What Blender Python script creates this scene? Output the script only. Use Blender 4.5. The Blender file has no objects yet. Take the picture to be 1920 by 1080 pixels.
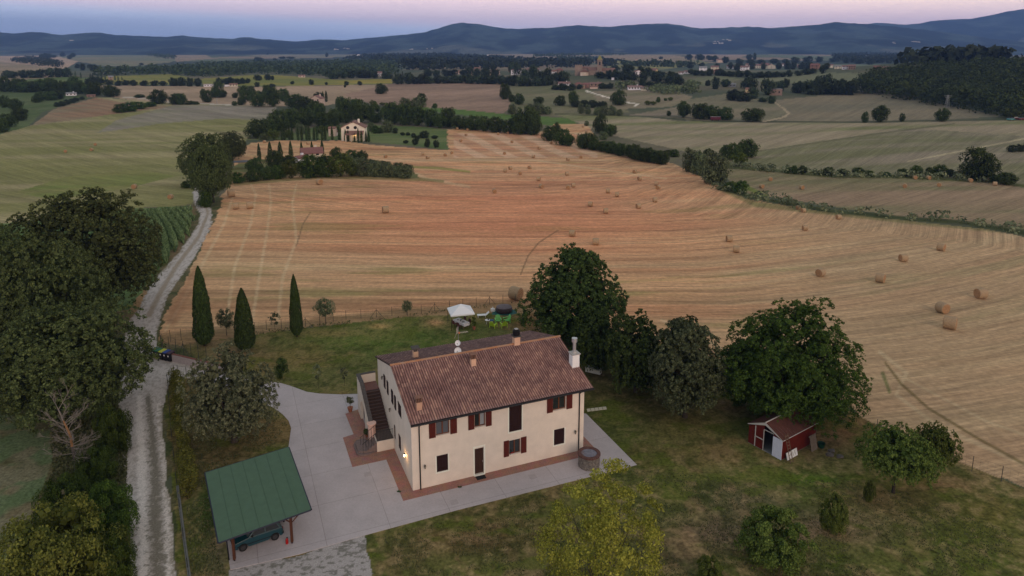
import bpy, bmesh, math, random
import numpy as np
from mathutils import Vector, Matrix
SC = bpy.context.scene
COL = SC.collection
rng = np.random.RandomState(7)
R = math.radians

# ---------------------------------------------------------------- camera
F_PX, CY, CAM_H = 1315.0, 348.0, 34.65          # focal length and principal row in photo pixels
PITCH = math.atan((CY - 90) / F_PX)
cam_d = bpy.data.cameras.new("camera"); cam = bpy.data.objects.new("camera", cam_d); COL.objects.link(cam)
cam.location = (0, 0, CAM_H); cam.rotation_euler = (math.pi / 2 - PITCH, 0, 0)
cam_d.sensor_width = 36.0; cam_d.lens = 36.0 * F_PX / 1920.0
cam_d.shift_y = -(540 - CY) / 1920.0
cam_d.clip_start = 0.5; cam_d.clip_end = 60000
SC.camera = cam

# ---------------------------------------------------------------- dusk sky
W = bpy.data.worlds.new("World"); SC.world = W; W.use_nodes = True
nt = W.node_tree; nt.nodes.clear()
wo = nt.nodes.new("ShaderNodeOutputWorld"); bg = nt.nodes.new("ShaderNodeBackground")
sky = nt.nodes.new("ShaderNodeTexSky"); sky.sky_type = 'NISHITA'; sky.sun_disc = False
SUN_EL, SUN_AZ = R(12), R(150)          # afterglow behind and to the right of the camera
sky.sun_elevation = R(2); sky.sun_rotation = SUN_AZ
tc = nt.nodes.new("ShaderNodeTexCoord"); sx = nt.nodes.new("ShaderNodeSeparateXYZ")
mad = nt.nodes.new("ShaderNodeMath"); mad.operation = 'MULTIPLY_ADD'; mad.inputs[1].default_value = 0.045
nt.links.new(tc.outputs['Generated'], sx.inputs[0])
nt.links.new(sx.outputs['X'], mad.inputs[0]); nt.links.new(sx.outputs['Z'], mad.inputs[2])
rp = nt.nodes.new("ShaderNodeValToRGB"); rp.color_ramp.interpolation = 'LINEAR'
els = rp.color_ramp.elements
stops = [(0.0, (.150, .205, .370)), (0.45, (.25, .36, .62)), (0.505, (.36, .50, .80)), (0.520, (.55, .68, 1.0)), (0.532, (.80, .70, .92)), (0.560, (1.14, .87, .98)), (0.585, (1.5, 1.13, 1.02)),
         (0.62, (1.2, .95, .85)), (0.66, (.70, .58, .52)), (0.75, (.48, .49, .48)), (1.0, (.38, .41, .42))]
while len(els) < len(stops): els.new(.5)
for e, (p_, c_) in zip(els, stops): e.position = p_; e.color = (*c_, 1)
mr = nt.nodes.new("ShaderNodeMath"); mr.operation = 'MULTIPLY_ADD'; mr.inputs[1].default_value = .5; mr.inputs[2].default_value = .5
# ramp input .5 = horizon
mr2 = nt.nodes.new("ShaderNodeMath"); mr2.operation = 'MULTIPLY_ADD'; mr2.inputs[1].default_value = 1.0; mr2.inputs[2].default_value = .5
nt.links.new(mad.outputs[0], mr2.inputs[0])
nt.links.new(mr2.outputs[0], rp.inputs[0])
ad = nt.nodes.new("ShaderNodeMix"); ad.data_type = 'RGBA'; ad.blend_type = 'ADD'; ad.inputs[0].default_value = .06
nt.links.new(rp.outputs[0], ad.inputs[6]); nt.links.new(sky.outputs[0], ad.inputs[7])
nt.links.new(ad.outputs[2], bg.inputs[0]); bg.inputs[1].default_value = 1.0
nt.links.new(bg.outputs[0], wo.inputs[0])
sun_d = bpy.data.lights.new("sun", 'SUN'); sun = bpy.data.objects.new("sun", sun_d); COL.objects.link(sun)
sun_d.energy = 0.95; sun_d.angle = R(40); sun_d.color = (1.0, .76, .60)
sun.rotation_euler = (math.pi / 2 - R(22), 0, R(28))
SC.view_settings.view_transform = 'Standard'; SC.view_settings.look = 'None'
SC.view_settings.exposure = 0.0; SC.view_settings.gamma = 1.0
SC.cycles.volume_bounces = 1; SC.cycles.max_bounces = 6; SC.cycles.transparent_max_bounces = 8

# ---------------------------------------------------------------- helpers: noise, projection, terrain
def _hash(i, j, s):
    n = (i.astype(np.int64) * 374761393 + j.astype(np.int64) * 668265263 + s * 2147483647) & 0x7fffffff
    n = ((n ^ (n >> 13)) * 1274126177) & 0x7fffffff
    return ((n ^ (n >> 16)) & 0xffff) / 65535.0
def vnoise(x, y, s=0):
    x = np.asarray(x, float); y = np.asarray(y, float)
    i = np.floor(x); j = np.floor(y); fx = x - i; fy = y - j
    fx = fx * fx * (3 - 2 * fx); fy = fy * fy * (3 - 2 * fy)
    a = _hash(i, j, s); b = _hash(i + 1, j, s); c = _hash(i, j + 1, s); d = _hash(i + 1, j + 1, s)
    return (a * (1 - fx) + b * fx) * (1 - fy) + (c * (1 - fx) + d * fx) * fy
def fbm(x, y, s=0, o=4):
    r = 0; a = .5; t = 0
    for k in range(o):
        r = r + a * vnoise(x * 2 ** k, y * 2 ** k, s + k * 17); t += a; a *= .55
    return r / t
def sstep(a, b, x):
    t = np.clip((x - a) / (b - a), 0, 1); return t * t * (3 - 2 * t)
CP, SP = math.cos(PITCH), math.sin(PITCH)
def ray(u, v):
    a = (u - 960) / F_PX; b = (v - CY) / F_PX
    return np.array([a, CP - b * SP, -SP - b * CP])
def proj(x, y, z):
    z = z - CAM_H; w = y * CP - z * SP
    w = np.where(w < .1, .1, w)
    return 960 + F_PX * x / w, CY - F_PX * (y * SP + z * CP) / w
def flat(u, v, z=0.0):
    d = ray(u, v); t = (z - CAM_H) / d[2]; return (d[0] * t, d[1] * t)
VX, VY = flat(1130, 150); WX, WY = flat(1800, 165)
def tz(x, y):
    x = np.asarray(x, float); y = np.asarray(y, float)
    r = np.hypot(x, y)
    z = (fbm(x / 260, y / 260, 3, 3) - .5) * 5.0 * sstep(120, 420, r)
    z = z + (fbm(x / 1500, y / 1500, 9, 2) - .5) * 12 * sstep(700, 2500, r)
    z = z + 9 * np.exp(-(((x - VX) / 130) ** 2 + ((y - VY) / 160) ** 2))
    z = z + 26 * np.exp(-(((x - WX - 120) / 240) ** 2 + ((y - WY - 60) / 200) ** 2))
    z = z - 3.0 * sstep(110, 260, r) * (1 - sstep(500, 900, r))
    return z
_TS = 33.0 * np.exp(np.linspace(0, math.log(12000 / 33.0), 1500))
def at(u, v):
    """ground point seen at photo pixel (u, v)"""
    d = ray(u, v); P = d[None, :] * _TS[:, None]
    zz = P[:, 2] + CAM_H - tz(P[:, 0], P[:, 1])
    k = int(np.argmax(zz < 0))
    if not (zz < 0).any(): k = len(_TS) - 1
    a, b = _TS[max(k - 1, 0)], _TS[k]
    for _ in range(14):
        m = (a + b) / 2; q = d * m
        if q[2] + CAM_H - float(tz(q[0], q[1])) < 0: b = m
        else: a = m
    q = d * b
    return Vector((q[0], q[1], float(tz(q[0], q[1]))))
def depth(P): return P[1] * CP - (P[2] - CAM_H) * SP
def height_for(P, vtop):
    """height above P whose top shows at row vtop"""
    b = (CY - vtop) / F_PX
    # (y*SP + dz*CP) = b*(y*CP - dz*SP)
    dz = P[1] * (b * CP - SP) / (CP + b * SP)
    return dz + CAM_H - P[2]

# ---------------------------------------------------------------- helpers: objects
def tag(o, label=None, cat=None, group=None, kind=None):
    if label: o['label'] = label
    if cat: o['category'] = cat
    if group: o['group'] = group
    if kind: o['kind'] = kind
    return o
def thing(name, label, cat, loc=(0, 0, 0), rz=0.0, group=None):
    o = bpy.data.objects.new(name, None); COL.objects.link(o)
    o.empty_display_size = .3
    o.location = loc; o.rotation_euler = (0, 0, rz)
    return tag(o, label, cat, group)
class MB:
    """collects faces, links them as ONE mesh object"""
    def __init__(s): s.v = []; s.f = []; s.M = Matrix.Identity(4)
    def add(s, vs, fs, M=None):
        n = len(s.v); T = s.M @ M if M else s.M
        s.v += [tuple(T @ Vector(p)) for p in vs]; s.f += [tuple(i + n for i in f) for f in fs]; return s
    def box(s, x0, x1, y0, y1, z0, z1, M=None):
        return s.add([(x0, y0, z0), (x1, y0, z0), (x1, y1, z0), (x0, y1, z0), (x0, y0, z1), (x1, y0, z1), (x1, y1, z1), (x0, y1, z1)],
                     [(0, 3, 2, 1), (4, 5, 6, 7), (0, 1, 5, 4), (1, 2, 6, 5), (2, 3, 7, 6), (3, 0, 4, 7)], M)
    def tube(s, a, b, r0, r1=None, n=8, caps=True):
        r1 = r0 if r1 is None else r1
        a = Vector(a); b = Vector(b); d = (b - a)
        if d.length < 1e-6: return s
        q = d.normalized().to_track_quat('Z', 'Y')
        vs = []
        for P, r in ((a, r0), (b, r1)):
            for k in range(n):
                t = 2 * math.pi * k / n; vs.append(P + q @ Vector((r * math.cos(t), r * math.sin(t), 0)))
        fs = [(k, (k + 1) % n, n + (k + 1) % n, n + k) for k in range(n)]
        if caps: fs += [tuple(range(n - 1, -1, -1)), tuple(range(n, 2 * n))]
        return s.add(vs, fs)
    def lathe(s, prof, n=24, c=(0, 0, 0), M=None):
        vs = []; fs = []
        for r, z in prof:
            for k in range(n):
                t = 2 * math.pi * k / n; vs.append((c[0] + r * math.cos(t), c[1] + r * math.sin(t), c[2] + z))
        for j in range(len(prof) - 1):
            for k in range(n):
                fs.append((j * n + k, j * n + (k + 1) % n, (j + 1) * n + (k + 1) % n, (j + 1) * n + k))
        fs.append(tuple(range(n - 1, -1, -1))); fs.append(tuple((len(prof) - 1) * n + k for k in range(n)))
        return s.add(vs, fs, M)
    def prism(s, poly, z0, z1, M=None):
        n = len(poly); A = sum(poly[i][0] * poly[(i + 1) % n][1] - poly[(i + 1) % n][0] * poly[i][1] for i in range(n))
        if A < 0: poly = poly[::-1]
        return s.add([(x, y, z0) for x, y in poly] + [(x, y, z1) for x, y in poly],
                     [tuple(range(n - 1, -1, -1)), tuple(range(n, 2 * n))] + [(k, (k + 1) % n, n + (k + 1) % n, n + k) for k in range(n)], M)
    def build(s, name, mat, parent=None, bevel=0, smooth=False, loc=None):
        me = bpy.data.meshes.new(name); me.from_pydata(s.v, [], s.f); me.update()
        if smooth: me.polygons.foreach_set('use_smooth', [True] * len(me.polygons))
        me.materials.append(mat)
        o = bpy.data.objects.new(name, me); COL.objects.link(o)
        if parent: o.parent = parent
        if loc is not None: o.location = loc
        if bevel:
            m = o.modifiers.new('bevel', 'BEVEL'); m.width = bevel; m.segments = 2; m.limit_method = 'ANGLE'
        return o
def np_mesh(name, V, Q, mat, attrs=None, smooth=False):
    """V (n,3), Q (m,k) faces of equal size"""
    me = bpy.data.meshes.new(name); m, k = Q.shape
    me.vertices.add(len(V)); me.vertices.foreach_set('co', np.ascontiguousarray(V, np.float32).ravel())
    me.loops.add(m * k); me.loops.foreach_set('vertex_index', np.ascontiguousarray(Q, np.int32).ravel())
    me.polygons.add(m); me.polygons.foreach_set('loop_start', np.arange(0, m * k, k, dtype=np.int32))
    me.polygons.foreach_set('loop_total', np.full(m, k, np.int32))
    if smooth: me.polygons.foreach_set('use_smooth', np.ones(m, bool))
    me.update(calc_edges=True)
    for an, (ty, arr) in (attrs or {}).items():
        at_ = me.attributes.new(an, ty, 'POINT')
        key = {'FLOAT_COLOR': 'color', 'FLOAT_VECTOR': 'vector', 'FLOAT': 'value'}[ty]
        at_.data.foreach_set(key, np.ascontiguousarray(arr, np.float32).ravel())
    if mat: me.materials.append(mat)
    return me
def link(name, me, parent=None, loc=None):
    o = bpy.data.objects.new(name, me); COL.objects.link(o)
    if parent: o.parent = parent
    if loc is not None: o.location = loc
    return o
def copy_tree(o, parent=None):
    c = o.copy(); COL.objects.link(c); c.parent = parent
    for ch in o.children: copy_tree(ch, c)
    return c
ORD = ['first', 'second', 'third', 'fourth', 'fifth', 'sixth', 'seventh', 'eighth', 'ninth', 'tenth', 'eleventh', 'twelfth', 'thirteenth', 'fourteenth', 'fifteenth',
       'sixteenth', 'seventeenth', 'eighteenth', 'nineteenth', 'twentieth'] + ['%dth' % k for k in range(21, 99)]

# ---------------------------------------------------------------- materials
def s2l(c): return tuple((x / 255 / 12.92) if x / 255 < .04045 else ((x / 255 + .055) / 1.055) ** 2.4 for x in c)
KL = 0.62                                 # light level of the dusk: shown colour / surface colour
def alb(*c, k=None): return tuple(min(x / (k or KL), .85) for x in s2l(c))
MATS = {}
def mat(name, col, rough=.7, noise=0.0, nscale=4.0, metal=0.0, spec=.3, bump=0.0, bscale=30.0, emit=None, coord='Object', col2=None, stretch=(1, 1, 1)):
    if name in MATS: return MATS[name]
    m = bpy.data.materials.new(name); m.use_nodes = True; n = m.node_tree; b = n.nodes['Principled BSDF']
    b.inputs['Roughness'].default_value = rough; b.inputs['Metallic'].default_value = metal
    b.inputs['Specular IOR Level'].default_value = spec
    b.inputs['Base Color'].default_value = (*col, 1)
    if noise or bump or col2:
        t = n.nodes.new('ShaderNodeTexCoord'); mp = n.nodes.new('ShaderNodeMapping'); mp.inputs['Scale'].default_value = stretch
        n.links.new(t.outputs[coord], mp.inputs[0])
    if noise or col2:
        x = n.nodes.new('ShaderNodeTexNoise'); x.inputs['Scale'].default_value = nscale; x.inputs['Detail'].default_value = 6; x.inputs['Roughness'].default_value = .65
        n.links.new(mp.outputs[0], x.inputs['Vector'])
        r = n.nodes.new('ShaderNodeValToRGB'); r.color_ramp.elements[0].position = .3; r.color_ramp.elements[1].position = .7
        c2 = col2 or tuple(min(1, c * (1 + noise)) for c in col); c1 = col if col2 else tuple(c * (1 - noise) for c in col)
        r.color_ramp.elements[0].color = (*c1, 1); r.color_ramp.elements[1].color = (*c2, 1)
        n.links.new(x.outputs['Fac'], r.inputs[0]); n.links.new(r.outputs[0], b.inputs['Base Color'])
    if bump:
        x2 = n.nodes.new('ShaderNodeTexNoise'); x2.inputs['Scale'].default_value = bscale; x2.inputs['Detail'].default_value = 4
        n.links.new(mp.outputs[0], x2.inputs['Vector'])
        bp = n.nodes.new('ShaderNodeBump'); bp.inputs['Strength'].default_value = bump; bp.inputs['Distance'].default_value = .05
        n.links.new(x2.outputs['Fac'], bp.inputs['Height']); n.links.new(bp.outputs[0], b.inputs['Normal'])
    if emit:
        b.inputs['Emission Color'].default_value = (*emit[0], 1); b.inputs['Emission Strength'].default_value = emit[1]
    MATS[name] = m; return m
def ground_mat(name, rowamp=.35, fine=.25, fscale=1.6, clump=0.0):
    """land surface: per-point soil/crop colour x furrow streaks along the rows x fine mottling"""
    m = bpy.data.materials.new(name); m.use_nodes = True; n = m.node_tree; b = n.nodes['Principled BSDF']
    b.inputs['Roughness'].default_value = .95; b.inputs['Specular IOR Level'].default_value = .05
    ac = n.nodes.new('ShaderNodeAttribute'); ac.attribute_name = 'crop'
    ar = n.nodes.new('ShaderNodeAttribute'); ar.attribute_name = 'rows'
    sp = n.nodes.new('ShaderNodeSeparateXYZ'); n.links.new(ar.outputs['Vector'], sp.inputs[0])
    def streak(sa, sb, det):
        a = n.nodes.new('ShaderNodeMath'); a.operation = 'MULTIPLY'; a.inputs[1].default_value = sa; n.links.new(sp.outputs['X'], a.inputs[0])
        c = n.nodes.new('ShaderNodeMath'); c.operation = 'MULTIPLY'; c.inputs[1].default_value = sb; n.links.new(sp.outputs['Y'], c.inputs[0])
        cb = n.nodes.new('ShaderNodeCombineXYZ'); n.links.new(a.outputs[0], cb.inputs[0]); n.links.new(c.outputs[0], cb.inputs[1])
        x = n.nodes.new('ShaderNodeTexNoise'); x.inputs['Scale'].default_value = 1; x.inputs['Detail'].default_value = det; x.inputs['Roughness'].default_value = .7
        n.links.new(cb.outputs[0], x.inputs['Vector']); return x
    s1 = streak(.8, .03, 5); s2 = streak(3.4, .22, 3)
    g = n.nodes.new('ShaderNodeTexCoord')
    f = n.nodes.new('ShaderNodeTexNoise'); f.inputs['Scale'].default_value = fscale; f.inputs['Detail'].default_value = 8; f.inputs['Roughness'].default_value = .72
    n.links.new(g.outputs['Object'], f.inputs['Vector'])
    def rng_(node, lo, hi):
        q = n.nodes.new('ShaderNodeMapRange'); q.inputs[1].default_value = .3; q.inputs[2].default_value = .7
        q.inputs[3].default_value = lo; q.inputs[4].default_value = hi; n.links.new(node.outputs['Fac'], q.inputs[0]); return q
    a1 = rng_(s1, 1 - rowamp, 1 + rowamp); a2 = rng_(s2, 1 - rowamp * .7, 1 + rowamp * .7); a3 = rng_(f, 1 - fine, 1 + fine)
    m1 = n.nodes.new('ShaderNodeMath'); m1.operation = 'MULTIPLY'; n.links.new(a1.outputs[0], m1.inputs[0]); n.links.new(a2.outputs[0], m1.inputs[1])
    # fade rows by attribute z
    mx = n.nodes.new('ShaderNodeMix'); mx.data_type = 'FLOAT'; n.links.new(sp.outputs['Z'], mx.inputs[0]); mx.inputs[2].default_value = 1.0; n.links.new(m1.outputs[0], mx.inputs[3])
    m2 = n.nodes.new('ShaderNodeMath'); m2.operation = 'MULTIPLY'; n.links.new(mx.outputs[0], m2.inputs[0]); n.links.new(a3.outputs[0], m2.inputs[1])
    vm = n.nodes.new('ShaderNodeVectorMath'); vm.operation = 'SCALE'; n.links.new(ac.outputs['Color'], vm.inputs[0]); n.links.new(m2.outputs[0], vm.inputs['Scale'])
    n.links.new(vm.outputs[0], b.inputs['Base Color'])
    bp = n.nodes.new('ShaderNodeBump'); bp.inputs['Strength'].default_value = .5; bp.inputs['Distance'].default_value = .12
    n.links.new(f.outputs['Fac'], bp.inputs['Height']); n.links.new(bp.outputs[0], b.inputs['Normal'])
    return m
# ================================================================ THE LAND
def spaced(segs):
    out = []
    for a, b, st in segs: out.append(np.arange(a, b, st))
    return np.concatenate(out + [[segs[-1][1]]])
gu = spaced([(-2600, -400, 110), (-400, -40, 12), (-40, 1960, 2.6), (1960, 2320, 12), (2320, 4600, 110)])
gv = spaced([(93.0, 97, .5), (97, 150, .9), (150, 330, 1.3), (330, 1090, 2.1), (1090, 1400, 12), (1400, 3000, 120)])
GU, GV = np.meshgrid(gu, gv)
dz_ = -SP - (GV - CY) / F_PX * CP
T_ = -CAM_H / dz_
GX = (GU - 960) / F_PX * T_; GY = (CP - (GV - CY) / F_PX * SP) * T_
# beyond the flat part rows follow the relief
GZ = tz(GX, GY)
PU, PV = proj(GX, GY, GZ)
shape = GX.shape
X = GX.ravel(); Y = GY.ravel(); Z = GZ.ravel(); U = PU.ravel(); V = PV.ravel()
RR = np.hypot(X, Y)
# natural wobble of field margins, sized in metres
wob = (fbm(X / 3.0, Y / 3.0, 21, 3) - .5) * 1.6 * F_PX / np.maximum(RR, 40)
wob2 = (fbm(X / 3.0 + 50, Y / 3.0, 22, 3) - .5) * 1.6 * F_PX / np.maximum(RR, 40)
UW = U + np.clip(wob, -12, 12); VW = V + np.clip(wob2, -12, 12) * np.clip(40 / np.maximum(RR, 40), .05, 1)
def inside(poly, uu=None, vv=None):
    uu = UW if uu is None else uu; vv = VW if vv is None else vv
    P = np.array(poly, float); bb = (uu >= P[:, 0].min()) & (uu <= P[:, 0].max()) & (vv >= P[:, 1].min()) & (vv <= P[:, 1].max())
    idx = np.nonzero(bb)[0]; x = uu[idx]; y = vv[idx]; c = np.zeros(len(idx), bool); n = len(P)
    for i in range(n):
        x1, y1 = P[i]; x2, y2 = P[(i + 1) % n]
        if y1 == y2: continue
        k = ((y1 > y) != (y2 > y)) & (x < (x2 - x1) * (y - y1) / (y2 - y1) + x1); c ^= k
    m = np.zeros(len(uu), bool); m[idx[c]] = True; return m
def pdist(line, uu=None, vv=None):
    """distance to a polyline with widths (u, v, w): returns d / halfwidth"""
    uu = UW if uu is None else uu; vv = VW if vv is None else vv
    best = np.full(len(uu), 99.0)
    for (x1, y1, w1), (x2, y2, w2) in zip(line[:-1], line[1:]):
        W_ = max(w1, w2) * 1.5 + 3
        idx = np.nonzero((uu > min(x1, x2) - W_) & (uu < max(x1, x2) + W_) & (vv > min(y1, y2) - W_) & (vv < max(y1, y2) + W_))[0]
        if not len(idx): continue
        x = uu[idx]; y = vv[idx]; dx = x2 - x1; dy = y2 - y1; L = dx * dx + dy * dy
        t = np.clip(((x - x1) * dx + (y - y1) * dy) / L, 0, 1)
        d = np.hypot(x - x1 - t * dx, y - y1 - t * dy) / ((w1 + (w2 - w1) * t) / 2)
        best[idx] = np.minimum(best[idx], d)
    return best
crop = np.zeros((len(X), 3)); rows = np.zeros((len(X), 3))
reg = np.zeros(len(X), int)
def lerp(m, c, w):
    w = np.asarray(w)[..., None]; crop[m] = crop[m] * (1 - w) + np.array(c) * w
def rowdir(m, deg, amp, bend=0.0):
    a = R(deg); xx = X[m]; yy = Y[m]
    across = xx * math.sin(a) - yy * math.cos(a); along = xx * math.cos(a) + yy * math.sin(a)
    across = across + bend * along * along / 100.0
    s = 1.0 / (1 + np.maximum(RR[m] - 150, 0) / 220)
    rows[m, 0] = across * s; rows[m, 1] = along * s; rows[m, 2] = amp
def field(poly, c1, c2, scale=40, deg=0, amp=.6, seed=1, region=1, bend=0.0, stretch=4.0, raw=False):
    m = inside(poly, *( (U, V) if raw else (None, None)))
    a = R(deg); xx = X[m]; yy = Y[m]
    q = fbm((xx * math.cos(a) + yy * math.sin(a)) / scale / stretch, (xx * math.sin(a) - yy * math.cos(a)) / scale, seed, 4)
    q = sstep(.3, .7, q)[:, None]
    crop[m] = np.array(c1) * (1 - q) + np.array(c2) * q
    reg[m] = region; rowdir(m, deg, amp, bend); return m
# the background of the valley: mixed woods, meadows and ploughland
q = sstep(.35, .65, fbm(X / 90, Y / 90, 5, 4))[:, None]
crop[:] = np.array(alb(70, 74, 58)) * (1 - q) + np.array(alb(92, 86, 70)) * q
cell = vnoise(np.floor((X + 2000) / 330 + fbm(X / 300, Y / 300, 31, 2) * .7), np.floor(Y / 420 + fbm(X / 400, Y / 400, 32, 2) * .6), 41)
far = sstep(900, 1500, RR)
for lo, hi, c in ((.0, .3, alb(62, 72, 62)), (.3, .55, alb(122, 105, 90)), (.55, .75, alb(84, 92, 72)), (.75, 1.01, alb(44, 54, 50))):
    mm = (cell >= lo) & (cell < hi) & (far > 0); lerp(mm, c, far[mm] * .85)
rowdir(np.ones(len(X), bool), 20, .2)
G = alb
# ---- far fields, left
field([(0, 98), (110, 96), (150, 113), (120, 130), (0, 120), (-300, 110), (-300, 98)], G(150, 125, 108), G(138, 120, 102), 60, 10, .3, 11)
field([(105, 92), (180, 89), (270, 92), (330, 97), (320, 112), (200, 100), (110, 100)], G(128, 112, 100), G(110, 106, 88), 60, 0, .3, 12)
field([(60, 101), (260, 100), (330, 112), (318, 117), (262, 123), (200, 124), (150, 116), (110, 106)], G(92, 98, 78), G(112, 104, 84), 60, 0, .3, 13)
field([(325, 102), (385, 102), (400, 110), (330, 116)], G(128, 110, 94), G(118, 105, 88), 60, 0, .3, 14)
field([(430, 90), (640, 92), (700, 98), (690, 104), (620, 108), (540, 110), (430, 100)], G(94, 98, 84), G(118, 104, 90), 60, 0, .3, 15)
field([(0, 116), (60, 122), (115, 134), (130, 142), (60, 152), (-200, 150), (-200, 110)], G(128, 112, 92), G(112, 100, 80), 40, 10, .3, 16)
field([(0, 165), (40, 150), (120, 144), (170, 146), (165, 172), (60, 178), (-200, 190)], G(72, 86, 46), G(84, 92, 54), 40, 10, .3, 17)
field([(150, 158), (200, 143), (320, 139), (345, 143), (380, 151), (330, 158)], G(122, 112, 58), G(104, 104, 56), 30, 10, .4, 18)
field([(375, 148), (480, 140), (520, 141), (640, 150), (735, 148), (735, 157), (600, 160), (470, 161), (380, 158)], G(128, 114, 52), G(100, 102, 54), 30, 10, .4, 19)
field([(165, 161), (320, 161), (470, 163), (640, 160), (740, 158), (740, 172), (600, 200), (440, 198), (300, 195), (215, 183)], G(146, 124, 104), G(130, 112, 92), 40, 0, .4, 20)
field([(-300, 172), (50, 172), (100, 176), (170, 182), (80, 210), (50, 240), (-300, 330)], G(68, 80, 48), G(80, 88, 58), 30, 40, .6, 22)
# ---- the broad field on the left
field([(-900, 520), (-900, 330), (0, 252), (60, 235), (100, 205), (190, 182), (300, 192), (420, 196), (520, 200), (512, 218), (482, 240), (455, 270), (420, 300), (368, 352), (362, 384), (240, 392), (0, 425), (-400, 470)],
      G(112, 108, 68), G(136, 124, 92), 16, 8, .75, 23, 2, .03, 6)
field([(58, 236), (100, 205), (180, 183), (216, 190), (330, 200), (240, 210), (130, 226)], G(128, 98, 76), G(118, 104, 82), 20, 10, .7, 24, 2)
field([(330, 196), (430, 196), (520, 201), (500, 226), (420, 222), (300, 232), (180, 250), (220, 225)], G(122, 112, 100), G(112, 108, 84), 14, 8, .8, 25, 2, 0, 6)
field([(30, 360), (130, 330), (260, 318), (330, 330), (250, 350), (100, 375)], G(102, 108, 58), G(112, 108, 66), 10, 8, .8, 26, 2)
ml_ = reg == 2; crop[ml_] *= np.array([.93, .96, .97])
# ---- maize plot
field([(-700, 520), (-400, 470), (0, 420), (240, 392), (352, 386), (360, 402), (352, 430), (330, 465), (290, 520), (240, 580), (0, 640), (-500, 800)], G(66, 84, 48), G(84, 98, 60), 6, 70, 1.0, 27, 3, .25, 5)
# ---- central ploughland
field([(640, 178), (735, 157), (820, 157), (900, 154), (945, 158), (970, 195), (940, 215), (860, 206), (770, 201), (700, 196)], G(136, 112, 96), G(118, 98, 84), 26, 12, .6, 28, 4, 0, 5)
field([(945, 160), (1060, 160), (1110, 170), (1180, 210), (1050, 218), (960, 205)], G(104, 98, 76), G(92, 92, 66), 26, 15, .5, 29, 4)
field([(1110, 172), (1250, 165), (1300, 182), (1260, 200), (1160, 205), (1120, 190)], G(116, 104, 86), G(104, 98, 76), 26, 10, .5, 30, 4)
field([(740, 198), (860, 205), (950, 214), (1100, 224), (1062, 239), (960, 226), (800, 208)], G(70, 90, 44), G(80, 98, 50), 30, 5, .4, 31, 4)
field([(1240, 205), (1300, 196), (1282, 216), (1180, 216)], G(116, 104, 90), G(106, 98, 80), 26, 10, .5, 33, 4)
field([(1280, 150), (1345, 141), (1395, 148), (1340, 162), (1282, 160)], G(98, 96, 76), G(90, 92, 70), 30, 10, .4, 34, 4)
field([(1400, 150), (1510, 136), (1620, 137), (1610, 150), (1500, 158)], G(96, 98, 76), G(106, 102, 80), 30, 10, .4, 35, 4)
field([(1285, 118), (1300, 95), (1420, 92), (1540, 96), (1545, 104), (1420, 100), (1370, 112)], G(134, 112, 98), G(118, 104, 90), 60, 0, .3, 36, 4)
field([(960, 102), (1015, 101), (1060, 110), (1000, 113), (960, 116)], G(128, 112, 98), G(118, 104, 88), 60, 0, .3, 37, 4)
field([(1130, 98), (1240, 101), (1330, 112), (1300, 118), (1180, 114), (1130, 108)], G(130, 110, 94), G(116, 104, 84), 60, 0, .3, 38, 4)
field([(1130, 112), (1270, 118), (1310, 112), (1330, 118), (1240, 131), (1140, 126)], G(112, 106, 62), G(98, 98, 76), 60, 0, .3, 39, 4)
field([(1270, 212), (1290, 186), (1360, 176), (1450, 190), (1482, 212), (1440, 226), (1290, 228)], G(112, 102, 84), G(98, 94, 74), 24, 14, .5, 40, 4)
field([(1452, 188), (1540, 179), (1640, 177), (1740, 190), (1880, 218), (1700, 228), (1450, 229), (1482, 212)], G(112, 102, 84), G(100, 94, 78), 24, 10, .5, 41, 4)
# ---- wide pale field on the right
field([(1040, 212), (1200, 217), (1270, 227), (1450, 230), (1920, 223), (2600, 215), (2600, 380), (1920, 360), (1850, 332), (1700, 330), (1560, 330), (1400, 312), (1290, 285), (1130, 250)],
      G(102, 102, 70), G(128, 116, 96), 14, 14, .7, 42, 5, -.02, 7)
field([(1350, 296), (1500, 272), (1700, 240), (1920, 255), (2600, 300), (2600, 380), (1920, 362), (1700, 330), (1400, 312)], G(98, 96, 70), G(118, 108, 92), 10, 20, .8, 43, 5, 0, 8)
field([(1345, 318), (1420, 315), (1560, 330), (1700, 333), (1850, 336), (1920, 352), (2600, 400), (2600, 530), (1940, 436), (1850, 424), (1700, 408), (1540, 384), (1400, 362)],
      G(128, 108, 88), G(104, 98, 72), 12, 8, .8, 44, 5, 0, 8)
# ---- the big stubble field
BIG = [(298, 640), (300, 600), (322, 560), (345, 520), (375, 462), (400, 410), (408, 375), (425, 355), (436, 320), (440, 290), (470, 268), (520, 264), (640, 264), (700, 272), (842, 282), (835, 243), (860, 241), (1000, 252), (1030, 240), (1040, 232), (1100, 232),
       (1120, 262), (1200, 300), (1262, 306), (1300, 326), (1345, 345), (1400, 372), (1520, 394), (1700, 414), (1850, 430), (1960, 452), (2300, 520), (3200, 700), (3200, 1600), (2300, 1100), (1920, 915), (1815, 873), (1700, 822), (1640, 795), (1500, 720), (1240, 640),
       (1000, 588), (940, 586), (760, 594), (600, 612), (500, 624), (430, 634), (340, 646)]
mB = field(BIG, G(190, 140, 98), G(176, 136, 98), 14, 2, 1.0, 50, 6, 0, 5)
xx, yy = X[mB], Y[mB]; uu, vv = U[mB], V[mB]
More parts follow.
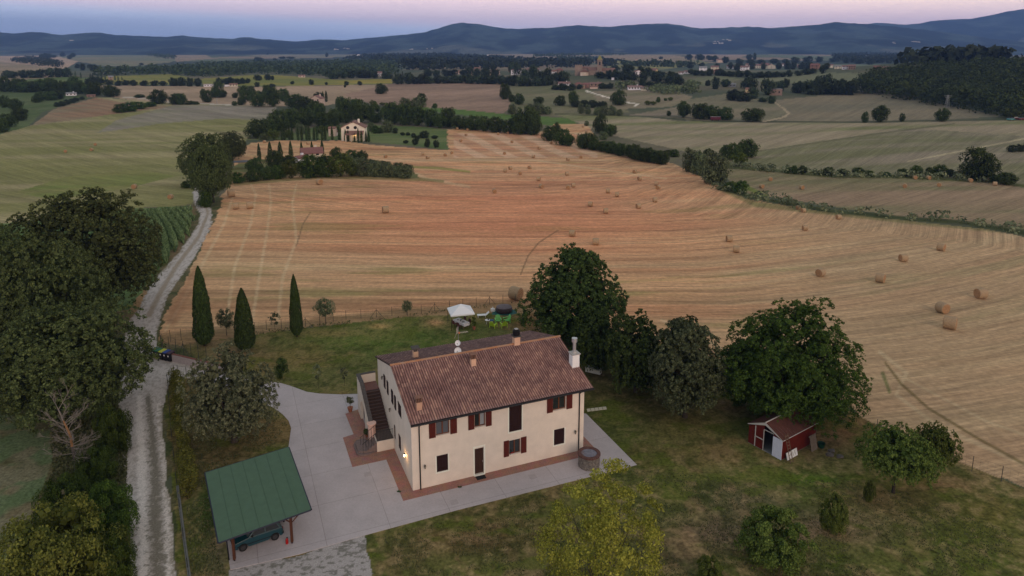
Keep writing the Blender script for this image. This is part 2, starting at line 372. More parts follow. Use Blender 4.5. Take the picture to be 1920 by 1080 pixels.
# the rows run level across the field and swing round at its right-hand end
sw = np.maximum(xx - 30, 0); across = yy - .0035 * sw * sw - .18 * sw * (yy < 400); along = xx + .3 * yy
across = across + 6 * (fbm(xx / 90, yy / 60, 61, 2) - .5)
s_ = 1.0 / (1 + np.maximum(RR[mB] - 150, 0) / 220)
rows[mB, 0] = across * s_; rows[mB, 1] = along * s_; rows[mB, 2] = 1.0
band = fbm(along / 120, across / 6.0, 62, 4); band2 = fbm(along / 60, across / 1.6, 63, 3)
lerp(mB, G(164, 106, 72), sstep(.5, .72, band) * .5)
lerp(mB, G(206, 164, 120), sstep(.5, .78, fbm(along / 90, across / 3.5, 64, 4)) * .45)
lerp(mB, G(118, 88, 60), sstep(.58, .8, band2) * .6)
lerp(mB, G(116, 112, 62), sstep(.62, .75, fbm(along / 30, across / 4, 65, 4)) * .6)
# paler, greyer straw towards the right; redder bare soil in the middle
lerp(mB, G(164, 136, 102), sstep(1200, 1650, uu) * .65); lerp(mB, G(170, 134, 96), (1 - sstep(430, 760, uu)) * .35)
lerp(mB, G(184, 112, 80), np.exp(-((uu - 960) / 360) ** 2 - ((vv - 395) / 90) ** 2) * .6)
# wheel tracks of the baler at the left of the field
tk = np.zeros(len(xx))
for ln in ([(470, 620, 7), (486, 520, 7), (500, 440, 6), (508, 380, 5), (505, 345, 3)], [(425, 600, 7), (440, 500, 7), (470, 420, 6), (480, 365, 4), (470, 345, 3)], [(520, 610, 7), (530, 520, 7), (556, 450, 6), (548, 380, 5), (556, 345, 3)],
           [(345, 560, 8), (388, 480, 7), (420, 420, 6), (436, 370, 4)], [(310, 620, 6), (345, 560, 6), (370, 500, 5)], [(1650, 660, 9), (1700, 700, 8), (1680, 740, 7), (1760, 800, 8), (1920, 870, 10)],
           [(1240, 600, 6), (1330, 640, 7), (1420, 700, 8), (1500, 780, 8)], [(1660, 690, 4), (1850, 790, 5), (1990, 840, 6)],
           [(765, 318, 5), (800, 335, 6), (880, 350, 6)], [(700, 300, 3), (1000, 300, 3), (1250, 335, 3)]):
    tk = np.maximum(tk, 1 - sstep(.5, 1.2, pdist(ln, uu, vv)))
lerp(mB, G(206, 166, 126), tk * .42 * (.5 + .7 * fbm(xx / 2, yy / 2, 66, 3)))
# light and dark harvest strips on the rise beyond
ph = (uu - (vv - 245) * 2.0 - 900 + 10 * (fbm(xx / 30, yy / 30, 67, 2) - .5)) / 27.0
st = (np.sin(ph * 3.14159) > .1) & (vv < 296) & (vv > 250) & (uu > 850) & (uu < 1120)
lerp(mB, G(196, 154, 124), st * .5); lerp(mB, G(166, 112, 88), ((~st) & (vv < 294) & (vv > 250) & (uu > 850) & (uu < 1110)) * .35)
# a worn dark line curving across the stubble, the greener foot of the slope, the dark headland along the fence
for ln, c, w in (([(1046, 432, 2.5), (1010, 455, 3), (990, 480, 3), (976, 515, 3)], G(112, 84, 58), .8), ([(582, 398, 2), (568, 420, 3), (556, 460, 3)], G(104, 84, 60), .7),
                 ([(1660, 680, 5), (1690, 720, 6), (1740, 765, 6), (1830, 820, 6), (1920, 870, 7)], G(104, 86, 52), .8), ([(1655, 700, 8), (1668, 735, 7)], G(84, 92, 46), .7)):
    lerp(mB, c, (1 - sstep(.4, 1.3, pdist(ln, uu, vv))) * w)
lerp(mB, G(112, 92, 62), (1 - sstep(1, 2.4, pdist([(300, 640, 16), (430, 626, 14), (560, 612, 12), (760, 588, 12), (940, 578, 14), (1010, 584, 14)], uu, vv))) * .75)
lerp(mB, G(110, 104, 62), (1 - sstep(.6, 1.6, pdist([(1350, 352, 10), (1420, 384, 9), (1530, 396, 8), (1700, 415, 8), (1880, 432, 9)], uu, vv))) * .7)
lerp(mB, G(106, 98, 56), (1 - sstep(.6, 1.5, pdist([(440, 345, 6), (600, 332, 5), (780, 335, 6), (830, 340, 5)], uu, vv))) * .7)
lerp(mB, G(122, 118, 60), (1 - sstep(.5, 1.5, pdist([(765, 313, 4), (820, 315, 5), (880, 322, 4)], uu, vv))) * .8)
lerp(mB, G(150, 108, 76), (1 - sstep(.5, 1.5, pdist([(322, 600, 20), (350, 545, 22), (368, 505, 14)], uu, vv))) * .7)
crop[mB] *= np.array([.85, .92, 1.03]) * (1 - .10 * sstep(1200, 1700, uu))[:, None]
# ---- gardens of the two farmhouses on the rise
m = field([(455, 262), (520, 258), (600, 236), (700, 234), (790, 238), (838, 243), (840, 281), (760, 272), (640, 262)], G(94, 100, 64), G(74, 88, 50), 8, 10, .2, 52, 7)
field([(430, 318), (455, 300), (520, 298), (600, 292), (650, 290), (720, 302), (772, 318), (786, 334), (700, 332), (560, 330), (500, 338), (438, 342)], G(92, 92, 58), G(120, 98, 70), 6, 10, .2, 53, 7)
# ---- scrubby ditches and green banks between fields
def bank(ln, c, w=.85, k=1.2):
    d = pdist(ln); m = d < 1.6; lerp(m, c, (1 - sstep(.5, 1.4, d[m])) * w)
bank([(1345, 352, 6), (1400, 366, 7), (1460, 378, 6), (1560, 396, 7), (1700, 410, 8), (1800, 416, 8), (1920, 436, 10), (2100, 462, 12)], G(60, 66, 40), .95)
bank([(1395, 350, 10), (1440, 368, 6)], G(92, 104, 48), .8)
bank([(1360, 312, 5), (1450, 320, 6), (1560, 330, 6), (1700, 332, 6), (1860, 340, 6), (1930, 350, 6)], G(74, 78, 46), .9)
bank([(1040, 214, 2), (1180, 217, 2), (1240, 221, 2), (1330, 228, 2), (1600, 229, 3), (1920, 224, 3)], G(52, 58, 42), .9)
bank([(1330, 297, 2), (1500, 272, 3), (1650, 250, 3), (1790, 232, 3)], G(86, 84, 62), .8)
bank([(1700, 303, 2), (1830, 278, 3), (1930, 258, 3)], G(150, 138, 112), .8)
bank([(330, 196, 2), (520, 200, 2)], G(120, 110, 84), .5)
bank([(1200, 232, 2), (1340, 262, 2), (1260, 300, 5)], G(96, 98, 66), .3)
# ---- tracks far off
mt_far = pdist([(1097, 170, 2), (1140, 183, 2), (1175, 192, 2), (1196, 195, 2), (1188, 199, 2)]); crop[mt_far < 1.0] = G(190, 180, 168)
mt_f2 = pdist([(1452, 192, 3), (1470, 204, 3), (1479, 213, 4), (1466, 221, 3), (1430, 228, 2.5)]); crop[mt_f2 < 1.0] = G(140, 126, 104)
mt_f3 = pdist([(230, 182, 2), (260, 184, 2), (320, 192, 2), (440, 197, 2)]); crop[mt_f3 < .8] = G(160, 152, 140)
reg[(mt_far < 1) | (mt_f2 < 1)] = 9

# ---- the garden of the farmhouse: mown, half-dry grass
LAWN = [(430, 634), (500, 624), (600, 612), (760, 594), (940, 586), (1000, 588), (1240, 640), (1500, 720), (1640, 795), (1700, 822), (1815, 873), (1920, 915), (2300, 1100), (3200, 1600), (3200, 3100), (300, 3100), (330, 1100), (322, 900), (305, 745), (320, 690), (372, 684), (340, 646)]
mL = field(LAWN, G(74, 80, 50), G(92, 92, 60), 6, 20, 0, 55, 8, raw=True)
xx, yy, uu, vv = X[mL], Y[mL], U[mL], V[mL]
lerp(mL, G(60, 74, 38), sstep(.45, .65, fbm(xx / 5, yy / 5, 70, 4)) * .7)
lerp(mL, G(98, 84, 62), sstep(.5, .68, fbm(xx / 6 + 9, yy / 5, 71, 4)) * .7)
lerp(mL, G(40, 52, 26), sstep(.55, .72, fbm(xx / 2.2, yy / 2.2, 72, 4)) * .6)
front_ = sstep(800, 900, vv)                      # shaggier, darker ground in front of the house
lerp(mL, G(60, 66, 38), front_ * .55)
lerp(mL, G(44, 56, 28), front_ * sstep(.45, .62, fbm(xx / 3, yy / 3, 73, 4)) * .55)
lerp(mL, G(96, 82, 66), front_ * sstep(.56, .7, fbm(xx / 1.7, yy / 2.4, 74, 4)) * .5)
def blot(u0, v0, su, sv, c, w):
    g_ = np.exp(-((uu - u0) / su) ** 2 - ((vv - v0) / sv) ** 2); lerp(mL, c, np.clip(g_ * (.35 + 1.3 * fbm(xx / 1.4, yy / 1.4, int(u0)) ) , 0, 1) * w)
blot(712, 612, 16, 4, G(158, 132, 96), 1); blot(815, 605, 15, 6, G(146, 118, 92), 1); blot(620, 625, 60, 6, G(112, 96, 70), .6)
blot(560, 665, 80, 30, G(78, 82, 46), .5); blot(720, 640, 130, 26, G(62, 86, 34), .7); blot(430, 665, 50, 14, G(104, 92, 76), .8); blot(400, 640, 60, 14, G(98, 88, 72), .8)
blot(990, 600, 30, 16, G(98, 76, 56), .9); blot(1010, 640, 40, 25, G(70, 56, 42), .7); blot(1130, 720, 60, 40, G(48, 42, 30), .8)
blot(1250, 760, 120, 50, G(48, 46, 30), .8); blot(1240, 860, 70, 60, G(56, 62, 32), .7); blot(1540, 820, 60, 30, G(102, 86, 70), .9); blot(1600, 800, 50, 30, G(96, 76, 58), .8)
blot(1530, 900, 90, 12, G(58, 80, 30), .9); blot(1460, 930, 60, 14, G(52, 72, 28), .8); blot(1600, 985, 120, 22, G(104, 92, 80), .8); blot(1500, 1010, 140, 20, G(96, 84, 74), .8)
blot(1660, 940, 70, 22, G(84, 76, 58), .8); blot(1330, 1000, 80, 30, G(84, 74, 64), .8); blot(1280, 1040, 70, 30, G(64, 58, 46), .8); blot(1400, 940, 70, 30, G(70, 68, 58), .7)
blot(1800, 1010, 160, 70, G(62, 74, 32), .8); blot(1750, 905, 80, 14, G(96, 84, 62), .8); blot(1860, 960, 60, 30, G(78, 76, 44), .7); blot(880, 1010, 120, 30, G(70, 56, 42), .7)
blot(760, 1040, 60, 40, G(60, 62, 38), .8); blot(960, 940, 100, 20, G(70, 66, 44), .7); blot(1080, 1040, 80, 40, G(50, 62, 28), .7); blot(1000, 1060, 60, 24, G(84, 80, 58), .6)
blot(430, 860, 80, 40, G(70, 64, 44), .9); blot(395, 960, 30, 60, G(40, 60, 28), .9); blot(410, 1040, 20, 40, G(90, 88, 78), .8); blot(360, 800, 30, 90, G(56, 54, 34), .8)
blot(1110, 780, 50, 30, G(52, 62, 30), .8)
fine = fbm(xx / .55, yy / .55, 171, 3); lerp(mL, G(112, 104, 80), sstep(.56, .72, fine) * (.25 + .15 * front_)); lerp(mL, G(38, 46, 20), (1 - sstep(.30, .44, fine)) * .5)
mid_ = fbm(xx / 1.6, yy / 1.6, 172, 4); lerp(mL, G(118, 104, 84), front_ * sstep(.57, .70, mid_) * .28); lerp(mL, G(58, 72, 26), sstep(.58, .70, fbm(xx / 3.2, yy / 2.0, 173, 4)) * .6)
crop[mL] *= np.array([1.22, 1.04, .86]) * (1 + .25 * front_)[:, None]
# stony, half overgrown forecourt below the paving
mG = inside([(430, 1066), (560, 1040), (640, 1015), (684, 1004), (694, 1090), (720, 1400), (430, 1400)], U + wob * .5, V + wob2 * .5); reg[mG] = 10
gn = fbm(X[mG] / .32, Y[mG] / .2, 80, 3)
crop[mG] = np.array(G(140, 134, 132)); lerp(mG, G(60, 62, 46), sstep(.54, .66, gn) * .6); rows[mG, 2] = 0

# ---- verges, scrub and the gravel track
mV = inside([(-900, 800), (-500, 800), (0, 640), (240, 580), (290, 520), (330, 465), (352, 430), (362, 384), (380, 350), (420, 372), (405, 410), (378, 462), (348, 520), (322, 570), (300, 610), (298, 640), (340, 646), (372, 684), (320, 690), (305, 745), (322, 900), (330, 1100), (300, 3100), (-2000, 3100)])
reg[mV] = 11; xx, yy, uu, vv = X[mV], Y[mV], U[mV], V[mV]
q = sstep(.35, .65, fbm(xx / 4, yy / 4, 90, 4))[:, None]
crop[mV] = np.array(G(70, 70, 46)) * (1 - q) + np.array(G(96, 86, 64)) * q; rows[mV, 2] = 0
lerp(mV, G(52, 62, 34), sstep(.5, .66, fbm(xx / 1.5, yy / 1.5, 91, 4)) * .7)
lerp(mV, G(140, 108, 76), np.exp(-((uu - 262) / 22) ** 2 - ((vv - 560) / 40) ** 2) * .8)
dry = inside([(-900, 760), (0, 745), (90, 770), (110, 830), (85, 900), (60, 960), (20, 1040), (-30, 1100), (-900, 1500)], uu, vv)
lerp(mV, G(104, 100, 80), dry * .8 * sstep(.2, .6, fbm(xx / 2, yy / 2, 92, 4))); lerp(mV, G(76, 92, 62), dry * sstep(.5, .65, fbm(xx / 2.5, yy / 2.5, 93, 3)) * .8)
TRACK = [(378, 345, 9), (368, 362, 13), (372, 378, 17), (386, 398, 22), (385, 420, 25), (368, 450, 27), (345, 485, 30), (316, 520, 34), (298, 545, 38), (284, 580, 44), (266, 615, 56), (262, 655, 66), (274, 690, 80), (268, 725, 84), (262, 790, 80), (272, 870, 78), (280, 960, 80), (284, 1040, 84), (286, 1130, 88), (288, 1500, 110), (290, 3000, 150)]
tu, tv = U + wob * .35, V + wob2 * .35
dT = pdist(TRACK, tu, tv)
mT = (dT < 1.0) | inside([(236, 668), (262, 655), (330, 672), (400, 690), (392, 712), (318, 706), (306, 760), (232, 760)], tu, tv)
reg[mT] = 12; xx, yy, uu, vv = X[mT], Y[mT], U[mT], V[mT]
crop[mT] = np.array(G(158, 150, 145)); rows[mT, 2] = 0
fx = fbm(xx / .22, yy / .25, 95, 3)
lerp(mT, G(118, 110, 100), sstep(.48, .66, fx) * .55); wt_ = 1 - sstep(.4, 1.3, np.minimum(pdist([(262, 745, 12), (262, 800, 15), (266, 870, 18), (268, 960, 20), (270, 1040, 22), (270, 1500, 26)], uu, vv), pdist([(298, 760, 10), (304, 820, 12), (310, 900, 15), (314, 980, 17), (316, 1060, 19), (318, 1500, 24)], uu, vv)) + (fx - .5)); lerp(mT, G(186, 178, 172), wt_ * .6)
edge = sstep(.72, 1.02, np.minimum(dT[mT], 1.4) + (fx - .5) * .8); lerp(mT, G(104, 96, 78), edge * .55 * ((vv > 760) | (vv < 640)))
midl = 1 - sstep(.5, 1.5, pdist([(376, 362, 3), (390, 400, 5), (372, 445, 6), (330, 500, 7), (300, 550, 9), (280, 590, 10)], uu, vv) + (fx - .5) * 1.6)
lerp(mT, G(118, 104, 84), midl * .7)
mid2 = 1 - sstep(.5, 1.3, pdist([(278, 745, 10), (286, 820, 16), (292, 900, 22), (292, 980, 28), (294, 1080, 32), (296, 1500, 36)], uu, vv) + (fx - .5) * 3.2)
lerp(mT, G(76, 72, 56), mid2 * .75)
bank([(362, 392, 10), (345, 440, 14), (322, 480, 12)], G(112, 92, 70), .6)

# ---- link one sheet per kind of ground
nV, nU = shape
i0 = (np.arange(nV - 1)[:, None] * nU + np.arange(nU - 1)[None, :]).ravel()
quads = np.stack([i0, i0 + nU, i0 + nU + 1, i0 + 1], 1)[:, ::-1]
P3 = np.stack([X, Y, Z], 1)
# faces belong to the ground kind of most of their corners
fr = reg[quads]; fr = np.sort(fr, 1)[:, 2]
GM = ground_mat('field_soil', .30, .18, .35); GM2 = ground_mat('stubble', .30, .24, 1.3); GM3 = ground_mat('mown_grass', .0, .55, 3.5); GM4 = ground_mat('gravel', .0, .40, 9.0)
def sheet(name, sel, mt):
    Q = quads[sel]
    used, inv = np.unique(Q.ravel(), return_inverse=True)
    me = np_mesh(name, P3[used], inv.reshape(-1, 4), mt, {'crop': ('FLOAT_COLOR', np.concatenate([crop[used], np.ones((len(used), 1))], 1)), 'rows': ('FLOAT_VECTOR', rows[used])}, smooth=True)
    return tag(link(name, me), kind='structure')
sheet('valley_ground', (fr <= 1) | (fr == 4) | (fr == 9), GM)
sheet('left_field', fr == 2, GM2); sheet('maize_ground', fr == 3, GM2); sheet('right_field', fr == 5, GM2)
sheet('stubble_field', fr == 6, GM2); sheet('orchard_ground', fr == 7, GM3); sheet('lawn', fr == 8, GM3)
sheet('stony_forecourt', fr == 10, GM4); sheet('verge', fr == 11, GM3); sheet('gravel_track', fr == 12, GM4)

# ---- hills
def hills(name, sky_px, r0, r1, r2, seed, col, base=-8.0, rough=16):
    us = np.array([p[0] for p in sky_px], float); vs = np.array([p[1] for p in sky_px], float)
    cu = np.arange(-1400, 3400, 5.0); ridge_v = np.interp(cu, us, vs)
    nr = 70; ts = np.linspace(0, 1, nr)
    az = np.arctan((cu - 960) / (F_PX * (CP + (CY - 90) / F_PX * SP)))
    dirx, diry = np.sin(az), np.cos(az)
    # height of ridge at its distance
    b = (CY - ridge_v) / F_PX; yy_ = r1 * diry
    Hr = CAM_H + yy_ * (b * CP - SP) / (CP + b * SP)
    TT, AZ = np.meshgrid(ts, np.arange(len(cu)), indexing='ij')
    rr = np.where(TT < .7, r0 + (r1 - r0) * TT / .7, r1 + (r2 - r1) * (TT - .7) / .3)
    xx = dirx[None, :] * rr; yy = diry[None, :] * rr
    spur = fbm(xx / 900, yy / 1400, seed, 4)
    t1 = np.clip(TT / .7, 0, 1)
    prof = np.where(TT < .7, t1 ** .9 * (1 + (spur - .5) * 2.2 * (1 - t1)) , 1 - ((TT - .7) / .3) ** 1.2 * .8)
    zz = base + (Hr[None, :] - base) * np.clip(prof, 0, 1) + (fbm(xx / 60, yy / 60, seed + 5, 3) - .5) * rough * np.clip(t1 * 3, 0, 1)
    # never above the traced ridge line from the front slope
    lim = CAM_H + (Hr[None, :] - CAM_H) * rr / r1
    zz = np.where((TT < .69), np.minimum(zz, lim - 6), zz)
    Vv = np.stack([xx, yy, zz], -1).reshape(-1, 3); n1 = len(cu)
    i = (np.arange(nr - 1)[:, None] * n1 + np.arange(n1 - 1)[None, :]).ravel(); Q = np.stack([i, i + 1, i + n1 + 1, i + n1], 1)
    c = np.array(col); q1 = sstep(.62, .7, fbm(xx / 260, yy / 420, seed + 9, 3)) * (1 - sstep(.25, .55, t1))
    cc = (np.array(alb(20, 27, 28)) + (np.array(alb(50, 60, 58)) - np.array(alb(20, 27, 28))) * sstep(.42, .62, fbm(xx / 170, yy / 330, seed + 21, 4))[..., None]) * (1 - q1[..., None]) + np.array(alb(72, 74, 66)) * q1[..., None]
    cc = cc * (.75 + .5 * fbm(xx / 150, yy / 150, seed + 3, 3))[..., None]
    me = np_mesh(name, Vv, Q, hill_m, {'crop': ('FLOAT_COLOR', np.concatenate([cc.reshape(-1, 3), np.ones((cc.shape[0] * cc.shape[1], 1))], 1)), 'rows': ('FLOAT_VECTOR', np.zeros((cc.shape[0] * cc.shape[1], 3)))}, smooth=True)
    tag(link(name, me), kind='structure'); return (xx, yy, zz)
hill_m = ground_mat('wooded_slope', 0, .4, .02)
SK1 = [(-1400, 70), (-600, 58), (-200, 66), (0, 60), (30, 63), (62, 60), (120, 65), (165, 62), (190, 61), (220, 66), (270, 68), (320, 69), (345, 66), (370, 70), (430, 73), (460, 69.5), (500, 74), (560, 77.5), (600, 75), (640, 75), (700, 71), (750, 66), (800, 60), (812, 56), (850, 44), (870, 42), (890, 44),
       (930, 51), (950, 54), (1020, 52), (1040, 51), (1080, 47), (1100, 48), (1140, 50), (1200, 45.5), (1250, 44), (1280, 48), (1310, 53), (1400, 50), (1440, 52), (1520, 47), (1560, 41), (1600, 43), (1640, 46), (1700, 52), (1780, 62), (1860, 72), (1920, 78), (2100, 88), (2600, 80), (3400, 85)]
SK2 = [(-1400, 110), (600, 110), (1000, 100), (1200, 85), (1400, 60), (1450, 53), (1500, 48.5), (1560, 46), (1620, 45), (1640, 42), (1690, 46), (1720, 44), (1740, 39), (1780, 36), (1812, 35), (1840, 30), (1880, 21), (1905, 17), (1950, 14), (2100, 12), (2400, 35), (3400, 60)]
H1 = hills('hills', SK1, 4000, 5800, 6600, 100, (.1, .1, .1))
H2 = hills('mountain', SK2, 6400, 8200, 9500, 140, (.1, .1, .1), base=-20, rough=10)

# ---- the evening haze
hz = MB(); hz.box(-12000, 12000, -400, 9700, float(min(Z.min(), H1[2].min(), H2[2].min())) - 1.5, float(H2[2].max()) + 12)
hm = bpy.data.materials.new('haze'); hm.use_nodes = True; hm.node_tree.nodes.clear()
ho = hm.node_tree.nodes.new('ShaderNodeOutputMaterial'); hv = hm.node_tree.nodes.new('ShaderNodeVolumePrincipled')
hv.inputs['Color'].default_value = (.26, .46, 1.0, 1); hv.inputs['Density'].default_value = 0.000096
hv.inputs['Anisotropy'].default_value = 0.0
hm.node_tree.links.new(hv.outputs[0], ho.inputs['Volume'])
tag(hz.build('haze', hm), kind='stuff')
# ================================================================ THE FARMHOUSE AND ITS YARD
cream = mat('cream_render', alb(183, 173, 162), .9, noise=.08, nscale=.9, bump=.15, bscale=25)
shut = mat('shutter_wood', (.095, .014, .008), .55, noise=.25, nscale=3, stretch=(8, 8, .6))
shut_d = mat('shutter_dark', (.022, .006, .006), .55, noise=.25, nscale=3, stretch=(8, 8, .6))
wood = mat('window_wood', (.16, .05, .02), .5, noise=.2, nscale=5)
door_m = mat('door_wood', (.05, .022, .014), .5, noise=.35, nscale=4, stretch=(9, 9, .5))
glass = mat('window_glass', (.02, .025, .028), .06, spec=.8)
curtain = mat('curtain', (.28, .30, .32), .9)
stone = mat('pale_stone', alb(190, 180, 168), .8, noise=.1, nscale=5)
dark_metal = mat('dark_metal', (.02, .02, .022), .45, metal=.6)
steel = mat('steel', (.62, .62, .63), .45, metal=.8)
white_p = mat('white_paint', (.75, .75, .76), .5)
stucco_o = mat('apricot_render', alb(172, 140, 118), .9, noise=.12, nscale=4)
terra = mat('terracotta', (.30, .11, .06), .8, noise=.25, nscale=8)
step_m = mat('stair_stone', (.19, .14, .13), .85, noise=.25, nscale=6)
cope_m = mat('coping_stone', (.085, .075, .07), .9, noise=.3, nscale=5)
YAW = R(22.4); HO = Vector((*flat(774.3, 921), 0))
def tile_mat():
    m = bpy.data.materials.new('roof_tiles'); m.use_nodes = True; n = m.node_tree; b = n.nodes['Principled BSDF']; b.inputs['Roughness'].default_value = .85; b.inputs['Specular IOR Level'].default_value = .15
    t = n.nodes.new('ShaderNodeTexCoord')
    def ns(sc, st, det=5):
        mp = n.nodes.new('ShaderNodeMapping'); mp.inputs['Scale'].default_value = st; n.links.new(t.outputs['Object'], mp.inputs[0])
        x = n.nodes.new('ShaderNodeTexNoise'); x.inputs['Scale'].default_value = sc; x.inputs['Detail'].default_value = det; x.inputs['Roughness'].default_value = .65; n.links.new(mp.outputs[0], x.inputs['Vector']); return x
    def ramp(x, st):
        r = n.nodes.new('ShaderNodeValToRGB'); r.color_ramp.elements[0].position, r.color_ramp.elements[0].color = st[0][0], (*st[0][1], 1)
        r.color_ramp.elements[1].position, r.color_ramp.elements[1].color = st[-1][0], (*st[-1][1], 1)
        for p_, c_ in st[1:-1]:
            e = r.color_ramp.elements.new(p_); e.color = (*c_, 1)
        n.links.new(x, r.inputs[0]); return r
    sv = n.nodes.new('ShaderNodeVectorMath'); sv.operation = 'SNAP'; sv.inputs[1].default_value = (.21, .40, 30); n.links.new(t.outputs['Object'], sv.inputs[0])
    v = n.nodes.new('ShaderNodeTexWhiteNoise'); n.links.new(sv.outputs[0], v.inputs['Vector'])
    r1 = ramp(v.outputs['Value'], [(.0, (.24, .140, .128)), (.35, (.275, .168, .150)), (.8, (.330, .205, .182)), (1.0, (.42, .27, .22))])
    big = ramp(ns(.45, (1, 1.2, 1), 6).outputs['Fac'], [(.34, (.66, .64, .70)), (.5, (.95, .93, .95)), (.68, (1.12, 1.08, 1.06))])
    mx = n.nodes.new('ShaderNodeMix'); mx.data_type = 'RGBA'; mx.blend_type = 'MULTIPLY'; mx.inputs[0].default_value = 1; n.links.new(r1.outputs[0], mx.inputs[6]); n.links.new(big.outputs[0], mx.inputs[7])
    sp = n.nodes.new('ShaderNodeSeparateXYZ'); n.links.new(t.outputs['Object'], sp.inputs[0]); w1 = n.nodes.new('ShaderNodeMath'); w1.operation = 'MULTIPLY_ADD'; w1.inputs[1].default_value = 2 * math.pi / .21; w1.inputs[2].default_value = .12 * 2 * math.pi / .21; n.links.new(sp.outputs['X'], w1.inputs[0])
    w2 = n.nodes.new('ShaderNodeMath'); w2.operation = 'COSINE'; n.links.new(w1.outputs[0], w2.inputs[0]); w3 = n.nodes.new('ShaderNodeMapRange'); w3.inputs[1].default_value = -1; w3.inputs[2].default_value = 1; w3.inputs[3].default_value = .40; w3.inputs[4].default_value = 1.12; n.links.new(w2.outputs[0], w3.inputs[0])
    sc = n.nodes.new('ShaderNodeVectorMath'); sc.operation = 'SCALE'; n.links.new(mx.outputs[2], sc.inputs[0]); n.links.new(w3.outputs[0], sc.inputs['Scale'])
    n.links.new(sc.outputs[0], b.inputs['Base Color']); return m
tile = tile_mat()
ridge_m = mat('ridge_tiles', (.42, .17, .07), .8, col2=(.36, .24, .17), nscale=3)
def holed_wall(mb, x0, x1, z0, z1, holes, depth, T):
    """wall face on the plane y=0 looking to -y with real recessed openings; T maps (x, y, z) to the wall's place"""
    xs = sorted({x0, x1, *[h[0] for h in holes], *[h[1] for h in holes]}); zs = sorted({z0, z1, *[h[2] for h in holes], *[h[3] for h in holes]})
    for a, b in zip(xs[:-1], xs[1:]):
        for c, d in zip(zs[:-1], zs[1:]):
            mx, mz = (a + b) / 2, (c + d) / 2
            if any(h[0] < mx < h[1] and h[2] < mz < h[3] for h in holes): continue
            mb.add([T(a, 0, c), T(b, 0, c), T(b, 0, d), T(a, 0, d)], [(0, 1, 2, 3)])
    for a, b, c, d in holes:
        mb.add([T(a, 0, c), T(b, 0, c), T(b, 0, d), T(a, 0, d), T(a, depth, c), T(b, depth, c), T(b, depth, d), T(a, depth, d)],
               [(0, 4, 5, 1), (1, 5, 6, 2), (2, 6, 7, 3), (3, 7, 4, 0), (4, 7, 6, 5)])
house = thing('farmhouse', 'large cream farmhouse in the yard with dark red shutters and worn terracotta tile roof', 'house', HO, YAW); house.scale = (1.0, 1.005, 1.0)
WX1, WY1, ZT = 15.28, 12.6, 5.72
TF = lambda x, y, z: (x, y, z)                 # front
TL = lambda x, y, z: (y, WY1 - x, z)           # left gable: x runs from the back to the front
front_holes = [(2.0, 3.12, 4.36, 5.62), (5.25, 6.18, 4.36, 5.6), (12.3, 13.5, 4.36, 5.6), (8.28, 9.3, 1.2, 2.5), (8.27, 9.42, 3.27, 5.66), (2.0, 2.95, 1.15, 2.6), (12.42, 13.42, 1.1, 2.57), (5.22, 6.02, .12, 2.45)]
side_holes_y = [(8.45, 9.15, 4.45, 5.6), (5.55, 6.1, 4.45, 5.6), (3.25, 4.5, 4.45, 5.68), (5.75, 6.3, 1.2, 2.55), (3.75, 4.65, 1.2, 2.6)]
w = MB()
holed_wall(w, 0, WX1, 0, ZT, front_holes, .22, TF)
holed_wall(w, 0, WY1, 0, ZT, [(WY1 - b, WY1 - a, c, d) for a, b, c, d in side_holes_y], .2, TL)
w.add([(WX1, 0, 0), (WX1, WY1, 0), (WX1, WY1, ZT), (WX1, 0, ZT)], [(0, 1, 2, 3)])
w.add([(0, WY1, 0), (WX1, WY1, 0), (WX1, WY1, ZT), (0, WY1, ZT)], [(3, 2, 1, 0)])
YR, ZR, ZE, YE0, YE1 = 6.3, 7.98, 5.93, -.38, 12.98
SL = (ZR - ZE) / (YR - YE0)
zg = ZE + SL * (0 - YE0) - .1; zgr = ZR - .1
for xx_ in (0.0, WX1):
    w.add([(xx_, 0, ZT), (xx_, 0, zg), (xx_, YR, zgr), (xx_, WY1, zg), (xx_, WY1, ZT)], [(0, 1, 2, 3, 4)] if xx_ == 0 else [(4, 3, 2, 1, 0)])
w.add([(0, 0, ZT), (WX1, 0, ZT), (WX1, 0, zg), (0, 0, zg)], [(0, 1, 2, 3)]); w.add([(0, WY1, ZT), (WX1, WY1, ZT), (WX1, WY1, zg), (0, WY1, zg)], [(3, 2, 1, 0)])
w.build('wall', cream, house)
# roof: pan-and-cover tiles in real relief
def tiled(x0, x1, ya, za, yb, zb, per=.21, step=.38, amp=.06):
    L = math.hypot(yb - ya, zb - za); nx = int((x1 - x0) / per) * 6 + 1; rows_ = int(L / step); ny = rows_ * 2
    xs = np.linspace(x0, x1, nx); prof = amp * np.abs(np.cos(np.pi * (xs - x0) / per)) - amp * .3
    d = np.array([0, (yb - ya) / L, (zb - za) / L]); nrm = np.array([0, -d[2], d[1]]);
    if nrm[2] < 0: nrm = -nrm
    V_ = []
    for k in range(rows_):
        for e, lift in ((0, .030), (1, 0.0)):
            s = (k + e) * L / rows_ - (.012 if e == 0 and k else 0)
            base = np.array([0, ya, za]) + d * s + nrm * lift
            jit = (vnoise(xs / per, np.full(nx, k * 3.1), 5) - .5) * .016
            V_.append(np.stack([xs, np.full(nx, base[1]) + nrm[1] * (prof + jit), np.full(nx, base[2]) + nrm[2] * (prof + jit)], 1))
    V_ = np.concatenate(V_); n_ = len(V_) // nx
    i = (np.arange(n_ - 1)[:, None] * nx + np.arange(nx - 1)[None]).ravel(); return V_, np.stack([i, i + 1, i + nx + 1, i + nx], 1)
V1, Q1 = tiled(-.12, 15.98, YE0, ZE, YR, ZR); V2, Q2 = tiled(-.12, 15.98, YE1, ZE, YR, ZR)
rb = np_mesh('roof', np.concatenate([V1, V2]), np.concatenate([Q1, Q2[:, ::-1] + len(V1)]), tile)
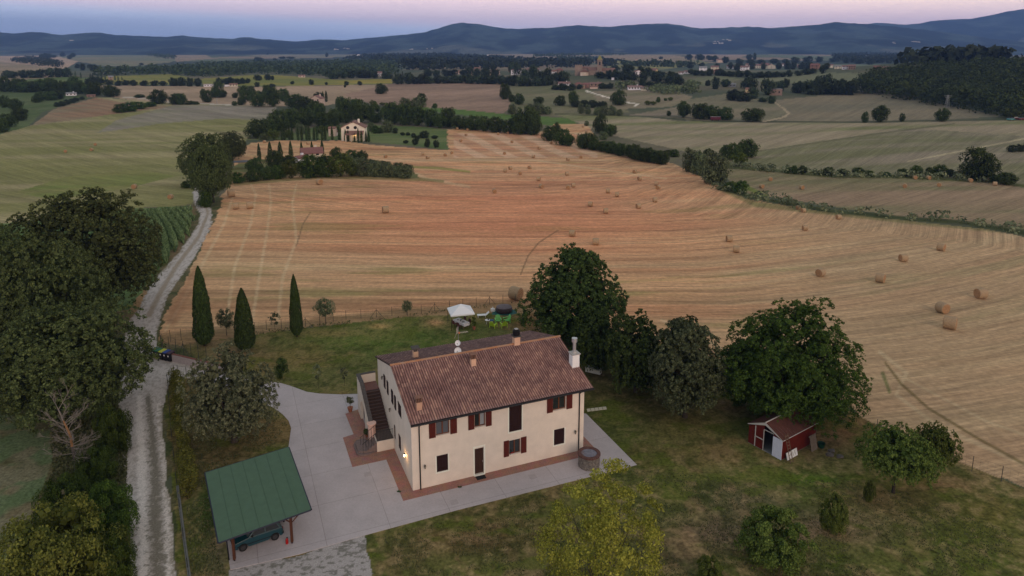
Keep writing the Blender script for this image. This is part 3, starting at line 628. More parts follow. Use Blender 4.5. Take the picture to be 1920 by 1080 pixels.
roof = link('roof', rb, house)
ub = MB()                                        # boards below the tiles
ub.add([(-.1, YE0 + .02, ZE - .09), (15.96, YE0 + .02, ZE - .09), (15.96, YR, ZR - .09), (-.1, YR, ZR - .09), (-.1, YE1 - .02, ZE - .09), (15.96, YE1 - .02, ZE - .09),
        (-.1, YE0 + .02, ZE - .03), (15.96, YE0 + .02, ZE - .03), (15.96, YR, ZR - .03), (-.1, YR, ZR - .03), (-.1, YE1 - .02, ZE - .03), (15.96, YE1 - .02, ZE - .03)],
       [(0, 1, 2, 3), (3, 2, 5, 4), (0, 6, 7, 1), (4, 5, 11, 10), (0, 3, 9, 6), (3, 4, 10, 9), (1, 7, 8, 2), (2, 8, 11, 5)])
ub.build('roof_edge', mat('eaves_board', (.05, .035, .03), .8), roof)
rt = MB()
for k in range(42):
    x0 = -.15 + k * .385; rt.tube((x0, YR, ZR + .01), (x0 + .42, YR, ZR + .035), .12, .105, 8)
rt.build('ridge_tiles', ridge_m, roof)
g = MB(); g.tube((-.12, YE0 - .07, ZE - .06), (15.98, YE0 - .07, ZE - .06), .075, n=8); g.tube((-.12, YE1 + .07, ZE - .06), (15.98, YE1 + .07, ZE - .06), .075, n=8); g.build('gutter', dark_metal, house)
for xp in (.62, 14.8):
    p = MB(); p.tube((xp, YE0 - .05, ZE - .1), (xp, -.08, ZE - .42), .05); p.tube((xp, -.08, ZE - .42), (xp, -.08, .02), .05); p.build('downpipe', dark_metal, house)
def window(parent, T, a, b, c, d, frame_m, gl, bars=1, name='window'):
    f = MB(); t = .06
    def bx(x0, x1, y0, y1, z0, z1):
        vs = [T(*q) for q in [(x0, y0, z0), (x1, y0, z0), (x1, y1, z0), (x0, y1, z0), (x0, y0, z1), (x1, y0, z1), (x1, y1, z1), (x0, y1, z1)]]
        f.add(vs, [(0, 3, 2, 1), (4, 5, 6, 7), (0, 1, 5, 4), (1, 2, 6, 5), (2, 3, 7, 6), (3, 0, 4, 7)])
    bx(a, a + t, .12, .18, c, d); bx(b - t, b, .12, .18, c, d); bx(a + t, b - t, .12, .18, c, c + t); bx(a + t, b - t, .12, .18, d - t, d)
    for k in range(bars):
        xm = a + (b - a) * (k + 1) / (bars + 1); bx(xm - t * .7, xm + t * .7, .115, .185, c + t, d - t)
    o = f.build(name, frame_m, parent)
    f = MB(); gmb = MB(); gmb.add([T(a, .16, c), T(b, .16, c), T(b, .16, d), T(a, .16, d)], [(0, 1, 2, 3)]); gmb.build('pane', gl, o)
    return o
def board(parent, T, a, b, c, d, y0, y1, m, name='shutter', slats=4):
    f = MB(); n_ = max(2, slats); wd = (b - a) / n_
    def bx(x0, x1, ya, yb, z0, z1):
        vs = [T(*q) for q in [(x0, ya, z0), (x1, ya, z0), (x1, yb, z0), (x0, yb, z0), (x0, ya, z1), (x1, ya, z1), (x1, yb, z1), (x0, yb, z1)]]
        f.add(vs, [(0, 3, 2, 1), (4, 5, 6, 7), (0, 1, 5, 4), (1, 2, 6, 5), (2, 3, 7, 6), (3, 0, 4, 7)])
    for k in range(n_): bx(a + k * wd + .004, a + (k + 1) * wd - .004, y0 + (.006 if k % 2 else 0), y1, c, d)
    for zz_ in (c + .15 * (d - c), d - .15 * (d - c)): bx(a + .02, b - .02, y0 - .02, y0 - .001, zz_ - .04, zz_ + .04)
    return f.build(name, m, parent)
for k, (a, b, c, d, sl, sr, gl, zs0, zs1) in enumerate([(2.0, 3.12, 4.36, 5.62, (1.42, 1.97), (3.17, 3.74), mat('roller_blind', (.10, .11, .13), .6), 4.28, 5.66), (5.25, 6.18, 4.36, 5.6, (4.7, 5.22), (6.2, 6.72), glass, 4.28, 5.66),
                                    (12.3, 13.5, 4.36, 5.6, (11.72, 12.27), (13.55, 14.12), glass, 4.28, 5.66), (8.28, 9.3, 1.2, 2.5, (7.78, 8.25), (9.33, 9.84), glass, 1.12, 2.58)]):
    wn = window(house, TF, a, b, c, d, wood, gl)
    if k in (1, 3):
        cu = MB(); cu.add([(a + (b - a) * .55, .14, c + .1), (b - .08, .14, c + .1), (b - .08, .14, d - .06), (a + (b - a) * .55, .14, d - .06)], [(0, 1, 2, 3)])
        if k == 1: cu.build('curtain', curtain, wn)
    s = MB(); s.box(a - .05, b + .05, -.05, .1, c - .06, c - .002); s.build('sill', stone, wn)
    board(house, TF, sl[0], sl[1], zs0, zs1, -.07, -.02, shut); board(house, TF, sr[0], sr[1], zs0, zs1, -.07, -.02, shut)
kf = thing('window_flowers', 'small pot of red flowers on the sill of the open ground floor window', 'potted plant', HO + Matrix.Rotation(YAW, 3, 'Z') @ Vector((8.5, -.01, 1.2)), YAW)
q_ = MB(); q_.lathe([(.05, 0), (.07, .1)], 10); q_.build('pot', white_p, kf)
q_ = MB()
for k in range(30): q_.box(*[v for c_ in (rng.uniform(-.12, .18), rng.uniform(-.05, .02), rng.uniform(.1, .22)) for v in (c_ - .015, c_ + .015)])
q_.build('flowers', mat('red_flowers', (.35, .02, .02), .7), kf)
for a, b, c, d in ((8.27, 9.42, 3.27, 5.66), (2.0, 2.95, 1.15, 2.6), (12.42, 13.42, 1.1, 2.57)):
    o = board(house, TF, a + .01, b - .01, c + .01, d - .01, .03, .07, shut_d, slats=8); o['label'] = 'dark closed shutters in the white edged opening'
    s = MB(); s.box(a - .1, b + .1, -.03, .02, c - .1, c - .002); s.box(a - .1, a - .002, -.025, .01, c, d); s.box(b + .002, b + .1, -.025, .01, c, d); s.build('window_surround', mat('window_trim', alb(216, 202, 182), .8), house)
o = board(house, TF, 5.23, 6.01, .13, 2.44, .13, .17, door_m, 'door', 5)
hn = MB(); hn.box(5.92, 5.96, .07, .12, 1.1, 1.22); hn.build('handle', steel, o)
s = MB(); s.box(5.1, 5.218, -.03, .02, .02, 2.55); s.box(6.022, 6.14, -.03, .02, .02, 2.55); s.box(5.1, 6.14, -.03, .02, 2.552, 2.66); s.box(5.15, 6.09, -.12, .2, .02, .118); s.build('door_surround', mat('window_trim', alb(216, 202, 182), .8), house)
for (a, b, c, d), kind in zip(side_holes_y, 'wwxxx'):
    A, B = WY1 - b, WY1 - a
    if kind == 'w':
        window(house, TL, A, B, c, d, white_p, mat('pale_blind', (.45, .47, .55), .5)); board(house, TL, A - .58, A - .03, c - .05, d + .03, -.07, -.02, shut_d); board(house, TL, B + .03, B + .5, c - .05, d + .03, -.07, -.02, shut_d)
    else: board(house, TL, A + .01, B - .01, c + .01, d - .01, .02, .07, shut_d, slats=8)
# wall lamps
def lantern(x, y, z, T, lit=False):
    l = MB(); P = lambda a, b, c: T(x + a, y + b, z + c)
    l.tube(P(0, -.02, .05), P(0, -.16, .12), .015); l.tube(P(0, -.16, .12), P(0, -.16, .10), .02)
    l.tube(P(0, -.16, .02), P(0, -.16, .10), .10, .03, 6); l.tube(P(0, -.16, -.24), P(0, -.16, -.20), .03, .05, 6)
    for k in range(6):
        t = k * math.pi / 3; l.tube(P(.05 * math.cos(t), -.16 + .05 * math.sin(t), -.2), P(.09 * math.cos(t), -.16 + .09 * math.sin(t), .02), .008, n=4)
    o = l.build('wall_lantern', mat('lantern_bronze', (.09, .07, .045), .5, metal=.3), house)
    gl = MB(); gl.tube(P(0, -.16, -.19), P(0, -.16, .01), .04, .07, 6)
    gl.build('lamp_glass', mat('lamp_glass_lit', (.9, .6, .3), .4, emit=((1.0, .62, .26), 26)) if lit else mat('lamp_glass', (.35, .33, .28), .2), o)
    if lit:
        d_ = bpy.data.lights.new('lamp_light', 'POINT'); d_.energy = 14; d_.color = (1, .55, .2); d_.shadow_soft_size = .05
        lo = bpy.data.objects.new('lamp_light', d_); COL.objects.link(lo); lo.parent = o; lo.location = P(0, -.30, -.08)
lantern(1.0, 0, 2.05, TF); lantern(14.43, 0, 2.05, TF); lantern(WY1 - 1.92, 0, 2.15, TL, True); lantern(WY1 - 7.1, 0, 3.5, TL); lantern(WY1 - 10.0, 0, 5.2, TL)
# chimneys
def roofz(y): return ZE + SL * (y - YE0) if y < YR else ZR - SL * (y - YR)
c = MB(); c.box(11.3, 11.85, 6.05, 6.6, 7.6, 8.75); c1 = c.build('chimney', stucco_o, roof)
c = MB(); c.box(11.2, 11.95, 5.95, 6.7, 8.75, 8.83); c.build('chimney_cap', cope_m, c1)
c = MB(); c.lathe([(.2, 0), (.33, .05), (.34, .45), (.27, .5), (.27, .56), (.1, .6)], 14, c=(11.57, 6.32, 8.83)); c.build('cowl', dark_metal, c1, smooth=False)
c = MB(); c.box(11.42, 11.72, 6.17, 6.47, 9.43, 9.47); c.build('cap_plate', mat('pale_zinc', (.4, .38, .36), .5), c1)
c = MB(); c.box(15.25, 15.95, 2.2, 2.9, 5.9, 7.95); c2 = c.build('chimney', mat('chimney_white', alb(214, 204, 200), .8, noise=.05, nscale=3), roof, bevel=.02); c2['label'] = 'tall white square chimney with a steel flue'
c = MB(); c.box(15.18, 16.02, 2.13, 2.97, 7.95, 8.03); c.lathe([(.25, 0), (.2, .16)], 14, c=(15.6, 2.55, 8.03)); c.build('chimney_cap', mat('pale_zinc', (.4, .38, .36), .5), c2)
c = MB(); c.lathe([(.15, 0), (.15, .85), (.25, .9), (.25, 1.25), (.1, 1.29)], 16, c=(15.6, 2.55, 8.15)); c.build('flue', steel, c2, smooth=False)
for cx, cy, hh_, kind in ((6.8, 4.7, .75, 0), (.95, 1.1, .75, 1), (2.6, 8.3, .6, 2)):
    z0 = roofz(cy); c = MB(); c.box(cx - .22, cx + .22, cy - .22, cy + .22, z0 - .15, z0 + .62); co = c.build('chimney', stucco_o if kind != 1 else mat('ochre_render', alb(156, 124, 104), .9, noise=.1), roof)
    c = MB(); zt = z0 + .62
    if kind == 2: c.box(cx - .34, cx + .34, cy - .34, cy + .34, zt + .28, zt + .34); c.box(cx - .15, cx + .15, cy - .15, cy + .15, zt, zt + .28); c.prism([(cx - .34, cy - .34), (cx + .34, cy - .34), (cx + .34, cy + .34), (cx - .34, cy + .34)], zt + .34, zt + .4)
    else:
        for k in range(4): c.box(cx - .24 + k * .13, cx - .17 + k * .13, cy - .2, cy + .2, zt, zt + .42)
        c.add([(cx - .32, cy - .28, zt + .42), (cx + .32, cy - .28, zt + .42), (cx + .32, cy + .28, zt + .42), (cx - .32, cy + .28, zt + .42), (cx - .32, cy, zt + .56), (cx + .32, cy, zt + .56)], [(0, 1, 5, 4), (3, 4, 5, 2), (0, 4, 3), (1, 2, 5), (0, 3, 2, 1)])
    c.build('chimney_cap', mat('dull_clay', (.20, .11, .08), .85, noise=.2) if kind != 2 else cope_m, co)
# aerial mast with two dishes
mx_, my_ = 6.15, 6.75
c = MB(); c.tube((mx_, my_, 7.4), (mx_, my_, 10.3), .028); ms = c.build('antenna_mast', mat('galvanised', (.32, .32, .33), .4, metal=.7), roof)
for (dz2, sc_) in ((.75, .32), (1.5, .25)):
    c = MB(); Mx = Matrix.Translation((mx_ - .12, my_ - .22, 7.4 + dz2)) @ Matrix.Rotation(R(62), 4, 'X') @ Matrix.Rotation(R(-25), 4, 'Y')
    c.lathe([(.02, -.05), (sc_ * .6, -.02), (sc_, .07), (sc_ * .98, .085), (sc_ * .6, 0), (.02, -.03)], 20, M=Mx); d1 = c.build('dish', white_p, ms)
    c = MB(); c.tube(Mx @ Vector((0, -sc_, .05)), Mx @ Vector((0, -.06, .42)), .012); c.tube(Mx @ Vector((0, -.06, .38)), Mx @ Vector((0, -.04, .48)), .04); c.build('feed_arm', mat('galvanised', (0, 0, 0)), d1)
c = MB(); c.tube((mx_ - .2, my_, 9.75), (mx_ + .95, my_ + .1, 9.7), .018)
for k in range(8): c.tube((mx_ + .1 + .11 * k, my_ - .2, 9.74 - .005 * k), (mx_ + .1 + .11 * k, my_ + .3, 9.74 - .005 * k), .009, n=4)
c.tube((mx_ - .15, my_ - .1, 9.75), (mx_ - .1, my_, 10.15), .012); c.tube((mx_ - .15, my_, 9.75), (mx_ - .35, my_, 9.3), .012); c.build('aerial', mat('aerial_alu', (.55, .50, .42), .4, metal=.3), ms)
c = MB(); c.box(mx_ + .02, mx_ + .14, my_ - .05, my_ + .1, 9.68, 9.8); c.build('aerial_box', mat('orange_plastic', (.55, .16, .03), .5), ms)
c = MB(); c.tube((mx_, my_, 10.0), (mx_ - .3, my_ - .35, 10.25), .012)
for k in range(6): c.tube((mx_ - .05 * k, my_ - .06 * k, 9.85), (mx_ - .05 * k, my_ - .06 * k, 10.4), .008, n=4)
c.build('aerial', mat('aerial_alu', (0, 0, 0)), ms)
# outside staircase up to the terrace on the gable
st = MB()
for k in range(12):
    y0 = 8.35 + k * .32; z1 = 1.05 + (k + 1) * .163; st.box(-1.48, -.01, y0, y0 + .32, z1 - .19, z1)
st.box(-1.48, -.01, 12.19, 13.85, 2.84, 3.02)
sc_o = st.build('staircase', mat('tread', (.060, .036, .030), .8, noise=.2, nscale=5), house)
st = MB()
for k in range(12):
    y0 = 8.35 + k * .32; z1 = 1.05 + (k + 1) * .163; st.box(-1.47, -.02, y0 - .02, y0 + .015, z1 - .004, z1 + .012)
st.build('nosing', mat('nosing_stone', (.14, .10, .09), .8), sc_o)
st = MB(); st.box(-1.5, -.005, 12.2, 13.84, 3.022, 3.04); st.build('terrace_paving', mat('terrace_brick', (.20, .10, .085), .9, noise=.2, nscale=6), sc_o)
# outer parapet wall with its arch
pw = MB(); ya, yb = 10.5, 12.6; arch = [(yb, 0), (yb, 1.3)] + [((ya + yb) / 2 + (yb - ya) / 2 * math.cos(t), 1.3 + .95 * math.sin(t)) for t in np.linspace(0, math.pi, 13)[1:-1]] + [(ya, 1.3), (ya, 0)]
out = [(8.3, 0), (8.3, 1.95), (12.1, 3.9), (14.05, 3.9), (14.05, 0)] + arch
from mathutils.geometry import tessellate_polygon
def slab(mb, poly2, f0, f1):
    n_ = len(poly2); tri = tessellate_polygon([[Vector((p[0], p[1], 0)) for p in poly2]])
    mb.add([f0(*p) for p in poly2] + [f1(*p) for p in poly2], [tuple(t) for t in tri] + [tuple(i + n_ for i in t[::-1]) for t in tri] + [(k, (k + 1) % n_, n_ + (k + 1) % n_, n_ + k) for k in range(n_)])
slab(pw, out, lambda y, z: (-1.76, y, z), lambda y, z: (-1.5, y, z))
pw.box(-1.5, -.01, 13.86, 14.05, 0, 3.9); pw.box(-1.5, -.01, 6.45, 8.34, .0, 1.02); pw.box(-1.5, -.3, 8.34, 10.2, 0, 1.0)
pw.build('staircase_wall', cream, sc_o)
cp = MB(); n_ = Vector((0, 3.8, 1.95)).normalized()
cp.add([(-1.82, 8.25, 1.94), (-1.44, 8.25, 1.94), (-1.44, 12.1, 3.91), (-1.82, 12.1, 3.91), (-1.82, 8.25, 2.0), (-1.44, 8.25, 2.0), (-1.44, 12.1, 3.97), (-1.82, 12.1, 3.97)], [(0, 1, 2, 3), (4, 7, 6, 5), (0, 4, 5, 1), (3, 2, 6, 7), (0, 3, 7, 4), (1, 5, 6, 2)])
cp.box(-1.82, -1.44, 12.1, 14.1, 3.91, 3.97); cp.box(-1.44, -.01, 13.8, 14.1, 3.91, 3.97); cp.build('coping', cope_m, sc_o)
c = MB(); c.lathe([(.36, 0), (.34, 1.2), (.33, 1.9), (.42, 1.95), (.42, 2.02), (.3, 2.03)], 18, c=(-1.62, 8.05, 0)); c.build('newel_pillar', mat('pillar_pink', alb(176, 146, 134), .9, noise=.12, nscale=5), sc_o)
c = MB()
for k in range(5):
    c.box(-1.5 - .26 * (k + 1), -1.5 - .26 * k, 6.5, 7.6, 0, 1.02 - .17 * (k + 1)); 
c.build('lower_steps', step_m, sc_o)
c = MB(); c.box(-1.45, -.02, 6.5, 8.3, 1.021, 1.04); c.build('landing', mat('landing_stone', (.10, .075, .065), .9, noise=.3, nscale=5), sc_o)
c = MB(); pts = [(-2.4 + .85 * math.cos(t), 6.75 + .5 * math.sin(t)) for t in np.linspace(-math.pi, 0, 9)] + [(-1.9, 8.3), (-2.3, 8.9), (-2.9, 8.8), (-3.25, 8.2)]
c.prism(pts, .03, .2); c.prism([(x * .8 - .5, y * .8 + 1.5) for x, y in pts], .2, .36); c.build('rounded_step', step_m, sc_o)
c = MB()
c.tube((-.05, 6.5, 1.95), (-1.4, 6.5, 1.95), .02); c.tube((-1.4, 6.5, 1.95), (-2.75, 6.5, 1.05), .02)
for k in range(11): c.tube((-.1 - k * .13, 6.5, 1.03), (-.1 - k * .13, 6.5, 1.95), .011, n=4)
for k in range(6): c.tube((-1.5 - k * .24, 6.5, .9 - k * .16), (-1.5 - k * .24, 6.5, 1.9 - k * .16), .014, n=4)
c.tube((-1.4, 7.62, 1.95), (-2.75, 7.62, 1.05), .02)
for k in range(6): c.tube((-1.5 - k * .24, 7.62, .9 - k * .16), (-1.5 - k * .24, 7.62, 1.9 - k * .16), .014, n=4)
c.build('railing', dark_metal, sc_o)

def HL(x, y, z=0): return HO + Matrix.Rotation(YAW, 3, 'Z') @ Vector((x, y, z))
# paving laid on the ground
def concrete_mat():
    m = mat('washed_concrete', alb(153, 145, 147), .9, noise=.09, nscale=.55, bump=.3, bscale=60); n = m.node_tree; b = n.nodes['Principled BSDF']; src = b.inputs['Base Color'].links[0].from_socket
    t = n.nodes.new('ShaderNodeTexCoord'); mp = n.nodes.new('ShaderNodeMapping'); mp.inputs['Rotation'].default_value = (0, 0, -YAW); n.links.new(t.outputs['Object'], mp.inputs[0])
    bt = n.nodes.new('ShaderNodeTexBrick'); bt.offset = 0; bt.inputs['Scale'].default_value = 1; bt.inputs['Brick Width'].default_value = 4.6; bt.inputs['Row Height'].default_value = 4.2; bt.inputs['Mortar Size'].default_value = .018
    bt.inputs['Color1'].default_value = (1, 1, 1, 1); bt.inputs['Color2'].default_value = (.94, .94, .93, 1); bt.inputs['Mortar'].default_value = (.62, .6, .56, 1); n.links.new(mp.outputs[0], bt.inputs['Vector'])
    x = n.nodes.new('ShaderNodeTexNoise'); x.inputs['Scale'].default_value = 6; x.inputs['Detail'].default_value = 8; x.inputs['Roughness'].default_value = .8; n.links.new(t.outputs['Object'], x.inputs['Vector'])
    r = n.nodes.new('ShaderNodeValToRGB'); r.color_ramp.elements[0].position = .25; r.color_ramp.elements[0].color = (.72, .70, .66, 1); r.color_ramp.elements[1].position = .55; n.links.new(x.outputs['Fac'], r.inputs[0])
    m1 = n.nodes.new('ShaderNodeMix'); m1.data_type = 'RGBA'; m1.blend_type = 'MULTIPLY'; m1.inputs[0].default_value = 1; n.links.new(src, m1.inputs[6]); n.links.new(bt.outputs[0], m1.inputs[7])
    m2 = n.nodes.new('ShaderNodeMix'); m2.data_type = 'RGBA'; m2.blend_type = 'MULTIPLY'; m2.inputs[0].default_value = .6; n.links.new(m1.outputs[2], m2.inputs[6]); n.links.new(r.outputs[0], m2.inputs[7]); n.links.new(m2.outputs[2], b.inputs['Base Color']); return m
conc = concrete_mat()
_c = mat('concrete_plain', alb(153, 145, 147), .9, noise=.10, nscale=.7, bump=.3, bscale=60)
brick = None
def brick_mat():
    m = bpy.data.materials.new('brick_paving'); m.use_nodes = True; n = m.node_tree; b = n.nodes['Principled BSDF']; b.inputs['Roughness'].default_value = .9
    t = n.nodes.new('ShaderNodeTexCoord'); mp = n.nodes.new('ShaderNodeMapping'); mp.inputs['Rotation'].default_value = (0, 0, R(45)); n.links.new(t.outputs['Object'], mp.inputs[0])
    bt = n.nodes.new('ShaderNodeTexBrick'); bt.inputs['Scale'].default_value = 4.5; bt.inputs['Color1'].default_value = (*alb(160, 112, 94), 1); bt.inputs['Color2'].default_value = (*alb(136, 94, 84), 1); bt.inputs['Mortar'].default_value = (*alb(112, 92, 84), 1); bt.inputs['Mortar Size'].default_value = .03
    n.links.new(mp.outputs[0], bt.inputs['Vector']); x = n.nodes.new('ShaderNodeTexNoise'); x.inputs['Scale'].default_value = 1.4; n.links.new(t.outputs['Object'], x.inputs['Vector'])
    mx = n.nodes.new('ShaderNodeMix'); mx.data_type = 'RGBA'; mx.blend_type = 'MULTIPLY'; mx.inputs[0].default_value = .5; n.links.new(bt.outputs[0], mx.inputs[6]); n.links.new(x.outputs['Color'], mx.inputs[7])
    n.links.new(mx.outputs[2], b.inputs['Base Color']); return m
brick = brick_mat()
def pave(name, pts, z, m, kind='structure'):
    tri = tessellate_polygon([[Vector((p[0], p[1], 0)) for p in pts]]); b = MB()
    b.add([(p[0], p[1], z) for p in pts], [tuple(t) if (Vector((*pts[t[1]][:2], 0)) - Vector((*pts[t[0]][:2], 0))).cross(Vector((*pts[t[2]][:2], 0)) - Vector((*pts[t[0]][:2], 0))).z > 0 else tuple(t[::-1]) for t in tri])
    n_ = len(pts); A = sum(pts[i][0] * pts[(i + 1) % n_][1] - pts[(i + 1) % n_][0] * pts[i][1] for i in range(n_))
    for k in range(n_):
        p, q = pts[k], pts[(k + 1) % n_]
        if A < 0: p, q = q, p
        b.add([(p[0], p[1], z - .06), (q[0], q[1], z - .06), (q[0], q[1], z), (p[0], p[1], z)], [(0, 1, 2, 3)])
    return tag(b.build(name, m), kind=kind)
drive_px = [(1194, 872), (1000, 921), (860, 956), (680, 1005), (560, 1040), (432, 1069), (424, 1020), (418, 985), (480, 900), (541, 838), (546, 803), (541, 789), (530, 777), (512, 764), (480, 752), (430, 738), (395, 722), (366, 711), (372, 689), (420, 700), (470, 712), (524, 718), (545, 724), (575, 735), (600, 738.5), (640, 740), (690, 738)]
dp = [flat(u_, v_) for u_, v_ in drive_px] + [HL(8, 12)[:2], HL(15.5, 7)[:2], flat(1099, 776)]
pave('paved_yard', dp, .03, conc)
for pts in ([(-1.02, -.95), (16.35, -.95), (16.35, 0), (16.35, 3.4), (15.2, 3.4), (15.2, .2), (.1, .2), (.1, 6.5), (-1.02, 5.2)], [(-3.9, 5.1), (.0, 5.1), (.0, 8.4), (-1.6, 8.4), (-1.6, 14.6), (-3.0, 14.2), (-2.9, 10.2), (-3.9, 10.0)]):
    pave('brick_path', [HL(x, y)[:2] for x, y in pts], .045 if pts[0][0] > -2 else .05, brick)
for k in range(5):
    u0, u1 = 1100 + k * 7.4, 1106.4 + k * 7.4; y0 = 771 - k * .9
    o = pave('path_slab', [flat(u0, y0 - 3.6), flat(u1, y0 - 4.2), flat(u1 + 1.5, y0 + .2), flat(u0 + 1.5, y0 + 1)], .06, mat('slab_stone', alb(150, 146, 132), .9, noise=.1), kind=None)
    tag(o, '%s of five pale stepping slabs leading over the grass from the right house corner' % ORD[k], 'paving slab', 'stepping slabs by the house')
# doormat, manholes
def obj_thing(name, label, cat, mb, m, loc, rz=0, group=None, bevel=0):
    o = mb.build(name, m, bevel=bevel); o.location = loc; o.rotation_euler = (0, 0, rz); return tag(o, label, cat, group)
obj_thing('doormat', 'dark doormat on the brick strip before the front door', 'doormat', MB().box(-.4, .4, -.25, .25, 0, .02), mat('rubber', (.02, .02, .022), .9), HL(5.6, -.42, .046), YAW)
for k, (x, y, lb) in enumerate(((2.6, -2.6, 'square manhole cover in the paving below the closed shutter left of the front door'), (9.6, -1.9, 'square manhole cover in the paving below the open kitchen shutters'), (-2.9, 3.6, 'square manhole cover in the paving below the rounded stair foot'))):
    obj_thing('manhole_cover', lb, 'manhole cover', MB().box(-.3, .3, -.3, .3, 0, .012), mat('cover_concrete', alb(140, 132, 132), .9, noise=.1), HL(x, y, .031), YAW, 'manhole covers in the yard')
for k, (x, y, lb) in enumerate(((3.6, -.98, 'green weed tuft in the paving joint left of the doormat'), (-1.06, .3, 'green weed tuft at the brick edge near the front house corner'))):
    b = MB()
    for j in range(24):
        a_ = rng.uniform(0, 6.28); b.add([(rng.uniform(-.15, .15), rng.uniform(-.08, .08), 0), (rng.uniform(-.15, .15), rng.uniform(-.08, .08), 0), (.2 * math.cos(a_), .12 * math.sin(a_), rng.uniform(.04, .14))], [(0, 1, 2)])
    obj_thing('weed', lb, 'weed', b, mat('weed_green', (.04, .07, .02), .8), HL(x, y, .04), 0)
# old well
wl = thing('stone_well', 'round stone well with brick rim and glass lid at the right corner of the house', 'well', Vector((*flat(1104, 873), .03)))
b = MB(); n_ = 64; rngw = np.random.RandomState(3); rowsN = 14
for j in range(rowsN):
    for k in range(26):
        a0 = 2 * math.pi * (k + .5 * (j % 2)) / 26 + rngw.uniform(-.04, .04); z0 = j * .075 + rngw.uniform(-.01, .01); r_ = .80 + rngw.uniform(0, .05); hw = rngw.uniform(.07, .1)
        ca, sa = math.cos(a0), math.sin(a0); b.box(-.1, .06, -hw, hw, 0, .068, M=Matrix.Translation((r_ * ca, r_ * sa, z0)) @ Matrix.Rotation(a0 + rngw.uniform(-.1, .1), 4, 'Z'))
b.lathe([(.78, 0), (.78, 1.05)], 32); b.build('masonry', mat('rubble', (.11, .095, .085), .9, col2=(.30, .27, .24), nscale=6), wl)
b = MB()
for k in range(30):
    a0 = 2 * math.pi * k / 30; b.box(-.16, .14, -.085, .085, 0, .12, M=Matrix.Translation((.82 * math.cos(a0), .82 * math.sin(a0), 1.06)) @ Matrix.Rotation(a0, 4, 'Z'))
b.build('rim', mat('old_brick', (.13, .065, .055), .9, noise=.3, nscale=5), wl)
b = MB(); b.lathe([(.68, 1.1), (.68, 1.14), (.1, 1.16)], 28); b.build('lid', mat('dull_glass', (.14, .12, .15), .15, noise=.5, nscale=2, spec=.6), wl)

# ---- leaves: crowns of many small faces
def leaf_mat(name, dark, light, rough=.7, spec=.12, trans=.25, var=.25):
    m = bpy.data.materials.new(name); m.use_nodes = True; n = m.node_tree; b = n.nodes['Principled BSDF']; b.inputs['Roughness'].default_value = rough; b.inputs['Specular IOR Level'].default_value = spec
    a = n.nodes.new('ShaderNodeAttribute'); a.attribute_name = 'tint'; r = n.nodes.new('ShaderNodeValToRGB')
    r.color_ramp.elements[0].color = (*dark, 1); r.color_ramp.elements[1].color = (*light, 1); r.color_ramp.elements[0].position = .1; r.color_ramp.elements[1].position = .95
    n.links.new(a.outputs['Fac'], r.inputs[0])
    oi = n.nodes.new('ShaderNodeObjectInfo'); hs = n.nodes.new('ShaderNodeHueSaturation'); mr_ = n.nodes.new('ShaderNodeMapRange'); mr_.inputs[3].default_value = 1 - var; mr_.inputs[4].default_value = 1 + var
    mh = n.nodes.new('ShaderNodeMapRange'); mh.inputs[3].default_value = .485; mh.inputs[4].default_value = .515
    n.links.new(oi.outputs['Random'], mr_.inputs[0]); n.links.new(oi.outputs['Random'], mh.inputs[0]); n.links.new(mr_.outputs[0], hs.inputs['Value']); n.links.new(mh.outputs[0], hs.inputs['Hue'])
    n.links.new(r.outputs[0], hs.inputs['Color']); n.links.new(hs.outputs[0], b.inputs['Base Color'])
    tr = n.nodes.new('ShaderNodeBsdfTranslucent'); n.links.new(hs.outputs[0], tr.inputs[0]); mx = n.nodes.new('ShaderNodeMixShader'); mx.inputs[0].default_value = trans
    o = n.nodes['Material Output']; n.links.new(b.outputs[0], mx.inputs[1]); n.links.new(tr.outputs[0], mx.inputs[2]); n.links.new(mx.outputs[0], o.inputs[0]); return m
L_OAK = leaf_mat('oak_leaves', (.036, .052, .016), (.165, .205, .070), trans=.15)
L_DARK = leaf_mat('dark_leaves', (.024, .040, .010), (.100, .140, .036), trans=.15)
L_BRIGHT = leaf_mat('green_leaves', (.026, .050, .008), (.105, .160, .026), trans=.2)
L_SILV = leaf_mat('silver_leaves', (.050, .068, .030), (.22, .26, .13), trans=.15)
L_OLIVE = leaf_mat('olive_leaves', (.062, .078, .038), (.28, .30, .17), trans=.15)
L_CYP = leaf_mat('cypress_leaves', (.014, .028, .008), (.075, .115, .028), trans=.1)
L_YEL = leaf_mat('yellowing_leaves', (.13, .14, .016), (.48, .46, .08), trans=.3)
L_BRN = leaf_mat('brown_green_leaves', (.065, .085, .014), (.27, .29, .06), trans=.25)
L_FRUIT = leaf_mat('fruit_leaves', (.046, .070, .012), (.205, .25, .055), trans=.2)
L_FAR = leaf_mat('distant_leaves', (.022, .034, .016), (.075, .100, .045), trans=.1, var=.4)
bark = mat('bark', (.065, .052, .042), .95, noise=.35, nscale=6, stretch=(3, 3, .5))
bark_d = mat('dark_bark', (.035, .028, .022), .95, noise=.35, nscale=6)
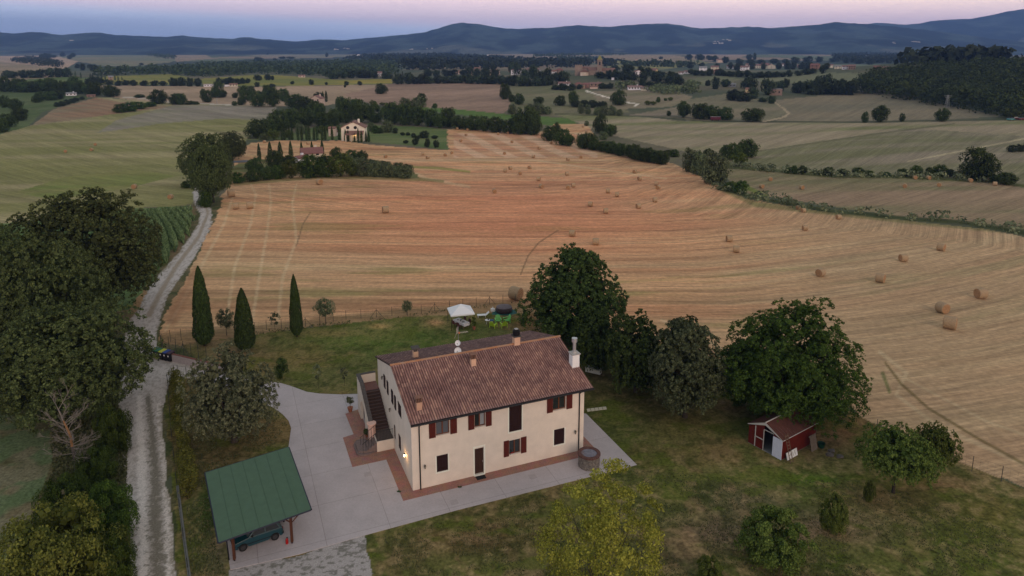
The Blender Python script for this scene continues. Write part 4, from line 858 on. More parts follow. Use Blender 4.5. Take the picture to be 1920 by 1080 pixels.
def leaves(C_, Rr, n, size, seed, up=.35, shell=(.55, 1.05), aspect=.6, droop=0.0, zsq=1.0):
    """n leaf faces over clumps with centres C_ and radii Rr"""
    r = np.random.RandomState(seed); K = len(C_); wgt = Rr ** 2 / (Rr ** 2).sum(); k = r.choice(K, n, p=wgt)
    cen = C_.mean(0); outw = C_[k] - cen; outw /= np.linalg.norm(outw, axis=1, keepdims=True) + 1e-6
    d = r.normal(size=(n, 3)); d /= np.linalg.norm(d, axis=1, keepdims=True); d = d + .75 * outw + np.array([0, 0, up]); d /= np.linalg.norm(d, axis=1, keepdims=True)
    rad = Rr[k] * r.uniform(shell[0], shell[1], n); P = C_[k] + d * rad[:, None] * np.array([1, 1, zsq])
    nr = d + .55 * r.normal(size=(n, 3)); nr /= np.linalg.norm(nr, axis=1, keepdims=True)
    a = np.cross(nr, r.normal(size=(n, 3))); a /= np.linalg.norm(a, axis=1, keepdims=True) + 1e-9; b = np.cross(nr, a)
    s = size * r.uniform(.55, 1.35, n)[:, None]; lift = nr * s * .25
    v = np.stack([P - a * s, P - b * s * aspect + lift, P + a * s, P + b * s * aspect + lift], 1)
    tint = np.clip(.45 + .22 * r.normal(size=n) + .18 * (r.uniform(0, 1, K)[k] - .5) * 2, 0, 1)
    return v.reshape(-1, 3), np.arange(4 * n).reshape(-1, 4), np.repeat(tint, 4)
def clumps(shape, rx, h, z0, n, seed, rc):
    r = np.random.RandomState(seed); g = np.pi * (3 - 5 ** .5); k = np.arange(n) + .5; cz = 1 - 2 * k / n; sz = np.sqrt(1 - cz ** 2)
    D = np.stack([sz * np.cos(g * k), sz * np.sin(g * k), cz], 1) + r.normal(size=(n, 3)) * .07
    f = r.uniform(.70, .86, n); inner = r.rand(n) < .15; f[inner] = r.uniform(.1, .6, inner.sum()); C_ = D * f[:, None]
    z = (C_[:, 2] + 1) / 2
    if shape == 'cypress':
        wz = np.clip(np.minimum((z + .03) / .16, 1) ** .5 * (1 - z ** 2.2) ** .8, .02, 1); rr = r.uniform(.0, .75, n)[:, None]; th = r.uniform(0, 6.28, n)
        z = r.uniform(0, 1, n); wz = np.clip(np.minimum((z + .02) / .14, 1) ** .5 * (1 - z ** 2.0) ** .75, .02, 1)
        X_ = np.stack([rr[:, 0] * wz * rx * np.cos(th), rr[:, 0] * wz * rx * np.sin(th), z0 + z * (h - z0) * .97], 1); return X_, rc * rx * np.clip(wz, .25, 1) * r.uniform(.8, 1.1, n)
    if shape == 'dome': C_[:, 2] = np.where(C_[:, 2] < 0, C_[:, 2] * .55, C_[:, 2]); C_[:, :2] *= 1.0; z = (C_[:, 2] + .55) / 1.55
    if shape == 'cone': wz = (1 - z) ** .6 * 1.1 + .1; C_[:, :2] *= wz[:, None]
    if shape == 'tall': C_[:, :2] *= np.clip(1.1 - .35 * z, .4, 1.1)[:, None]
    X_ = np.stack([C_[:, 0] * rx, C_[:, 1] * rx, z0 + (h - z0) * z], 1)
    return X_, rc * rx * r.uniform(.65, 1.25, n)
def crown_mesh(name, shape, rx, h, z0, nclump, rc, nleaf, leaf, m, seed, up=.35, aspect=.6, core=.12, sub=0):
    if shape == 'cypress':
        r = np.random.RandomState(seed); z = r.uniform(0, 1, nleaf); th = r.uniform(0, 6.283, nleaf); env = np.clip(np.minimum((z + .03) / .13, 1) ** .55 * (1 - z ** 2.1) ** .72, .03, 1)
        q_ = .78 + .17 * vnoise(th * 2.2, z * 7, seed) + .17 * vnoise(th * 6.5, z * 34, seed + 1) + r.normal(size=nleaf) * .03; q_ = np.where(r.rand(nleaf) < .25, q_ * r.uniform(.3, .9, nleaf), q_); rad = rx * env * q_
        P = np.stack([rad * np.cos(th), rad * np.sin(th), z0 + z * (h - z0)], 1); nr = np.stack([np.cos(th), np.sin(th), np.full(nleaf, .25)], 1) + .5 * r.normal(size=(nleaf, 3)); nr /= np.linalg.norm(nr, axis=1, keepdims=True)
        u_ = np.array([0, 0, 1.0]) + .25 * r.normal(size=(nleaf, 3)); a_ = np.cross(nr, u_); a_ /= np.linalg.norm(a_, axis=1, keepdims=True); b_ = np.cross(a_, nr); s = leaf * r.uniform(.6, 1.4, nleaf)[:, None]
        v = np.stack([P - b_ * s * 1.5, P + a_ * s * .6, P + b_ * s * 1.9 + nr * s * .3, P - a_ * s * .6], 1).reshape(-1, 3); t = np.clip(.5 + .25 * r.normal(size=nleaf), 0, 1)
        return np_mesh(name, v, np.arange(4 * nleaf).reshape(-1, 4), m, {'tint': ('FLOAT', np.repeat(t, 4))})
    C_, Rr = clumps(shape, rx, h, z0, nclump, seed, rc)
    if sub:                                       # twig clusters on every bough
        r = np.random.RandomState(seed + 9); kk = np.repeat(np.arange(len(C_)), sub); ow = C_ - C_.mean(0); ow /= np.linalg.norm(ow, axis=1, keepdims=True) + 1e-6
        dd = r.normal(size=(len(kk), 3)); dd /= np.linalg.norm(dd, axis=1, keepdims=True); dd += .9 * ow[kk] + np.array([0, 0, .45]); dd /= np.linalg.norm(dd, axis=1, keepdims=True)
        Cs = C_[kk] + dd * (Rr[kk] * r.uniform(.66, 1.0, len(kk)))[:, None]; Rs = Rr[kk] * r.uniform(.12, .23, len(kk))
        v, q, t = leaves(Cs, Rs, nleaf, leaf, seed + 1, .7, (.3, 1.1), aspect=aspect)
    else: v, q, t = leaves(C_, Rr, nleaf, leaf, seed + 1, up, aspect=aspect)
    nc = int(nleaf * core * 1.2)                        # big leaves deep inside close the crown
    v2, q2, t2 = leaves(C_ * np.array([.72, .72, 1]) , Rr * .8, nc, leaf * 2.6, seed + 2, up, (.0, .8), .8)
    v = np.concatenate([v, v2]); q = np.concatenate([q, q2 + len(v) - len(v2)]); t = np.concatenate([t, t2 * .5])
    return np_mesh(name, v, q, m, {'tint': ('FLOAT', t)})
def trunk_mesh(name, h, r, z1, spread, seed, m, nb=7, lean=0.0, rlimb=.4):
    rr_ = random.Random(seed); b = MB(); p = Vector((0, 0, -.15)); zs = [0, .35, .7, 1.0]; pts = [Vector((lean * z * h + rr_.uniform(-.06, .06) * h * z, rr_.uniform(-.06, .06) * h * z, z * h)) for z in zs]; pts[0].z = -.2
    b.tube(pts[0], pts[1], r * 1.25, r * .9, 9); b.tube(pts[1], pts[2], r * .9, r * .72, 9); b.tube(pts[2], pts[3], r * .72, r * .55, 9)
    for k in range(nb):
        a = 6.283 * k / nb + rr_.uniform(-.4, .4); e = pts[3] + Vector((math.cos(a) * spread * rr_.uniform(.5, 1), math.sin(a) * spread * rr_.uniform(.5, 1), (z1 - h) * rr_.uniform(.45, .95)))
        s_ = pts[2].lerp(pts[3], rr_.uniform(.2, 1)); md = s_.lerp(e, .5) + Vector((0, 0, -.06 * spread)); b.tube(s_, md, r * rlimb * 1.1, r * rlimb * .7, 6); b.tube(md, e, r * rlimb * .7, r * rlimb * .25, 5)
    me = bpy.data.meshes.new(name); me.from_pydata(b.v, [], b.f); me.materials.append(m); return me
PROTO = {}
def proto(key, shape, rx, h, z0, nclump, rc, nleaf, leaf, m, seed, trunk_r=None, up=.35, aspect=.6, nb=7, core=.12, bk=None, sub=0):
    cm = crown_mesh('crown', shape, rx, h, z0, nclump, rc, nleaf, leaf, m, seed, up, aspect, core, sub)
    tm = trunk_mesh('trunk', max(z0 * 1.15, h * .12), trunk_r or h * .028, h * .85, rx * .65, seed, bk or bark_d, nb)
    v = np.empty(len(cm.vertices) * 3, np.float32); cm.vertices.foreach_get('co', v); v = v.reshape(-1, 3)
    PROTO[key] = (cm, tm, float(np.percentile(np.abs(v[:, :2]), 99.3)), float(np.percentile(v[:, 2], 99.7)))
def tree_at(key, u, vb, vt, wpx, label, cat='tree', group=None, name=None, rz=None, P=None, hscale=None):
    cm, tm, rx, h = PROTO[key]; P = P if P is not None else at(u, vb); d = depth(P)
    wm = wpx * d / F_PX; hm_ = max(height_for(P, vt), .4)
    t = thing(name or 'tree', label, cat, P, rng.uniform(0, 6.28) if rz is None else rz, group)
    t.scale = (wm / 2 / rx, wm / 2 / rx, hm_ / h)
    link('crown', cm, t); link('trunk', tm, t); return t
# ================================================================ CARPORT, CAR, SHED, GARDEN FURNITURE
green_roof = mat('green_felt', alb(62, 82, 66), .9, noise=.08, nscale=2, bump=.2, bscale=40)
postm = mat('post_wood', (.085, .030, .014), .6, noise=.3, nscale=4, stretch=(6, 6, .6))
bl = Vector((*flat(385, 886, 2.95), 2.95)); br = Vector((*flat(541, 838, 2.95), 2.95)); fr_ = Vector((*flat(583, 955, 2.45), 2.45)); fl = Vector((*flat(410, 1017, 2.45), 2.45))
cpo = thing('carport', 'open timber carport with a sloping green felt roof at the left of the yard', 'carport', (fl.x, fl.y, 0))
O_ = Vector((fl.x, fl.y, 0)); rel = lambda p: p - O_
b = MB(); dn = Vector((0, 0, -.10)); q = [rel(fl), rel(fr_), rel(br), rel(bl)]; b.add(q + [p + dn for p in q], [(0, 1, 2, 3), (7, 6, 5, 4), (0, 4, 5, 1), (1, 5, 6, 2), (2, 6, 7, 3), (3, 7, 4, 0)]); rf = b.build('roof', green_roof, cpo)
b = MB(); up_ = Vector((0, 0, .012))
for k in range(1, 7):
    t = k / 7 + .0; b.tube(q[0].lerp(q[1], t) + up_, q[3].lerp(q[2], t) + up_, .006, n=4)
b.build('seam', mat('felt_seam', (.045, .08, .055), .9), rf)
b = MB()
for p_, p2 in ((q[0], q[1]), (q[1], q[2]), (q[2], q[3]), (q[3], q[0])):
    o_ = (p2 - p_).cross(Vector((0, 0, 1))).normalized() * .03; b.tube(p_ + o_ - Vector((0, 0, .04)), p2 + o_ - Vector((0, 0, .04)), .055, n=6)
b.build('roof_trim', mat('blue_black_trim', (.015, .018, .035), .5), rf)
fx_, bx_ = Vector((*flat(440, 1052), 0)), Vector((*flat(548, 1019), 0)); dirb = (rel(br) - rel(fr_)); dirb.z = 0; dirb.normalize()
posts = [fx_, bx_, bx_ + dirb * 2.6 + Vector((-.1, 0, 0)), fx_ + dirb * 3.6, bx_ + dirb * 5.6, fx_ + dirb * 6.4]
def roofz_c(p):
    # plane through roof corners
    n_ = (q[1] - q[0]).cross(q[3] - q[0]); return q[0].z - (n_.x * (p.x - q[0].x) + n_.y * (p.y - q[0].y)) / n_.z
for p_ in posts:
    r_ = rel(p_); zt = roofz_c(r_) - .1; b = MB(); b.box(r_.x - .08, r_.x + .08, r_.y - .08, r_.y + .08, .15, zt); po = b.build('post', postm, cpo)
    b = MB(); b.box(r_.x - .05, r_.x + .05, r_.y - .05, r_.y + .05, .03, .152); b.build('post_shoe', dark_metal, po)
b = MB()
for i, j in ((0, 1), (4, 5), (1, 4), (0, 5)):
    p_, p2 = rel(posts[i]), rel(posts[j]); p_ = Vector((p_.x, p_.y, roofz_c(p_) - .17)); p2 = Vector((p2.x, p2.y, roofz_c(p2) - .17)); b.tube(p_, p2, .09, n=4)
b.build('beam', postm, cpo)
for i, j in ((0, 1), (1, 0), (1, 4)):
    b = MB()
    p_, p2 = rel(posts[i]), rel(posts[j]); d_ = (p2 - p_).normalized(); zt = roofz_c(p_) - .2; b.tube((p_.x, p_.y, zt - .6), (p_.x + d_.x * .6, p_.y + d_.y * .6, zt), .05, n=4); b.build('brace', postm, cpo)
b = MB(); r_ = rel(bx_); dd = (q[1] - q[0]).normalized(); b.tube((r_.x, r_.y, 1.6), (r_.x + dd.x * .7, r_.y + dd.y * .7, 2.2), .05, n=4)
b.build('brace', postm, cpo)
b = MB(); r_ = rel(fx_); b.tube((r_.x - .45, r_.y + .0, 2.2), (r_.x - .4, r_.y + .05, .05), .045); b.build('downpipe', dark_metal, cpo)
# ---- small boxy hatchback (x forward, y left)
w1, w2 = Vector((*flat(456, 1034), 0)), Vector((*flat(516, 1013), 0)); fwd = (w1 - w2).normalized(); ang = math.atan2(fwd.y, fwd.x); mid = (w1 + w2) / 2 + Vector((-fwd.y, fwd.x, 0)) * -.66
car = thing('car', 'small boxy dark teal hatchback parked under the green carport roof', 'car', (mid.x, mid.y, .03), ang)
teal = mat('teal_paint', (.006, .045, .060), .3, spec=.6, noise=.08, nscale=2); blackp = mat('black_plastic', (.012, .012, .014), .6); tyre = mat('tyre', (.012, .012, .012), .85); rim = mat('wheel_rim', (.06, .06, .065), .4, metal=.5)
def sect(prof, hw):  # closed side profile extruded with a per-point half width
    n_ = len(prof); b = MB(); b.add([(x, -hw[i], z) for i, (x, z) in enumerate(prof)] + [(x, hw[i], z) for i, (x, z) in enumerate(prof)], [tuple(range(n_)), tuple(range(2 * n_ - 1, n_ - 1, -1))] + [(k, n_ + k, n_ + (k + 1) % n_, (k + 1) % n_) for k in range(n_)]); return b
prof = [(-1.66, .38), (-1.68, .62), (-1.62, .86), (.62, .90), (1.55, .80), (1.70, .72), (1.72, .42), (1.62, .26)]
for xw in (1.08, -1.10): pass
lower = [(-1.60, .26), (-1.45, .26)] + [(-1.10 + .33 * math.cos(t), .30 + .31 * math.sin(t)) for t in np.linspace(math.pi, 0, 8)] + [(-.6, .24), (.65, .24)] + [(1.08 + .33 * math.cos(t), .30 + .31 * math.sin(t)) for t in np.linspace(math.pi, 0, 8)] + [(1.5, .26)]
pr = lower + [(1.70, .34), (1.72, .62), (1.66, .76), (.70, .92), (-1.60, .90), (-1.69, .70), (-1.69, .36)]
bd = sect(pr, [.74] * len(pr)); body = bd.build('body', teal, car, bevel=.03)
gh = [(.72, .90), (.18, 1.36), (-1.30, 1.38), (-1.56, .90)]; hw = [.72, .60, .60, .71]
b = sect(gh, hw); b.build('cabin', teal, car, bevel=.03)
for s in (-1, 1):
    for x0, x1, x2, x3 in ((.56, .14, -.42, -.42), (-.50, -.50, -1.22, -1.40)):
        b = MB()
        def yy_(z): return s * (.735 - (z - .9) / .47 * .12)
        b.add([(x0, yy_(.95), .95), (x1, yy_(1.31), 1.31), (x2, yy_(1.31), 1.31), (x3, yy_(.95), .95)], [(0, 1, 2, 3)]); b.build('side_window', glass, car)
b = MB(); b.add([(.735, -.62, .94), (.735, .62, .94), (.235, .54, 1.33), (.235, -.54, 1.33)], [(0, 1, 2, 3)]); b.build('windscreen', glass, car)
b = MB(); b.add([(-1.575, -.6, .95), (-1.575, .6, .95), (-1.345, .54, 1.32), (-1.345, -.54, 1.32)], [(0, 1, 2, 3)]); b.build('rear_window', glass, car)
for xx_ in (1.08, -1.10):
    for s in (-1, 1):
        b = MB(); M_ = Matrix.Translation((xx_, s * .66, .29)) @ Matrix.Rotation(R(90), 4, 'X'); b.lathe([(.17, -.08), (.27, -.085), (.29, -.05), (.29, .05), (.27, .085), (.17, .08)], 20, M=M_); wh = b.build('wheel', tyre, car, smooth=False)
        b = MB(); b.lathe([(.17, -.088), (.12, -.092), (.1, -.07), (.1, .07), (.12, .092), (.17, .088)], 16, M=M_); b.build('rim', rim, wh)
for xx_, nm in ((1.74, 'bumper'), (-1.72, 'bumper')):
    b = MB(); b.box(min(xx_, xx_ - math.copysign(.16, xx_)), max(xx_, xx_ - math.copysign(.16, xx_)), -.74, .74, .36, .54); b.build(nm, blackp, car, bevel=.03)
for s in (-1, 1):
    b = MB(); b.box(-1.7, -1.66, min(s * .52, s * .70), max(s * .52, s * .70), .58, .80); b.build('tail_light', mat('tail_light', (.20, .01, .01), .3), car)
    b = MB(); b.box(1.69, 1.725, min(s * .46, s * .66), max(s * .46, s * .66), .56, .70); b.build('headlight', mat('headlight', (.5, .5, .5), .15), car)
    b = MB(); b.box(.38, .50, min(s * .74, s * .88), max(s * .74, s * .88), .93, 1.03); b.build('mirror', blackp, car, bevel=.02)
    b = MB(); b.box(-1.4, 1.5, min(s * .741, s * .752), max(s * .741, s * .752), .44, .50); b.build('side_strip', blackp, car)
# extinguisher-like red can at the post, moped behind
o = thing('fire_extinguisher', 'small red fire extinguisher at the foot of the right carport post', 'fire extinguisher', bx_ + Vector((-.35, -.05, .03)))
b = MB(); b.lathe([(.09, 0), (.1, .03), (.1, .35), (.05, .42), (.03, .45)], 12); b.build('tank', mat('red_enamel', (.35, .01, .01), .35), o); b = MB(); b.box(-.03, .09, -.02, .02, .45, .5); b.build('valve', dark_metal, o)
bk = thing('bicycle', 'dark bicycle leaning by the rear post inside the carport', 'bicycle', Vector((*flat(529, 975), .03)), ang + .5)
for xx_ in (-.5, .5):
    b = MB(); N = 20
    for k in range(N):
        a0, a1 = 6.283 * k / N, 6.283 * (k + 1) / N; b.tube((xx_ + .31 * math.cos(a0), 0, .33 + .31 * math.sin(a0)), (xx_ + .31 * math.cos(a1), 0, .33 + .31 * math.sin(a1)), .02, n=5)
    for k in range(8): b.tube((xx_, 0, .33), (xx_ + .31 * math.cos(k * .785), 0, .33 + .31 * math.sin(k * .785)), .004, n=3)
    b.build('wheel', tyre, bk)
b = MB(); P_ = dict(r=(-.5, 0, .33), s=(-.15, 0, .85), h=(.35, 0, .88), c=(-.05, 0, .3), f=(.5, 0, .33))
for a_, c_ in ('rs', 'rc', 'cs', 'sh', 'ch', 'hf'): b.tube(P_[a_], P_[c_], .02, n=6)
b.build('frame', mat('bike_paint', (.03, .03, .035), .4), bk); b = MB(); b.box(-.28, -.05, -.06, .06, .86, .91); b.build('saddle', blackp, bk); b = MB(); b.tube((.35, -.28, 1.0), (.35, .28, 1.0), .016); b.tube((.35, 0, .86), (.35, 0, 1.0), .018); b.build('handlebar', steel, bk)

# ---- the red tin shed
A_ = Vector((*flat(1402.8, 829.5), 0)); B_ = Vector((*flat(1465.5, 863), 0)); C_ = Vector((*flat(1524, 827), 0)); ex_ = (B_ - A_).normalized(); Wd = (B_ - A_).length; ey_ = Vector((-ex_.y, ex_.x, 0)); Dp = (C_ - B_).dot(ey_)
sa = math.atan2(ex_.y, ex_.x); shed = thing('garden_shed', 'small red corrugated shed with brown roof and open dark doorway under the big oak', 'shed', A_, sa)
redm = mat('red_tin', (.125, .014, .009), .55, noise=.2, nscale=1.5); EH, RH = 1.9, 2.75
b = MB()
def corr(p0, p1, z0f, z1f, per=.16):
    n_ = max(2, int((Vector(p1) - Vector(p0)).length / per) * 2); p0 = Vector(p0); p1 = Vector(p1); nn = (p1 - p0).cross(Vector((0, 0, 1))).normalized()
    for k in range(n_):
        t0, t1 = k / n_, (k + 1) / n_; o = nn * (.018 if k % 2 else 0); a_, c_ = p0.lerp(p1, t0) + o, p0.lerp(p1, t1) + o
        b.add([(a_.x, a_.y, z0f), (c_.x, c_.y, z0f), (c_.x, c_.y, z1f(t1)), (a_.x, a_.y, z1f(t0))], [(0, 1, 2, 3)])
        d_ = nn * (-.018 if k % 2 else .018); b.add([(c_.x, c_.y, z0f), (c_.x + d_.x, c_.y + d_.y, z0f), (c_.x + d_.x, c_.y + d_.y, z1f(t1)), (c_.x, c_.y, z1f(t1))], [(0, 1, 2, 3)])
gz = lambda x: EH + (RH - EH) * (1 - abs(x / Wd - .5) * 2)
D1, D2 = Wd * .46, Wd * .73
corr((0, 0, 0), (D1, 0, 0), .05, lambda t: gz(D1 * t) - .22); corr((D2, 0, 0), (Wd, 0, 0), .05, lambda t: gz(D2 + (Wd - D2) * t) - .22)
corr((Wd, 0, 0), (Wd, Dp, 0), .05, lambda t: EH); corr((Wd, Dp, 0), (0, Dp, 0), .05, lambda t: gz(Wd * (1 - t)) - .03); corr((0, Dp, 0), (0, 0, 0), .05, lambda t: EH)
b.build('wall', redm, shed)
b = MB(); b.box(0, Wd, 0, Dp, 0, .06); b.build('floor', mat('shed_floor', (.2, .2, .2), .9), shed)
for s in (0, 1):
    b = MB(); x0, x1 = (-.1, Wd / 2) if s == 0 else (Wd / 2, Wd + .1); z0, z1 = (EH - .03, RH) if s == 0 else (RH, EH - .03)
    nn_ = 30
    for k in range(nn_):
        y0, y1 = -.12 + (Dp + .24) * k / nn_, -.12 + (Dp + .24) * (k + 1) / nn_; o = .015 * (k % 2); b.add([(x0, y0, z0 + o), (x1, y0, z1 + o), (x1, y1, z1 + o), (x0, y1, z0 + o)], [(0, 1, 2, 3)])
    b.build('roof_panel', mat('shed_roof', (.105, .040, .030), .7, noise=.25, nscale=2), shed)
tr = mat('shed_trim', (.50, .48, .46), .6)
b = MB(); b.tube((Wd / 2, -.14, RH + .03), (Wd / 2, Dp + .14, RH + .03), .05, n=6); b.build('ridge_cap', tr, shed)
b = MB()
for x0, z0, x1, z1 in ((-.1, EH - .06, Wd / 2, RH), (Wd / 2, RH, Wd + .1, EH - .06)): b.add([(x0, -.13, z0 - .03), (x1, -.13, z1 - .26 if x1 == Wd / 2 else z1 - .03), (x1, -.13, z1 + .02), (x0, -.13, z0 + .04)] if x1 == Wd / 2 else [(x0, -.13, z0 - .26), (x1, -.13, z1 - .03), (x1, -.13, z1 + .04), (x0, -.13, z0 + .02)], [(0, 1, 2, 3)])
b.box(D1 - .0, D2, -.03, 0, EH - .02 + .1, EH + .14); b.tube((Wd + .1, -.12, EH - .02), (Wd + .1, Dp + .12, EH - .02), .03, n=5); b.build('fascia', tr, shed)
b = MB(); b.box(.66, .73, -.08, -.03, .06, EH + .1); b.box(D1 - .04, D1 + .01, -.08, -.03, .06, EH + .12); b.box(.73, D1 - .04, -.08, -.03, .98, 1.05); b.build('door_frame', tr, shed)
b = MB(); n_ = 8
for k in range(n_): b.box(D2 + (Wd - D2) * k / n_, D2 + (Wd - D2) * (k + 1) / n_ - .012, -.09 - .012 * (k % 2), -.05, .04, EH - .05)
o = b.build('sliding_door', mat('pale_blue_tin', alb(172, 176, 190), .6, noise=.05), shed)
def SH(x, y, z=0): return A_ + Matrix.Rotation(sa, 3, 'Z') @ Vector((x, y, z))
ld = thing('ladder', 'wooden ladder leaning against the right eave of the red shed', 'ladder', SH(Wd + .75, .35), sa); b = MB()
for s in (-.19, .19): b.tube((0, s, 0), (-.72, s, 2.35), .03, n=5)
b.build('rail', mat('ladder_wood', (.14, .09, .06), .7), ld); b = MB()
for k in range(9): t = (k + .6) / 9.2; b.tube((-.72 * t, -.19, 2.35 * t), (-.72 * t, .19, 2.35 * t), .018, n=5)
b.build('rung', mat('rung_wood', (.22, .16, .11), .7), ld)
o = thing('white_panel', 'white slotted door panel standing against the side of the red shed', 'panel', SH(Wd + .12, 1.0), sa); b = MB(); M_ = Matrix.Rotation(R(-16), 4, 'Y')
b.box(0.25, .29, -.75, .75, .0, .62, M=M_); b.build('board', white_p, o); b = MB()
for k in range(4): b.box(.291, .296, -.5 + k * .3, -.46 + k * .3, .15, .5, M=M_)
b.build('slot', dark_metal, o)
o = thing('slatted_pallet', 'grey wooden slatted pallet propped upright at the rear of the red shed', 'pallet', SH(Wd + .75, Dp - 1.25), sa); b = MB(); M_ = Matrix.Rotation(R(-14), 4, 'Y')
for k in range(6): b.box(0, .03, -.42 + k * .15, -.31 + k * .15, 0, 1.35, M=M_)
for z_ in (.1, .7, 1.25): b.box(-.08, 0, -.42, .55, z_, z_ + .09, M=M_)
b.build('slats', mat('grey_wood', (.20, .16, .13), .9, noise=.2), o)
o = thing('planter_tub', 'dark green tub on the ground behind the propped pallet', 'tub', SH(Wd + .8, Dp - .3)); b = MB(); b.lathe([(.24, 0), (.32, .4), (.34, .42), (.28, .38), (.2, .1)], 16); b.build('tub', mat('green_plastic', (.01, .05, .03), .5), o)
for k, (x, y, s_) in enumerate(((Wd + 2.0, Dp - .9, .5), (Wd + 1.7, Dp - .2, .35), (Wd + 2.6, Dp - .4, .4))):
    b = MB(); r9 = random.Random(k)
    for j in range(14): b.box(-.4 * s_, .4 * s_, -.26 * s_, .26 * s_, 0, .10, M=Matrix.Translation((r9.uniform(-.16, .16), r9.uniform(-.12, .12), .0 + .02 * (j % 4))) @ Matrix.Rotation(r9.uniform(0, 6), 4, 'Z') @ Matrix.Rotation(r9.uniform(-.3, .3), 4, 'X'))
    obj_thing('rubble_heap', ['larger', 'smaller dark', 'outermost low'][k] + ' heap of old stones on bare ground right of the red shed', 'stones', b, mat('old_stone', (.14, .12, .11), .9, noise=.4, nscale=3), SH(x, y), 0, 'stone heaps beside the shed')

# ---- garden furniture
def G_(u, v, z=0): return Vector((*flat(u, v), z))
def crop6(x, y): return (800 + x / 9, 540 + y / 9)
g1, g2, g3, g4 = [G_(*crop6(*p)) for p in ((365, 630), (455, 730), (790, 610), (700, 540))]
gz_ = thing('gazebo', 'white square canopy gazebo on thin dark poles over the laid table', 'gazebo', G_(*crop6(580, 640))); O2 = gz_.location.copy(); ghe = 2.05
gx = (G_(*crop6(790, 700)) - G_(*crop6(450, 735))).normalized(); ga = math.atan2(gx.y, gx.x); gz_.rotation_euler = (0, 0, ga); hx, hy = 1.45, 1.35
for x, y in ((-hx, -hy), (hx, -hy), (hx, hy), (-hx, hy)):
    b = MB(); b.tube((x, y, 0), (x, y, ghe), .028, n=6); b.build('pole', dark_metal, gz_)
b = MB(); e = .06; b.add([(-hx - e, -hy - e, ghe), (hx + e, -hy - e, ghe), (hx + e, hy + e, ghe), (-hx - e, hy + e, ghe), (0, 0, ghe + .9), (-hx - e, -hy - e, ghe - .16), (hx + e, -hy - e, ghe - .16), (hx + e, hy + e, ghe - .16), (-hx - e, hy + e, ghe - .16)],
                         [(0, 1, 4), (1, 2, 4), (2, 3, 4), (3, 0, 4), (0, 5, 6, 1), (1, 6, 7, 2), (2, 7, 8, 3), (3, 8, 5, 0)]); b.build('canopy', mat('white_canvas', (.85, .86, .90), .8), gz_)
tb = thing('garden_table', 'long garden table under the white gazebo canopy', 'table', O2 + Vector((.05, -.1, 0)), ga + R(118)); b = MB()
b.box(-1.05, 1.05, -.42, .42, .70, .74); b.build('table_top', mat('table_wood', (.2, .15, .1), .7), tb)
for x in (-.9, .9):
    for y in (-.34, .34): c = MB(); c.box(x - .03, x + .03, y - .03, y + .03, 0, .7); c.build('leg', mat('table_wood', (0, 0, 0)), tb)
b = MB(); nx_, ny_ = 30, 14; vs = []
for i in range(nx_ + 1):
    for j in range(ny_ + 1):
        x, y = -1.45 + 2.6 * i / nx_, -.75 + 1.5 * j / ny_; ox = max(0, abs(x) - 1.07); oy = max(0, abs(y) - .44); dr = max(ox, oy); vs.append((max(-1.1, min(1.1, x)) + .03 * math.sin(j * 1.3) * (ox > 0), max(-.47, min(.47, y)) + .02 * math.sin(i * 1.1) * (oy > 0), .748 - dr * 1.0))
b.add(vs, [(i * (ny_ + 1) + j, (i + 1) * (ny_ + 1) + j, (i + 1) * (ny_ + 1) + j + 1, i * (ny_ + 1) + j + 1) for i in range(nx_) for j in range(ny_)])
cl = b.build('tablecloth', mat('white_cloth', (.62, .62, .68), .9)); cl.location = tb.location; cl.rotation_euler = tb.rotation_euler; tag(cl, 'white tablecloth hanging over the near end of the gazebo table', 'tablecloth')
Mt = Matrix.Translation(tb.location) @ Matrix.Rotation(ga + R(118), 4, 'Z')
for k, (x, y, nm, m_, pf) in enumerate(((-.5, .1, 'tray', mat('grey_tray', (.18, .18, .2), .5), [(.2, 0), (.22, .03)]), (.1, -.12, 'bowl', mat('dark_bowl', (.05, .05, .07), .4), [(.08, 0), (.15, .07)]), (.5, .15, 'dish', mat('grey_tray', (0, 0, 0)), [(.12, 0), (.14, .03)]), (-.1, .2, 'bottle', mat('bottle_glass', (.03, .05, .03), .2), [(.04, 0), (.04, .2), (.015, .28)]))):
    b = MB(); b.lathe(pf, 14); obj_thing(nm, ['round grey tray near the far end of the white tablecloth', 'small dark bowl in the middle of the white tablecloth', 'flat grey dish at the near end of the white tablecloth', 'green bottle standing on the white tablecloth'][k], nm, b, m_, Mt @ Vector((x, y, .752)))
def chair_red(P, rz, lb):
    t = thing('dining_chair', lb, 'chair', P, rz, 'chairs at the gazebo table'); m_ = mat('chair_maroon', (.10, .03, .03), .6)
    b = MB(); b.box(-.22, .22, -.22, .22, .42, .46); b.build('seat', m_, t); b = MB(); b.box(-.22, .22, .2, .24, .5, .9); b.build('backrest', m_, t)
    for x in (-.2, .2):
        for y in (-.2, .2): b = MB(); b.tube((x, y, 0), (x, y, .42 if y < 0 else .6), .018, n=5); b.build('leg', dark_metal, t)
for x, y, r_, lb in ((-.5, .75, 0, 'maroon chair at the far right side of the gazebo table'), (.45, .75, 0, 'maroon chair at the near right side of the gazebo table'), (-.5, -.75, 180, 'maroon chair at the far left side of the gazebo table'), (.45, -.75, 180, 'maroon chair at the near left side of the gazebo table')):
    chair_red(Mt @ Vector((x, y, 0)), ga + R(118 + r_), lb)
